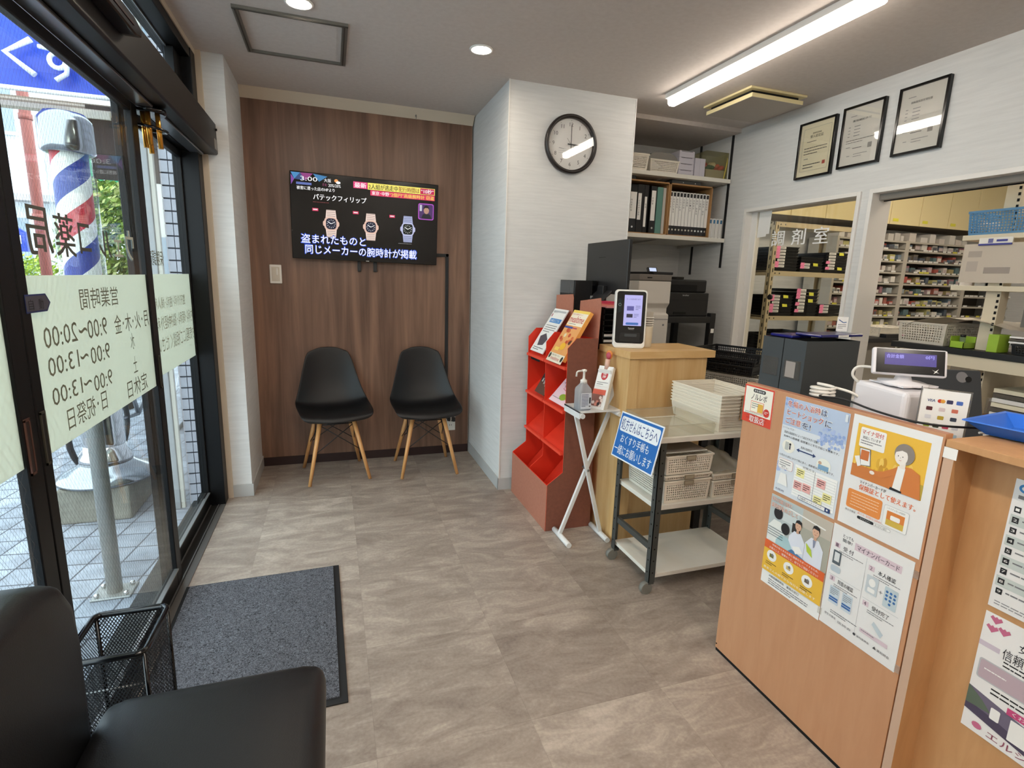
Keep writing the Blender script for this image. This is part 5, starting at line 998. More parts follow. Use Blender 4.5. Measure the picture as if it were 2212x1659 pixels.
def a5(s):
    PK = ink('D8C4CC'); DG = ink('3A3C40')
    s.rect(.068, .026, .125, .020, PK, 1); s.text(.075, .029, .112, .014, 'マイナンバーカード', ink('4A3C48'), 2, .02); s.text(.032, .018, .03, .009, 'とっても', DG, 2, .02); s.text(.032, .030, .028, .010, '簡単!', DG, 2, .02)
    for x, y, n_, t in ((.012, .05, '1', '受 付'), (.113, .064, '2', '本人確認'), (.012, .15, '3', '同意の確認'), (.113, .164, '4', '受付完了')):
        s.rect(x, y, .016, .014, PK, 1); s.text(x+.004, y+.002, .006, .010, n_, ink('7A6470'), 2, .03); s.text(x+.026, y+.002, .045 if len(t) > 3 else .03, .013, t, DG, 2, .02); s.para(x+.015, y+.02, .07, 2, .0055, M_INKG, 1)
    s.rect(.105, .05, .0008, .225, M_INKL, 1); s.rect(.008, .146, .095, .0008, M_INKL, 1); s.rect(.11, .158, .095, .0008, M_INKL, 1)
    s.rrect(.012, .073, .024, .04, .002, ink('566066'), 2); s.rect(.0165, .078, .015, .026, ink('D8DCDC'), 3); s.rrect(.01, .118, .03, .018, .006, ink('B8C4CC'), 2)
    s.rrect(.113, .09, .032, .05, .003, ink('C4CCD0'), 1); s.ell(.129, .108, .009, .011, M_PAPER, 2); s.rrect(.119, .123, .02, .012, .003, M_PAPER, 2); s.rrect(.162, .095, .034, .055, .003, ink('BFCDD2'), 1)
    for r in range(4):
        for q in range(3):
            if r < 3 or q == 1: s.ell(.169+q*.010, .108+r*.010, .0035, .0035, ink('3C6EA8'), 2, 10)
    s.text(.149, .115, .009, .009, '+', M_INKG, 2)
    for x in (.018, .057): s.rrect(x, .178, .03, .05, .002, ink('C8D4DC'), 1); s.para(x+.003, .184, .024, 4, .005, M_INKG, 2); s.rect(x+.002, .208, .026, .005, ink('3868A8'), 3); s.rect(x+.002, .215, .026, .005, ink('3868A8'), 3)
    s.poly([(.15, .205), (.178, .225), (.172, .238), (.146, .216)], ink('C0CCD2'), 1); s.rect(.118, .243, .075, .011, PK, 1); s.para(.122, .246, .06, 1, .006, M_INKG, 2)
    s.para(.03, .247, .08, 2, .006, M_INKG, 1); s.text(.014, .262, .035, .007, '厚生労働省', M_INKG, 1); s.text(.056, .266, .04, .007, '医師会', M_INKG, 1); s.ell(.106, .272, .004, .004, DG, 1, 10); s.text(.113, .269, .035, .006, '歯科医師会', DG, 1); s.poly([(.158, .276), (.163, .268), (.168, .276)][::-1], DG, 1); s.text(.17, .270, .032, .007, '薬剤師会', DG, 1)
poster('poster', 'white step-by-step card reception poster in four boxes, lower right of the four', 1.3005, 1.0, .6865, .2185, .301, M_LAM, a5, grp='posters on the orange brown counter')
for y, z in ((.778, .402), (1.004, .416), (.777, .66)):
    g = G(); g.box(1.2985, 1.3000, y-.008, y+.004, z-.012, z+.008, glass('tape', 'F4F2EC', alpha=.2, strong=2)); tag(g.build('tape_strip'), ('short clear tape strip at the lower right corner of the four-step poster', 'short clear tape strip at the lower left corner of the four-step poster', 'short clear tape strip at the upper right corner of the four-step poster')[(y > .8)+2*(z > .6)], 'tape')
def a6(s):
    s.ell(.02, .018, .012, .010, BLU, 1); s.ell(.02, .018, .007, .005, M_PAPER, 2); s.rect(.01, .034, .05, .008, M_INKG, 1); s.text(.05, .012, .12, .014, '営業時間のご案内', M_INK, 1)
    for k in range(9):
        y = .06+k*.024; 
        if k % 2: s.rect(.004, y-.005, s.w-.008, .024, ink('C4CCC8'), 1)
        s.rect(.008, y, .012, .013, M_INK, 2); s.text(.0105, y+.0035, .007, .006, str(k+1), M_PAPER, 3); s.para(.026, y+.003, .16, 1, .009, M_INKG, 2)
    s.para(.01, .282, .19, 2, .006, M_INKG, 1, .3)
poster('poster', 'white timetable poster with grey bands in the recess of the maple counter', 1.3775, .667, .936, .21, .300, M_LAM, a6, grp='posters in the maple counter recess')
def a7(s):
    for x, y in ((.022, .022), (.04, .04), (.018, .045)):
        for a in (-.5, 0, .5): s.poly([(x, y), (x-.006+.012*a, y-.012), (x+.016*a, y-.018), (x+.006+.012*a, y-.012)], ink('C06888'), 2)
    s.text(.07, .035, .13, .022, '女性のあなたへ', M_INK, 2); s.text(.045, .064, .155, .026, '信頼できる情報を', M_INK, 2); s.rect(0, .072, .04, .012, ink('C8BCC8'), 1); s.para(.05, .094, .14, 2, .009, M_INK, 1)
    s.rrect(.008, .112, .2, .05, .006, M_INKL, 1); s.rrect(.011, .115, .194, .044, .005, ink('B8A4AC'), 2); s.para(.02, .132, .07, 1, .008, M_PAPER, 3); s.ell(.12, .15, .02, .012, ink('3A4A70'), 3); s.para(.04, .17, .15, 2, .01, M_INK, 1)
    s.poly([(0, .19), (0, .25), (.21, .29), (.21, .23), (.05, .2)], ink('6C6478'), 1); s.poly([(0, .23), (0, .25), (.21, .29), (.21, .27), (.06, .238)], ink('4A4258'), 2); s.poly([(0, .19), (.03, .21), (.05, .23), (0, .235)], ink('5A6858'), 3); s.rrect(.048, .212, .018, .028, .003, M_PAPER, 4); s.rect(.075, .19, .13, .016, ink('C04878'), 4); s.text(.085, .193, .1, .009, 'くわしくはこちら', M_PAPER, 5); s.rrect(.085, .212, .05, .05, .002, M_PAPER, 4)
    s.ell(.03, .277, .01, .008, ink('C06888'), 3, 10); s.text(.05, .272, .13, .016, 'エルシケア', ink('8A4058'), 3)
poster('poster', 'white and mauve poster with pink blossoms in the recess of the maple counter', 1.3775, .667, .622, .21, .297, M_LAM, a7, grp='posters in the maple counter recess')
# things on the counters
bt = thing('coin_tray', 'blue plastic tray on the maple counter top', 'tray', (1.52, .66, .9985), rz=.15)
g = G(); a, b = .10, .15
TR = [(-a, -b), (a, -b), (a, b), (-a, b)]; BR = [(-a+.03, -b+.03), (a-.03, -b+.03), (a-.03, b-.03), (-a+.03, b-.03)]; bm = mat('blue tray plastic', '2F6FD8', .3)
n = g.add([(*p, .03) for p in TR]+[(*p, .003) for p in BR]+[(-p[0]*-1.0+(.008 if p[0] < 0 else -.008)*-1, p[1]+(.006 if p[1] > 0 else -.006), .032) for p in TR])
for i in range(4): j = (i+1) % 4; g.face([n+i, n+j, n+4+j, n+4+i], bm); g.face([n+8+i, n+8+j, n+j, n+i], bm)
g.face([n+4, n+5, n+6, n+7], bm); g.build('tray', bt, solid=.003)
fbx = thing('file_box', 'pair of charcoal file boxes on the desk behind the orange brown panel', 'file box', (1.62, 1.44, .83))
def fbox(lb, y0, y1):
    t = thing('file_box', lb, 'file box', (1.62, (y0+y1)/2, .8305), group='charcoal file boxes on the counter'); FM = mat('charcoal card', '3C4042', .5); FI = mat('charcoal card inside', '1A1A1C', .7); g = W(t)
    for q in ((1.50, 1.503, y0, y1), (1.737, 1.74, y0, y1), (1.503, 1.737, y0, y0+.003), (1.503, 1.737, y1-.003, y1)): g.box(q[0], q[1], q[2], q[3], .8305, 1.146, FM)
    g.box(1.503, 1.737, y0+.003, y1-.003, .8305, .835, FI); bx_ = g.build('box', t)
    g = W(t); g.box(1.4985, 1.4998, y0+.012, y1-.012, 1.01, 1.075, glass('label pocket', 'F0F0EE', alpha=.25, hx='9C9A98', strong=2)); g.build('label_pocket', bx_); return t
D.objects.remove(fbx)
fbox('charcoal file box on the desk, nearer the dispensary corner', 1.449, 1.542); fbx = fbox('charcoal file box on the desk with scribbled label pocket, nearer the white printer', 1.352, 1.445)
g = W(fbx); g.box(1.4975, 1.4984, 1.385, 1.425, 1.015, 1.07, mat('warm grey paper', '9C938C', .6)); g.build('paper_label', fbx)
for i, (dy, dx) in enumerate(((.03, .0), (-.045, .03))):
    t = thing('clipboard', ('dark blue plastic clipboard across the file boxes, further one', 'dark blue plastic clipboard across the file boxes, nearer one with a white tag')[i], 'clipboard', (1.62+dx, 1.45+dy, 1.1465), rz=.1*i)
    g = G(); nv = mat('navy gloss plastic', '1A1C66', .2); g.box(-.105, .115, -.05, .05, .001+.011*i, .011+.011*i, nv); g.build('tray', t, .004)
    g = G(); g.box(-.02, .03, -.054, -.051, .003+.011*i, .009+.011*i, M_PAPER); g.build('tag', t)
g = G(); sh = Sheet(g, (1.70, 1.42, 1.225), (.8, -.5, 0), (.0, 0, -1), .035, .05, M_PAPER, .001); sh.line([(.005, .01), (.02, .02), (.03, .018)], .003, ink('4A6A9A'), 1); sh.para(.004, .026, .026, 3, .006, M_INKG, 1); tag(g.build('stamp_card'), 'small white card standing on the dark blue clipboards', 'card')
rp = thing('receipt_printer', 'white cube receipt printer on the desk behind the orange brown panel', 'receipt printer', (1.55, 1.05, .8305), rz=-.12)
g = G(); g.prism([(-.085, 0), (.085, 0), (.085, .228), (-.085, .222)], 'x', -.085, .085, mat('glossy white plastic', 'E6E4E8', .2)); g.build('body', rp, .012, seg=3)
g = G(); g.box(-.075, .08, -.087, -.0855, .14, .143, M_INKL); g.box(-.06, .06, -.05, .06, .228, .232, mat('glossy white plastic')); g.build('cover', rp)
cdp = thing('customer_display', 'white customer display with purple screen on top of the receipt printer', 'display', (1.53, 1.035, 1.0595), rz=-.62)
g = G(); g.lathe([(.055, 0), (.055, .008), (.02, .012), (.015, .03), (.015, .05)], (0, .02, 0), mat('glossy white plastic'), 24, sq=4); g.build('base', cdp)
g = G(); T_ = Matrix.Translation((0, 0, .062)) @ Matrix.Rotation(-.30, 4, 'X'); g.T = T_; g.box(-.09, .09, -.008, .010, -.035, .042, mat('glossy white plastic')); g.build('housing', cdp, .006)
g = G(T_); g.box(-.082, .082, -.0095, -.008, -.030, .038, M_BLK2); cfg = g.build('front_glass', cdp)
g = G(T_); sh = Sheet(g, (-.062, -.0096, .027), (1, 0, 0), (0, 0, -1), .124, .034, em('4A3C96', .62), .0004); sh.text(.004, .004, .042, .011, '合計金額', em('9C98F0', .9), 1, .03); sh.text(.098, .004, .020, .010, '0円', em('9C98F0', .9), 1, .03); g.build('screen', cfg)
g = G(T_); sh = Sheet(g, (.052, -.0096, -.012), (1, 0, 0), (0, 0, -1), .018, .014, None, .0004); sh.poly([(0, .003), (.008, .007), (.016, 0), (.011, .008), (.017, .012), (.010, .010), (.004, .014), (.007, .008)][::-1], M_PAPER, 1); g.build('maker_mark', cfg)
cs = thing('card_sign', 'acrylic stand listing accepted payment cards in front of the receipt printer', 'sign', (1.495, .905, .8305), rz=-1.0)
g = G(); g.box(-.052, .052, -.004, .0, .0, .245, M_ACR); g.box(-.052, -.050, -.006, .002, 0, .247, mat('sign edge grey', '6A6C70', .2)); g.build('holder', cs)
g = G(); sh = Sheet(g, (-.048, -.0042, .242), (1, 0, 0), (0, 0, -1), .096, .238, M_PAPER, .0005)
random.seed(9)
for r, it in enumerate((('VISA', 'C8402C', '3A3A5A', '4A6CB8'), ('5A2C30', 'D8C8C8', 'C8705C'), ('D8D8DC', 'B49C38', '3C4454'), ('8A9A3C', '3A4438', 'B84A60', 'C8C8CC'), ('7A7A7E', '6CA0C8', 'C05C60', 'A8C0CC'))):
    n_ = len(it)
    for k, c in enumerate(it):
        x = .010+k*(.078/n_)+.003; y = .024+r*.022
        if c == 'VISA': sh.text(x, y+.001, .016, .007, 'VISA', ink('2A3C78'), 2, .04)
        elif c == 'C8402C': sh.ell(x+.006, y+.004, .005, .005, ink('C8402C'), 2, 12); sh.ell(x+.012, y+.004, .005, .005, ink('E0A040'), 2.4, 12)
        else: sh.rrect(x, y-.001, .013, .010, .002, ink(c), 2)
sh.text(.036, .150, .022, .005, '◯ 交通系', M_INKG, 1); sh.para(.006, .166, .082, 1, .007, ink('A84838'), 1, .6); sh.para(.006, .182, .082, 1, .007, M_INK, 1, .6); sh.para(.006, .200, .082, 1, .007, ink('A84838'), 1, .6)
g.build('card_list', cs)
tb = thing('tablet', 'dark grey cased tablet leaning behind the payment sign', 'tablet', (1.765, 1.04, .8305), rz=-.42)
RT = Matrix.Rotation(-.30, 4, 'X'); TC = mat('charcoal tablet case', '2E3236', .5)
g = G(RT); g.box(-.11, .11, -.006, .008, .004, .268, TC); case_ = g.build('case', tb, .006)
g = G(RT); g.tube([(.07, -.0085, .238), (.07, -.006, .238)], .009, M_HOLE, 14); g.tube([(.052, -.0072, .244), (.052, -.006, .244)], .017, M_INKG, 14); g.build('camera_lens', case_)
g = G(); g.prism([(.0, 0), (.12, 0), (.06, .16)], 'x', -.10, .10, TC); g.build('stand', tb, .002)
def cord(lb, pts, r, mt):
    P = [Vector(p) for p in pts]; Q = []
    for i in range(len(P)-1):
        p0, p1, p2, p3 = P[max(i-1, 0)], P[i], P[i+1], P[min(i+2, len(P)-1)]
        for k in range(6): t = k/6; Q.append(.5*((2*p1)+(-p0+p2)*t+(2*p0-5*p1+4*p2-p3)*t*t+(-p0+3*p1-3*p2+p3)*t**3))
    Q.append(P[-1]); g = G(); g.tube(Q, r, mt, 8); return tag(g.build('cable'), lb, 'cable')
cord('black cable sagging over the top edge of the orange brown panel', ((1.42, 1.20, 1.0), (1.345, 1.14, 1.012), (1.335, 1.06, 1.022), (1.34, .98, 1.012), (1.35, .90, 1.006), (1.38, .84, 1.005), (1.46, .80, 1.004)), .0028, M_BLKM)
cord('white cable running up from behind the payment sign to the right', ((1.52, .83, .98), (1.62, .80, .985), (1.75, .78, 1.03), (1.88, .77, 1.09), (1.96, .72, 1.14), (2.02, .62, 1.2)), .0028, M_WPL)
random.seed(2)
cord('coiled white power cords left of the receipt printer', [(1.42+.028*math.cos(k*1.05), 1.20+.034*math.sin(k*1.05), .995+.0018*k) for k in range(20)]+[(1.46, 1.14, 1.02), (1.50, 1.12, .99)], .0042, M_WPL)
cord('white lead looping from the back of the customer display', ((1.50, 1.09, 1.10), (1.47, 1.135, 1.098), (1.465, 1.145, 1.07), (1.49, 1.125, 1.04)), .004, M_WPL)
# ------------------------------------------------------------------ dispensary behind the right wall
g = G(); g.box(2.87, 7.9, -.2, 4.75, -.05, 0, mat('dispensary floor', '8E857C', .5)); struct(g.build('floor_dispensary'))
g = G(); g.box(2.87, 7.9, -.2, 4.75, 2.62, 2.7, M_CEIL); struct(g.build('ceiling_dispensary'))
g = G(); g.box(2.87, 7.9, 4.65, 4.75, 0, 2.62, M_WALL); struct(g.build('wall_dispensary_back'))
g = G(); g.box(7.8, 7.9, -.2, 4.65, 0, 2.62, M_WALL); struct(g.build('wall_dispensary_right'))
g = G(); g.box(2.87, 7.9, -.3, -.2, 0, 2.62, M_WALL); struct(g.build('wall_dispensary_front'))
for i, (x, y) in enumerate(((5.2, 2.9), (3.9, 1.4), (6.2, 1.4), (3.75, 2.75))):
    t = thing('ceiling_lamp', ('bright ceiling lamp before the medicine shelves in the dispensary', 'ceiling lamp over the front of the dispensary near the pass-through', 'ceiling lamp at the far right of the dispensary', 'ceiling lamp before the tan rack in the dispensary')[i], 'ceiling light', (x, y, 2.62)); g = G(); g.box(-.6, .6, -.06, .06, -.02, 0, M_WHT); g.build('base', t)
    g = G(); g.box(-.59, .59, -.045, .045, -.045, -.02, lampmat('dispensary lamp diffuser', 'FFF0D8', DISP)); g.build('diffuser', t)
CAB = mat('cream cabinet door', 'F3E3B0', .22)
for k in range(9):
    x0 = 3.35+k*.44; t = thing('wall_cabinet', f'cream wall cabinet above the medicine shelves, {("first", "second", "third", "fourth", "fifth", "sixth", "seventh", "eighth", "ninth")[k]} from the left', 'cabinet', (x0+.22, 4.4, 2.01), group='cream wall cabinets in the dispensary'); g = W(t); g.box(x0, x0+.438, 4.22, 4.645, 2.012, 2.60, CAB, bot=mat('cabinet underside', '6A5C48', .6)); g.build('body', t)
    g = W(t); g.box(x0+.003, x0+.435, 4.20, 4.219, 2.010, 2.60, CAB); dr_ = g.build('door', t, .002)
    if k in (5, 6, 7): g = W(t); g.box(x0+.04, x0+.12, 4.198, 4.1995, 2.04, 2.07, ink('E8E04C')); g.build('sticky_note', dr_)
# tan steel rack with tray stacks
rk = thing('steel_rack', 'beige slotted steel rack with tray stacks behind the dispensary glass', 'rack', (3.85, 3.65, 0))
RX0, RX1, RY0, RY1 = 3.335, 4.30, 3.45, 3.86
for x in (RX0, RX1-.04):
    for y in (RY0, RY1-.04):
        g = W(rk); xx = x if x == RX0 else x+.037; g.box(x, x+.04, *( (y, y+.003) if y == RY0 else (y+.037, y+.04)), 0, 1.83, M_TAN); g.box(xx, xx+.003, y, y+.04, 0, 1.83, M_TAN)
        for k in range(26):
            z = .1+k*.067
            if y == RY0: g.box(x+.022, x+.030, y-.001, y, z, z+.03, M_HOLE)
            if x == RX0: g.box(xx-.001, xx, y+.012, y+.022, z+.03, z+.06, M_HOLE)
        g.build('post', rk)
for z0, z1 in ((1.793, 1.832), (1.413, 1.452), (1.055, 1.09), (.70, .735), (.3, .335)):
    g = W(rk); g.box(RX0+.04, RX1-.04, RY0+.003, RY0+.006, z0, z1, M_TAN); g.box(RX0+.003, RX0+.006, RY0+.04, RY1-.04, z0, z1, M_TAN); g.box(RX0+.003, RX1-.003, RY0+.006, RY1-.003, z1-.012, z1-.004, M_TAN)
    for x in (RX0+.055, RX0+.10): g.tube([(x, RY0+.002, (z0+z1)/2), (x, RY0+.004, (z0+z1)/2)], .006, M_HOLE if z1 < 1.5 else M_CHR, 8)
    g.build('shelf', rk)
TRY = mat('black tray plastic', '121214', .4)
PKN, YLN = ink('F086B0'), ink('E0E04A')
def tray_stack(lb, x0, z, n, w_=.235, d_=.33, dz=.024, y=3.47, tags=(1,)*9, pink=(), yel=()):
    for k in range(n):
        zz = z+k*dz; o_ = ['bottom', 'second from the bottom', 'third from the bottom', 'fourth from the bottom', 'fifth from the bottom', 'sixth from the bottom', 'seventh from the bottom', 'eighth from the bottom', 'top'][k if k < n-1 else 8]
        t = thing('file_tray', f'black tray, {o_} of the {lb}', 'tray', (x0+w_/2, y+d_/2, zz), group='black trays on the beige steel rack'); g = W(t); g.wall4(x0, x0+w_, y, y+d_, zz, zz+dz-.003, .004, TRY); q = g.add([(x0, y, zz+.002), (x0+w_, y, zz+.002), (x0+w_, y+d_, zz+.002), (x0, y+d_, zz+.002)]); g.face([q, q+1, q+2, q+3], TRY); g.box(x0-.003, x0+w_+.003, y-.004, y, zz+dz-.007, zz+dz-.002, TRY); trb = g.build('tray', t)
        if k < len(tags) and tags[k]:
            g = W(t); xx = x0+.02; g.box(xx, xx+.075, y-.0055, y-.004, zz+.003, zz+dz-.004, M_PAPER); g.box(xx+.006, xx+.066, y-.006, y-.0055, zz+.009, zz+.0125, M_INK); g.build('name_tag', trb)
        if k in pink: g = W(t); g.prism([(x0-.01, zz+.002), (x0+.03, zz+.0), (x0+.035, zz+dz), (x0-.005, zz+dz)], 'y', y-.009, y-.0075, PKN); g.build('sticky_note', trb)
        if k in yel: g = W(t); g.prism([(x0+.13, zz), (x0+.18, zz), (x0+.175, zz+dz*.9), (x0+.125, zz+dz)], 'y', y-.008, y-.0065, YLN); g.build('sticky_note', trb)
tray_stack('left stack on the upper rack shelf', 3.39, 1.455, 8, tags=(0, 1, 1, 1, 1, 1, 1, 1), pink=(1, 2, 4, 5, 6, 7)); tray_stack('middle stack on the upper rack shelf', 3.66, 1.455, 5, tags=(0, 1, 1, 0, 0), pink=(1, 2), yel=(2,)); tray_stack('right stack on the upper rack shelf', 3.93, 1.455, 7, tags=(0, 1, 1, 1, 1, 1, 1), pink=(1, 3), yel=(1, 6))
tray_stack('left stack on the middle rack shelf', 3.39, 1.093, 7, tags=(0, 1, 1, 1, 1, 1, 1), pink=(1, 2, 3, 5, 6), yel=(3, 6)); tray_stack('middle stack on the middle rack shelf', 3.66, 1.093, 8, dz=.028, tags=(0, 1, 1, 1, 1, 1, 1, 1), pink=(1, 3, 5, 6, 7), yel=(4, 6)); tray_stack('right stack on the middle rack shelf', 3.93, 1.093, 4, tags=(0, 1, 1, 1), pink=(1, 2, 3))
tray_stack('left stack on the lower rack shelf', 3.39, .738, 8, tags=(0,)*8, pink=(7,)); tray_stack('middle stack on the lower rack shelf', 3.66, .738, 9, tags=(0,)*9)
sp = thing('metal_pole', 'thin steel stand pole left of the beige rack behind the glass', 'pole', (3.12, 3.4, 0)); g = W(sp); g.tube([(3.12, 3.4, .02), (3.12, 3.4, 1.50)], .009, M_CHR, 12); g.build('pole', sp)
g = W(sp); g.lathe([(.011, 1.465), (.015, 1.47), (.015, 1.50), (.011, 1.51)], (3.12, 3.4, 0), M_STL, 12); g.lathe([(.012, 1.22), (.014, 1.23), (.012, 1.24)], (3.12, 3.4, 0), M_STL, 12); g.lathe([(.12, 0), (.12, .015), (.02, .03)], (3.12, 3.4, 0), M_BLKM, 20); g.build('fitting', sp)
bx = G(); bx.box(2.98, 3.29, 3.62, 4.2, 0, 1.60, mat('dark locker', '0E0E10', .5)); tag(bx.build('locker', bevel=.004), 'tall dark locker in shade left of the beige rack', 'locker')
# medicine shelving
PAL = ['E6E2DA', 'DAD6D0', 'C9C4BC', 'E2DED6', 'D8D0C8', '9AA4A8', 'A8665A', 'B45A50', '5C7478', '74889A', 'A89A6C', 'C4BE80', '9C7078', '8C7C70', '6C6458', 'C0A6A8', '56606E']
CN = dict(zip(PAL, ['white', 'off-white', 'grey white', 'white', 'pale beige', 'grey blue', 'brick red', 'red', 'teal', 'blue', 'ochre', 'yellow', 'dusky pink', 'taupe', 'brown', 'pink', 'navy']))
NTH = 'first second third fourth fifth sixth seventh eighth ninth tenth eleventh twelfth thirteenth fourteenth fifteenth sixteenth seventeenth'.split()
ORD = ['lowest seen', 'second lowest', 'third lowest', 'fourth lowest', 'middle', 'fourth highest', 'third highest', 'second highest', 'highest']
MS = mat('shelving grey white', 'BCB6AA', .5); SHELFZ = [.80+.1185*k for k in range(9)]; Y = 4.25
random.seed(33)
for b, bx0 in enumerate((4.93, 5.945, 6.96)):
    x1 = bx0+.97; t = thing('medicine_shelving', ('white medicine shelving unit nearest the beige rack', 'white medicine shelving unit in the middle of the dispensary back wall', 'white medicine shelving unit at the right of the dispensary back wall')[b], 'shelving', (bx0+.5, 4.4, 0), group='medicine shelving units')
    for x in (bx0-.015, x1):
        g = W(t); g.box(x, x+.03, Y-.01, Y+.34, 0, 1.86, MS); g.build('upright', t)
    g = W(t); g.box(bx0, x1, Y+.33, Y+.34, 0, 1.86, mat('shelving back', '6A645A', .6)); g.build('back_panel', t)
    for k, z in enumerate(SHELFZ+[1.84]):
        g = W(t); g.box(bx0+.015, x1, Y, Y+.33, z, z+.006, MS); g.box(bx0+.015, x1, Y-.012, Y-.004, z-.006, z+.012, MS); 
        if k < 9:
            g.box(bx0+.015, x1, Y-.004, Y, z+.012, z+.024, mat('shelf lip grey', '5C574E', .4))
            x = bx0+.03
            while x < x1-.06:
                w_ = random.uniform(.045, .075); 
                if random.random() < .8: g.box(x, x+w_, Y-.016, Y-.0125, z+.010, z+.028, M_PAPER if random.random() < .85 else ink('E0D850'))
                x += w_+random.uniform(.01, .04)
        g.build('shelf', t)
    if b < 2:
        for k, z in enumerate(SHELFZ):
            x = bx0+.03; nb = 0
            while x < x1-.05:
                w_ = random.uniform(.04, .085); h_ = random.uniform(.045, .088); c = random.choice(PAL); g = G(); x2 = min(x+w_, x1-.01); yy = Y+random.uniform(.012, .03)
                g.box(x, x2, yy, Y+.14, z+.0065, z+.006+h_, ink(c)); 
                if random.random() < .7: g.box(x+.006, x2-.006, yy-.001, yy, z+.006+h_*.3, z+.006+h_*.75, ink(random.choice(('E6E2DA', '8C9498', 'C8B8B8', '5A5A60'))))
                tag(g.build('medicine_box'), f'{CN[c]} medicine box, {NTH[nb]} from the left on the {ORD[k]} shelf of {("left", "right")[b]} shelving', 'medicine box', f'medicine boxes on the {ORD[k]} shelf of the {("left", "right")[b]} unit')
                x = x2+random.uniform(.008, .05); nb += 1
        x = bx0+.03; nb = 0
        while x < x1-.05:
            w_ = random.uniform(.06, .12); g = G(); c = random.choice(PAL[:5]); x2 = min(x+w_, x1-.01); g.box(x, x2, Y+.02, Y+.2, 1.8465, 1.8465+random.uniform(.05, .11), ink(c)); tag(g.build('medicine_box'), f'{CN[c]} carton, {NTH[nb]} from the left on top of the {("left", "right")[b]} shelving unit', 'medicine box', f'cartons on top of the {("left", "right")[b]} shelving unit'); x = x2+random.uniform(.005, .08); nb += 1
wb = thing('work_bench', 'black topped work bench before the medicine shelves', 'bench', (5.2, 3.6, 0)); g = W(wb); g.box(4.45, 6.6, 3.45, 4.0, .86, .90, M_BLKM); g.build('worktop', wb, .003)
g = W(wb); g.box(4.5, 6.55, 3.55, 4.0, 0, .86, mat('bench grey', '8A857C', .5)); g.build('cabinet_body', wb)
basket('white wire basket with plastic bags on the black work bench', (4.98, 3.68, .9005), .42, .3, .09, 0, None, mid=(.1, .9), ins=.02)
g = G(); g.box(4.76, 5.2, 3.46, 3.52, .9005, .935, M_BLK2); g.box(4.95, 5.0, 3.458, 3.46, .912, .93, PKN); g.box(5.08, 5.16, 3.458, 3.46, .912, .93, M_PAPER); tag(g.build('file_tray'), 'black tray with pink and white tags at the front of the black work bench', 'tray')
# steel gondola near the pass-through window
GM = mat('ivory shelf steel', 'D8CDB4', .45)
gd = thing('display_shelving', 'ivory steel shelving with slotted post seen through the pass-through window', 'shelving', (3.25, 1.6, 0))
for y in (1.755, .95):
    g = W(gd); g.box(3.10, 3.16, y-.032, y+.032, 0, 2.2, GM)
    for k in range(60): g.box(3.0985, 3.10, y-.028, y-.018, .3+k*.028, .3+k*.028+.014, M_HOLE)
    g.build('post', gd)
g = W(gd); g.box(3.08, 3.42, .6, 1.93, 1.585, 1.61, GM); g.build('top_board', gd, .002)
g = W(gd); g.box(3.06, 3.42, .6, 1.93, 1.335, 1.36, GM); g.build('middle_board', gd, .002)
g = W(gd); g.box(3.02, 3.5, .6, 2.16, 1.012, 1.043, M_BLKM); g.build('black_shelf', gd, .002)
for y in (2.12, 1.74, 1.0):
    g = W(gd); g.prism([(3.03, 1.010), (3.48, 1.010), (3.48, .80), (3.40, .82), (3.30, .90), (3.18, .965), (3.03, .985)] if y > 2 else [(3.03, 1.01), (3.48, 1.01), (3.48, .78), (3.12, .80)], 'y', y-.008, y+.008, GM); g.build('bracket', gd)
g = W(gd); g.box(3.03, 3.04, .6, 2.14, .95, 1.011, GM); g.build('front_rail', gd)
for y0, c in ((1.90, 'E8E0D8'), (1.83, 'D8D8D4')):
    g = G(); g.box(3.12, 3.30, y0-.03, y0+.028, 1.3605, 1.40+(y0-1.83)*.3, ink(c)); tag(g.build('small_carton'), f'small carton at the end of the middle board of the ivory shelving, {"outer" if y0 > 1.85 else "inner"}', 'carton')
g = G(); g.box(3.10, 3.24, 1.81, 1.90, 1.3605+.06, 1.3605+.066, ink('F0A8A0')); g.box(3.12, 3.22, 1.80, 1.81, 1.3605, 1.42, ink('3E4650')); tag(g.build('note_holder'), 'dark holder with pink slip on the ivory shelving beside the slotted post', 'holder')
t = basket('large blue basket with clear bags on the top board of the ivory shelving', (3.24, 1.68, 1.611), .30, .49, .118, 0, None, m1=mat('blue basket plastic', '5E8FB8', .4), pm=PERFB, ins=.008, mid=(.1, .9), rim=.012)
random.seed(8); g = G(); n = 8; q0 = g.add([(3.12+.24*i/n, 1.46+.44*j/n, 1.66+.10*(1-j/n)+.05*math.sin(i*1.3)*math.sin(j*.9)+random.uniform(-.01, .01)) for j in range(n+1) for i in range(n+1)])
for j in range(n):
    for i in range(n): q = q0+j*(n+1)+i; g.face([q, q+1, q+n+2, q+n+1], M_BAG, smooth=True)
tag(g.build('plastic_bag'), 'crumpled clear bags filling the large blue basket', 'plastic bag')
g = G(); g.prism([(1.20, 1.73), (1.72, 1.735), (1.66, 1.84), (1.45, 1.95), (1.2, 1.96)], 'x', 3.2, 3.27, mat('greige padded sleeve', 'A89C90', .7)); tag(g.build('padded_bag', bevel=.02), 'large grey beige padded bag leaning on the blue basket', 'bag')
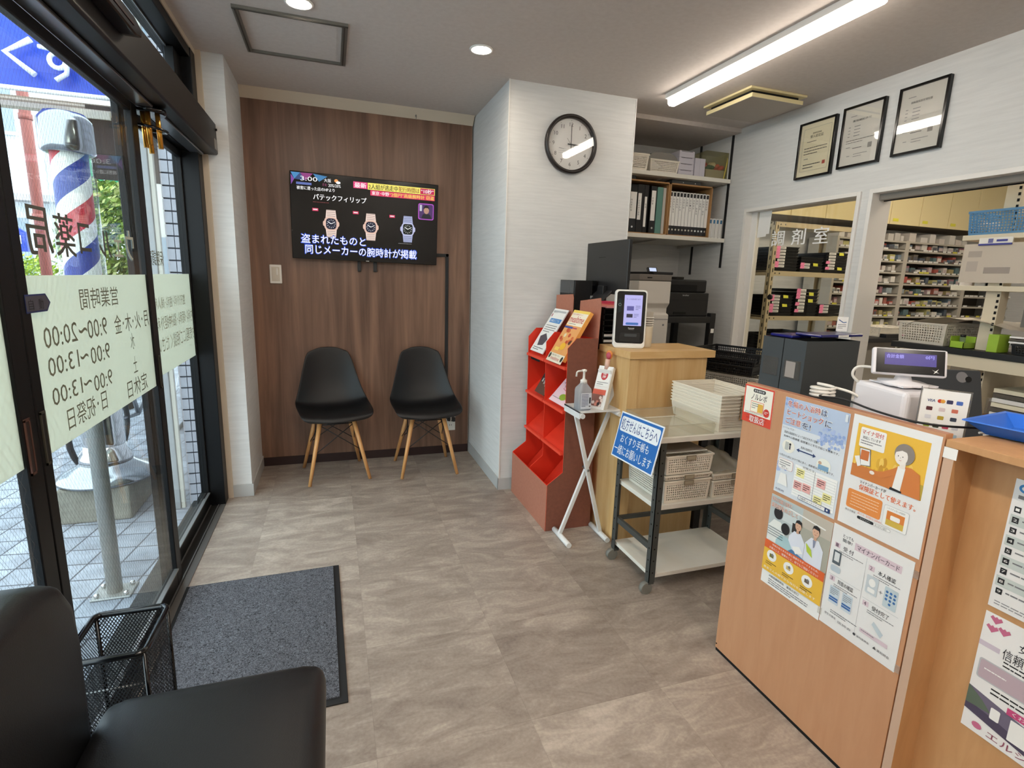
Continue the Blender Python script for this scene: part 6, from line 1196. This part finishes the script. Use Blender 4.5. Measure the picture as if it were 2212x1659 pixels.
hp = thing('hanging_sheet', 'translucent plastic sheet pocket clipped to the ivory shelving edge', 'document pocket', (3.07, 1.78, 1.56)); g = W(hp); g.box(3.068, 3.071, 1.62, 1.905, 1.375, 1.565, mat('milky sheet', 'C6BAAA', .5)); sh = Sheet(g, (3.0675, 1.90, 1.56), (0, -1, 0), (0, 0, -1), .27, .18, None, 0); sh.n = Vector((-1, 0, 0)); sh.rect(.02, .03, .06, .03, ink('AA9E92'), 1); sh.rect(.10, .11, .11, .03, ink('A0948A'), 1); sh.rect(.02, .08, .05, .05, ink('B4A89C'), 1); g.build('pocket', hp)
g = W(hp); g.box(3.062, 3.068, 1.70, 1.84, 1.56, 1.592, M_WPL); g.box(3.060, 3.064, 1.70, 1.84, 1.556, 1.564, ink('3A3C8C')); g.box(3.0605, 3.062, 1.72, 1.765, 1.572, 1.582, ink('3A3C8C')); g.box(3.0605, 3.062, 1.78, 1.80, 1.567, 1.587, ink('6A6A9C')); g.build('clip', hp)
basket('wide white perforated basket on the black shelf of the ivory shelving', (3.20, 2.03, 1.0435), .30, .25, .115, 0, None, ins=.008, mid=(.1, .88), m1=mat('off white plastic', 'CFC8BA', .45), pm=holes('off white perforated', 'CFC8BA', .0135, .0135, .6, .6))
random.seed(6); g = G(); n = 10; q0 = g.add([(3.04+.34*i/n, 1.62+.50*j/n, 1.150+.045*math.sin(PI*j/n)*(1-.3*i/n)+random.uniform(-.005, .008)-(.02 if j == n else 0)) for j in range(n+1) for i in range(n+1)])
for j in range(n):
    for i in range(n): q = q0+j*(n+1)+i; g.face([q, q+1, q+n+2, q+n+1], mat('white plastic bag', 'DAD2C4', .3), smooth=True)
tag(g.build('plastic_bag'), 'white plastic bag draped over the white basket on the black shelf', 'plastic bag')
gb = thing('green_bin', 'lime green plastic bin on the black shelf left of the slotted post', 'bin', (3.06, 1.82, 1.044)); g = W(gb); lm = mat('lime plastic', '9CC03C', .4)
for q in ((3.03, 3.12, 1.80, 1.803, .03), (3.03, 3.12, 1.862, 1.865, .06), (3.117, 3.12, 1.80, 1.865, .06), (3.03, 3.033, 1.80, 1.865, .035), (3.03, 3.12, 1.80, 1.865, .003)): g.box(q[0], q[1], q[2], q[3], 1.0435, 1.0435+q[4], lm)
g.build('bin', gb)
gb2 = thing('green_bin', 'lime green upright bin on the black shelf right of the slotted post', 'bin', (3.06, 1.67, 1.044)); g = W(gb2); g.box(3.03, 3.12, 1.655, 1.70, 1.0435, 1.13, lm); g.build('bin', gb2, .003)
g = G(); g.tube([(3.075, 1.835, 1.047), (3.075, 1.835, 1.10)], .013, glass('small vial', 'E8F0EC', alpha=.3, hx='C8D4CC', strong=2), 12); g.tube([(3.075, 1.835, 1.10), (3.075, 1.835, 1.112)], .012, M_BLKM, 12); tag(g.build('vial'), 'small glass vial with black cap in the lime green bin', 'vial')
basket('black perforated tray of papers at the right end of the black shelf', (3.22, 1.48, 1.0435), .34, .26, .05, 0, None, m1=BM, pm=PERFD, ins=.005)
for k in range(3):
    g = G(); g.box(3.06, 3.38, 1.36, 1.63, 1.095+k*.012, 1.103+k*.012, (M_PAPER, mat('grey folder'), M_PAPER)[k]); tag(g.build('paper_bundle'), ('lowest white paper bundle lying on the black perforated tray', 'grey folder lying between white papers on the black perforated tray', 'top white paper bundle on the black perforated tray')[k], 'papers')
g = G(); g.box(3.12, 3.4, 1.2, 1.63, 1.17, 1.32, mat('grey machine', '6C6A64', .5)); g.box(3.118, 3.12, 1.3, 1.6, 1.2, 1.3, mat('grey machine window', '3C4440', .2)); tag(g.build('device', bevel=.004), 'grey boxy device between the shelves right of the slotted post', 'device')
g = G(); g.box(3.10, 3.36, 1.24, 1.62, 1.3605, 1.50, M_PAPER); g.box(3.098, 3.10, 1.4, 1.56, 1.40, 1.46, ink('2F7A84')); tag(g.build('carton'), 'white carton with teal print on the middle board right of the slotted post', 'carton')
g = G(); g.box(3.14, 3.44, 1.2, 1.72, 0.0005, .72, mat('brown box', '8A6038', .7)); tag(g.build('cardboard_box', bevel=.004), 'brown cardboard box under the black shelf of the ivory shelving', 'box')
for k in range(6):
    g = G(); g.box(3.12, 3.42, 1.24, 1.68, .7215+k*.024, .7215+k*.024+.02, (M_PAPER, mat('grey folder'), mat('cream paper'))[k % 3]); tag(g.build('paper_bundle'), f'bundle of papers on the brown box under the black shelf, {("lowest", "second lowest", "third lowest", "third highest", "second highest", "topmost")[k]}', 'papers')
# ------------------------------------------------------------------ street outside
def pave_mat():
    mt = mat('paving tiles', 'B4B8BE', .7); nt = mt.node_tree; N = nt.nodes; L = nt.links; b = N['Principled BSDF']
    t = N.new('ShaderNodeTexCoord'); mp = N.new('ShaderNodeMapping'); mp.inputs['Rotation'].default_value = (0, 0, .12); L.new(t.outputs['Object'], mp.inputs[0])
    bk = N.new('ShaderNodeTexBrick'); bk.offset = 0; bk.inputs['Scale'].default_value = 1; bk.inputs['Brick Width'].default_value = .15; bk.inputs['Row Height'].default_value = .15; bk.inputs['Mortar Size'].default_value = .0045
    bk.inputs['Color1'].default_value = lin('8C919A'); bk.inputs['Color2'].default_value = lin('A4A9B2'); bk.inputs['Mortar'].default_value = lin('4A4C54'); bk.inputs['Bias'].default_value = 0
    L.new(mp.outputs[0], bk.inputs[0]); n = N.new('ShaderNodeTexNoise'); n.inputs['Scale'].default_value = 9; n.inputs['Detail'].default_value = 5; L.new(t.outputs['Object'], n.inputs[0])
    mx = N.new('ShaderNodeMixRGB'); mx.blend_type = 'MULTIPLY'; mx.inputs[0].default_value = .6; r = N.new('ShaderNodeValToRGB'); r.color_ramp.elements[0].position = .35; r.color_ramp.elements[0].color = (.5, .5, .52, 1); r.color_ramp.elements[1].position = .6
    L.new(n.outputs[0], r.inputs[0]); L.new(bk.outputs[0], mx.inputs[1]); L.new(r.outputs[0], mx.inputs[2]); L.new(mx.outputs[0], b.inputs[0]); return mt
g = G(); g.box(-2.6, -.70, -4, 16, -.25, -.10, pave_mat()); struct(g.build('ground_pavement'))
g = G(); g.box(-9, -2.6, -4, 16, -.30, -.16, mat('asphalt', '6E7076', .85, noise=('8A8C92', (30, 30, 30), 4, .3, .7, .2, 0))); struct(g.build('ground_road'))
TW = mat('white wall tile', 'BEBCC2', .35)
g = G(); g.box(-.862, -.70, 3.50, 7.0, -.1, 2.9, mat('dark tile joint', '34333A', .6))
z = -.1
while z < 2.85:
    for y in [3.50+.235*k for k in range(14)]: g.box(-.868, -.862, y+.003, y+.232, z+.004, z+.062, TW)
    g.box(-.864, -.826, 3.492, 3.50, z+.004, z+.062, TW); g.box(-.822, -.72, 3.492, 3.50, z+.004, z+.062, TW); z += .0665
struct(g.build('wall_outside'), 'white glazed brick tile wall beside the entrance')
g = G(); g.box(-.868, -.70, 3.303, 3.492, -.1, 2.9, mat('dark tile joint')) if False else g.box(-.74, -.70, 3.303, 3.49, -.1, 2.9, TW); struct(g.build('wall_return'))
dp = thing('downpipe', 'grey square downpipe before the white tile wall outside', 'downpipe', (-.93, 3.46, -.1), group='downpipes outside'); g = W(dp)
g.box(-.945, -.905, 3.44, 3.48, -.1, 2.9, mat('grey downpipe', '8E9092', .45)); g.build('pipe', dp, .003)
g = W(dp); g.box(-.903, -.882, 3.45, 3.48, -.1, 2.9, mat('cream downpipe', 'C8C2B4', .45)); g.build('cream_strip', dp, .003)
bo = thing('bollard', 'grey steel bollard post bolted to the pavement outside the door', 'bollard', (-.955, 2.555, -.1))
g = G(); g.tube([(0, 0, .01), (0, 0, .98), (-.012, 0, 1.02)], .030, mat('galvanised steel', '9A9A96', .45, metal=.5), 20); g.build('post', bo)
g = G(); g.box(-.075, .075, -.06, .06, 0, .01, mat('galvanised steel')); g.build('base_plate', bo, .004)
for x, y in ((-.055, -.04), (.055, -.04), (-.055, .04), (.055, .04)):
    g = G(); g.ball((x, y, .018), .011, M_CHR, 10); g.build('bolt', bo)
bpz = thing('barber_pole', 'chrome barber pole with red white and blue stripes outside the door', 'barber pole', (-1.29, 3.56, -.1))
CY = glass('pole glass cylinder', 'FAFCFC', strong=1.4)
g = G(); g.lathe([(.105, 1.99), (.118, 2.0), (.120, 2.03), (.119, 2.14), (.116, 2.155), (.09, 2.19), (.02, 2.20)], (0, 0, 0), mat('dull chrome', '9A9EA2', .16, metal=1), 40); g.build('cap', bpz)
g = G(); n, r, z0, z1, pit = 64, .082, .93, 2.0, .43; RB = (ink('C0202C'), ink('E8E4DA'), ink('20368C'), ink('E8E4DA')); WB4 = (0, .29, .5, .79, 1)
for c_ in range(-2, 5):
    for q in range(4):
        for t in range(n):
            def hz(f, tt): return z0+.06+pit*(c_+f+tt/n)
            a0, a1 = hz(WB4[q], t), hz(WB4[q], t+1); b0, b1 = hz(WB4[q+1], t), hz(WB4[q+1], t+1)
            cl_ = lambda z: min(max(z, z0), z1)
            if max(b0, b1) <= z0 or min(a0, a1) >= z1: continue
            A0, A1 = 2*PI*t/n+2.6, 2*PI*(t+1)/n+2.6
            k0 = g.add([(r*math.cos(A0), r*math.sin(A0), cl_(a0)), (r*math.cos(A1), r*math.sin(A1), cl_(a1)), (r*math.cos(A1), r*math.sin(A1), cl_(b1)), (r*math.cos(A0), r*math.sin(A0), cl_(b0))]); g.face([k0, k0+1, k0+2, k0+3], RB[q])
g.build('striped_drum', bpz)
g = G(); g.lathe([(.104, .93), (.104, 2.0)], (0, 0, 0), CY, 40); g.build('glass_cylinder', bpz)
g = G(); g.lathe([(.10, .38), (.103, .42), (.103, .86), (.115, .88), (.115, .93), (.104, .94)], (0, 0, 0), M_CHR, 40); g.lathe([(.13, .30), (.128, .33), (.108, .36), (.103, .40)], (0, 0, 0), M_CHR, 40); g.build('lower_drum', bpz)
g = G(); g.lathe([(.245, .205), (.245, .22), (.20, .25), (.14, .285), (.12, .31)], (0, 0, 0), mat('dull chrome'), 48); g.build('base_plate', bpz)
cb = G(); cb.box(-1.475, -1.13, 3.36, 3.86, -.1, .102, mat('weathered concrete', '6E6A60', .9, noise=('8A867A', (14, 14, 14), 6, .3, .7, .6, 0))); tag(cb.build('concrete_block', bevel=.012), 'weathered concrete block under the barber pole', 'concrete block')
bg_ = thing('shop_sign', 'blue hanging shop sign with white letters above the pavement', 'sign', (-1.9, 3.95, 2.45)); BS = mat('blue sign face', '143CAE', .4); g = G(); n = 12; P = []
for k in range(n+1): a = k/n; x = -.9+1.63*a; P.append((x, .05+.04*math.sin(a*2.2)))
for k in range(n):
    (xa, ya), (xb, yb) = P[k], P[k+1]; za, zb = -.135, -.135
    q = g.add([(xa, ya, za), (xb, yb, zb), (xb, yb, .55), (xa, ya, .55), (xa, ya+.05, za), (xb, yb+.05, zb), (xb, yb+.05, .55), (xa, ya+.05, .55)]); g.face([q, q+1, q+2, q+3], BS); g.face([q+7, q+6, q+5, q+4], BS); g.face([q, q+4, q+5, q+1], BS)
g.build('board', bg_, solid=0)
g = G(); g.tube([(x, y-.004, -.148) for k, (x, y) in enumerate(P)], .014, M_WHT, 8); g.build('trim', bg_)
wl = mat('sign white letters', 'E8ECF4', .4)
g = G(); g.tube([(.346, .03, .102), (.22, .03, .022), (.344, .03, -.080)], .016, wl, 10); g.build('letter', bg_)
g = G(); g.tube([(.375, .03, .072), (.47, .03, .062), (.60, .03, .05)], .012, wl, 8); g.tube([(.458+.038*math.cos(a*PI/8), .03, .008+.038*math.sin(a*PI/8)) for a in range(16)], .013, wl, 10, closed=True); g.tube([(.505, .03, .12), (.505, .03, 0), (.495, .03, -.055), (.44, .03, -.095)], .013, wl, 10); g.build('letter', bg_)
cn = thing('canopy', 'weathered striped eaves of the neighbouring shop above the barber pole', 'canopy', (-1.6, 4.6, 2.3)); g = G()
for k in range(4): g.box(-.9, .20, .10*k, .10*k+.09, .03+.035*k, .06+.035*k, (mat('beige eave slat', 'C4B8A4', .7), mat('brown eave slat', '8A7C6C', .7))[k % 2])
g.build('slats', cn); g = G(); g.box(-.02, .20, -.02, 0, .0, .05, mat('cream board', 'DCD2B4', .6)); g.box(.04, .55, .05, .09, -.38, .10, mat('dark timber front', '3A3028', .8)); g.build('fascia', cn)
rp_ = thing('lamp_post', 'red brown steel street post behind the barber pole', 'post', (-3.27, 8.0, -.16)); g = G(); g.tube([(0, 0, 0), (0, 0, 3.0), (0, 0, 5.5)], .055, mat('red brown paint', '8A4A42', .5), 20); g.lathe([(.065, 2.0), (.065, 2.06)], (0, 0, 0), mat('red brown paint'), 20); g.lathe([(.065, 3.1), (.065, 3.16)], (0, 0, 0), mat('red brown paint'), 20); g.build('post', rp_)
bd = thing('building', 'white multi-storey building across the street', 'building', (-7.5, 11, -.16)); WB = mat('white render wall', 'D8DCE0', .7); g = G(); g.box(-3, 3.6, 0, 4, 0, 11, WB); g.build('wall', bd)
for r_ in range(4):
    for c_ in range(4):
        g = G(); x = -2.4+c_*1.45; z = 1.0+r_*2.5; g.box(x, x+.9, -.03, .02, z, z+1.2, mat('window glass grey', '8E9CA8', .2)); g.box(x-.05, x+.95, -.06, -.03, z-.05, z, WB); g.build('window', bd)
    g = G(); g.box(-3, 3.6, -.35, 0, 2.55+r_*2.5-.1, 2.55+r_*2.5, mat('grey ledge', 'A8A4A4', .7)); g.build('ledge', bd)
b2 = thing('building', 'pale building with green sign further up the street', 'building', (-3.6, 15.2, -.16)); g = G(); g.box(-1.5, 2.2, 0, 3, 0, 9, mat('pale render wall', 'D0CCC4', .7)); g.build('wall', b2)
for r_ in range(3): g = G(); g.box(-1.0, 1.8, -.04, .01, 1.0+2.5*r_, 2.2+2.5*r_, mat('window glass grey')); g.build('window', b2)
gs = thing('street_sign', 'green hanging sign with white characters beyond the barber pole', 'sign', (-2.14, 7.0, 1.93)); g = G(); g.box(-.28, .04, -.03, .03, 0, .52, mat('green sign face', '0C8C5C', .4)); g.build('board', gs)
g = G(); g.tube([(.1, .05, -2.03), (.1, .05, .6)], .02, M_STL, 10); g.build('post', gs)
g = G(); sh = Sheet(g, (-.25, -.031, .36), (1, 0, 0), (0, 0, -1), .4, .5, None, 0); sh.text(.06, .02, .10, .13, 'り', wl, 1, .03); sh.text(.06, .18, .10, .12, 'そ', wl, 1, .03); g.build('letter', gs)
random.seed(12)
def tree(lb, loc, R_, H0, H1, cols, n_, grp=None):
    t = thing('street_tree', lb, 'tree', loc, group=grp); g = G(); g.tube([(0, 0, 0), (.03, .02, H0*.6), (0, 0, H0+.4)], .06, mat('bark', '5A4A3C', .9), 10, r1=.025); g.build('trunk', t)
    g = G(); ms = [mat('leaf '+c, c, .6) for c in cols]
    for k in range(n_):
        a, b, r = random.uniform(0, 6.28), random.uniform(-1, 1), random.random()**.4*R_; c_ = Vector((r*math.cos(a)*math.sqrt(1-b*b), r*math.sin(a)*math.sqrt(1-b*b), (H0+H1)/2+b*(H1-H0)/2*random.random()**.3)); d = Vector((random.uniform(-1, 1), random.uniform(-1, 1), random.uniform(-1, 1))).normalized(); e = d.orthogonal().normalized(); L_ = random.uniform(.022, .045)
        g.poly([c_-e*L_, c_+d.cross(e)*L_*.45, c_+e*L_, c_-d.cross(e)*L_*.45], random.choice(ms))
    g.build('foliage', t)
tree('bright green street tree right of the barber pole', (-2.02, 6.2, -.1), .40, 1.0, 2.25, ('6C8A34', '8CA840', '4C6C30', 'B0C060', 'C4C880'), 5200)
tree('low yellow green shrub across the street', (-3.65, 8.5, -.16), .55, .5, 1.6, ('88A030', 'A8BC40', '688428'), 3000)
ss = thing('hanging_sign', 'small blue and white round-topped sign beside the red brown post', 'sign', (-2.95, 6.4, 1.55)); g = G(); g.prism([(-.15, -.12), (.22, -.12), (.22, .06), (.1, .14), (-.05, .12), (-.15, .02)], 'y', -.02, .02, mat('blue sign face')); g.box(-.1, .18, -.025, -.021, -.05, .03, wl); g.build('board', ss)
bk_ = thing('bicycle', 'parked bicycle in the shade behind the barber pole', 'bicycle', (-1.45, 4.75, -.1), rz=1.35); BK = mat('bicycle black', '1A1A1C', .5)
for x in (-.5, .5):
    g = G(); g.tube([(x+.31*math.cos(a*PI/14), 0, .33+.31*math.sin(a*PI/14)) for a in range(28)], .018, BK, 8, closed=True)
    for a in range(12): g.tube([(x, 0, .33), (x+.3*math.cos(a*PI/6), 0, .33+.3*math.sin(a*PI/6))], .0015, M_CHR, 4)
    g.build('wheel', bk_)
g = G(); fr_ = [((-.5, 0, .33), (-.2, 0, .75)), ((-.5, 0, .33), (-.05, 0, .3)), ((-.05, 0, .3), (-.2, 0, .82)), ((-.05, 0, .3), (.33, 0, .72)), ((-.18, 0, .72), (.33, 0, .8)), ((.5, 0, .33), (.3, 0, .98))]
for a, b in fr_: g.tube([a, b], .015, mat('bicycle silver', '9A9CA0', .3, metal=.7), 8)
g.build('frame', bk_)
g = G(); g.tube([(.24, -.28, .98), (.3, -.1, 1.02), (.3, .1, 1.02), (.24, .28, .98)], .012, M_CHR, 8); g.build('handlebar', bk_)
g = G(); g.prism([(-.33, .82), (-.08, .84), (-.08, .87), (-.33, .88)], 'y', -.06, .06, BK); g.build('saddle', bk_, .01)
g = G(); 
for q in ((.38, .66, -.16, .16, .70, .704), (.38, .383, -.16, .16, .70, .92), (.657, .66, -.16, .16, .70, .92), (.38, .66, -.16, -.157, .70, .92), (.38, .66, .157, .16, .70, .92)): g.box(*q, BK)
g.build('basket', bk_)
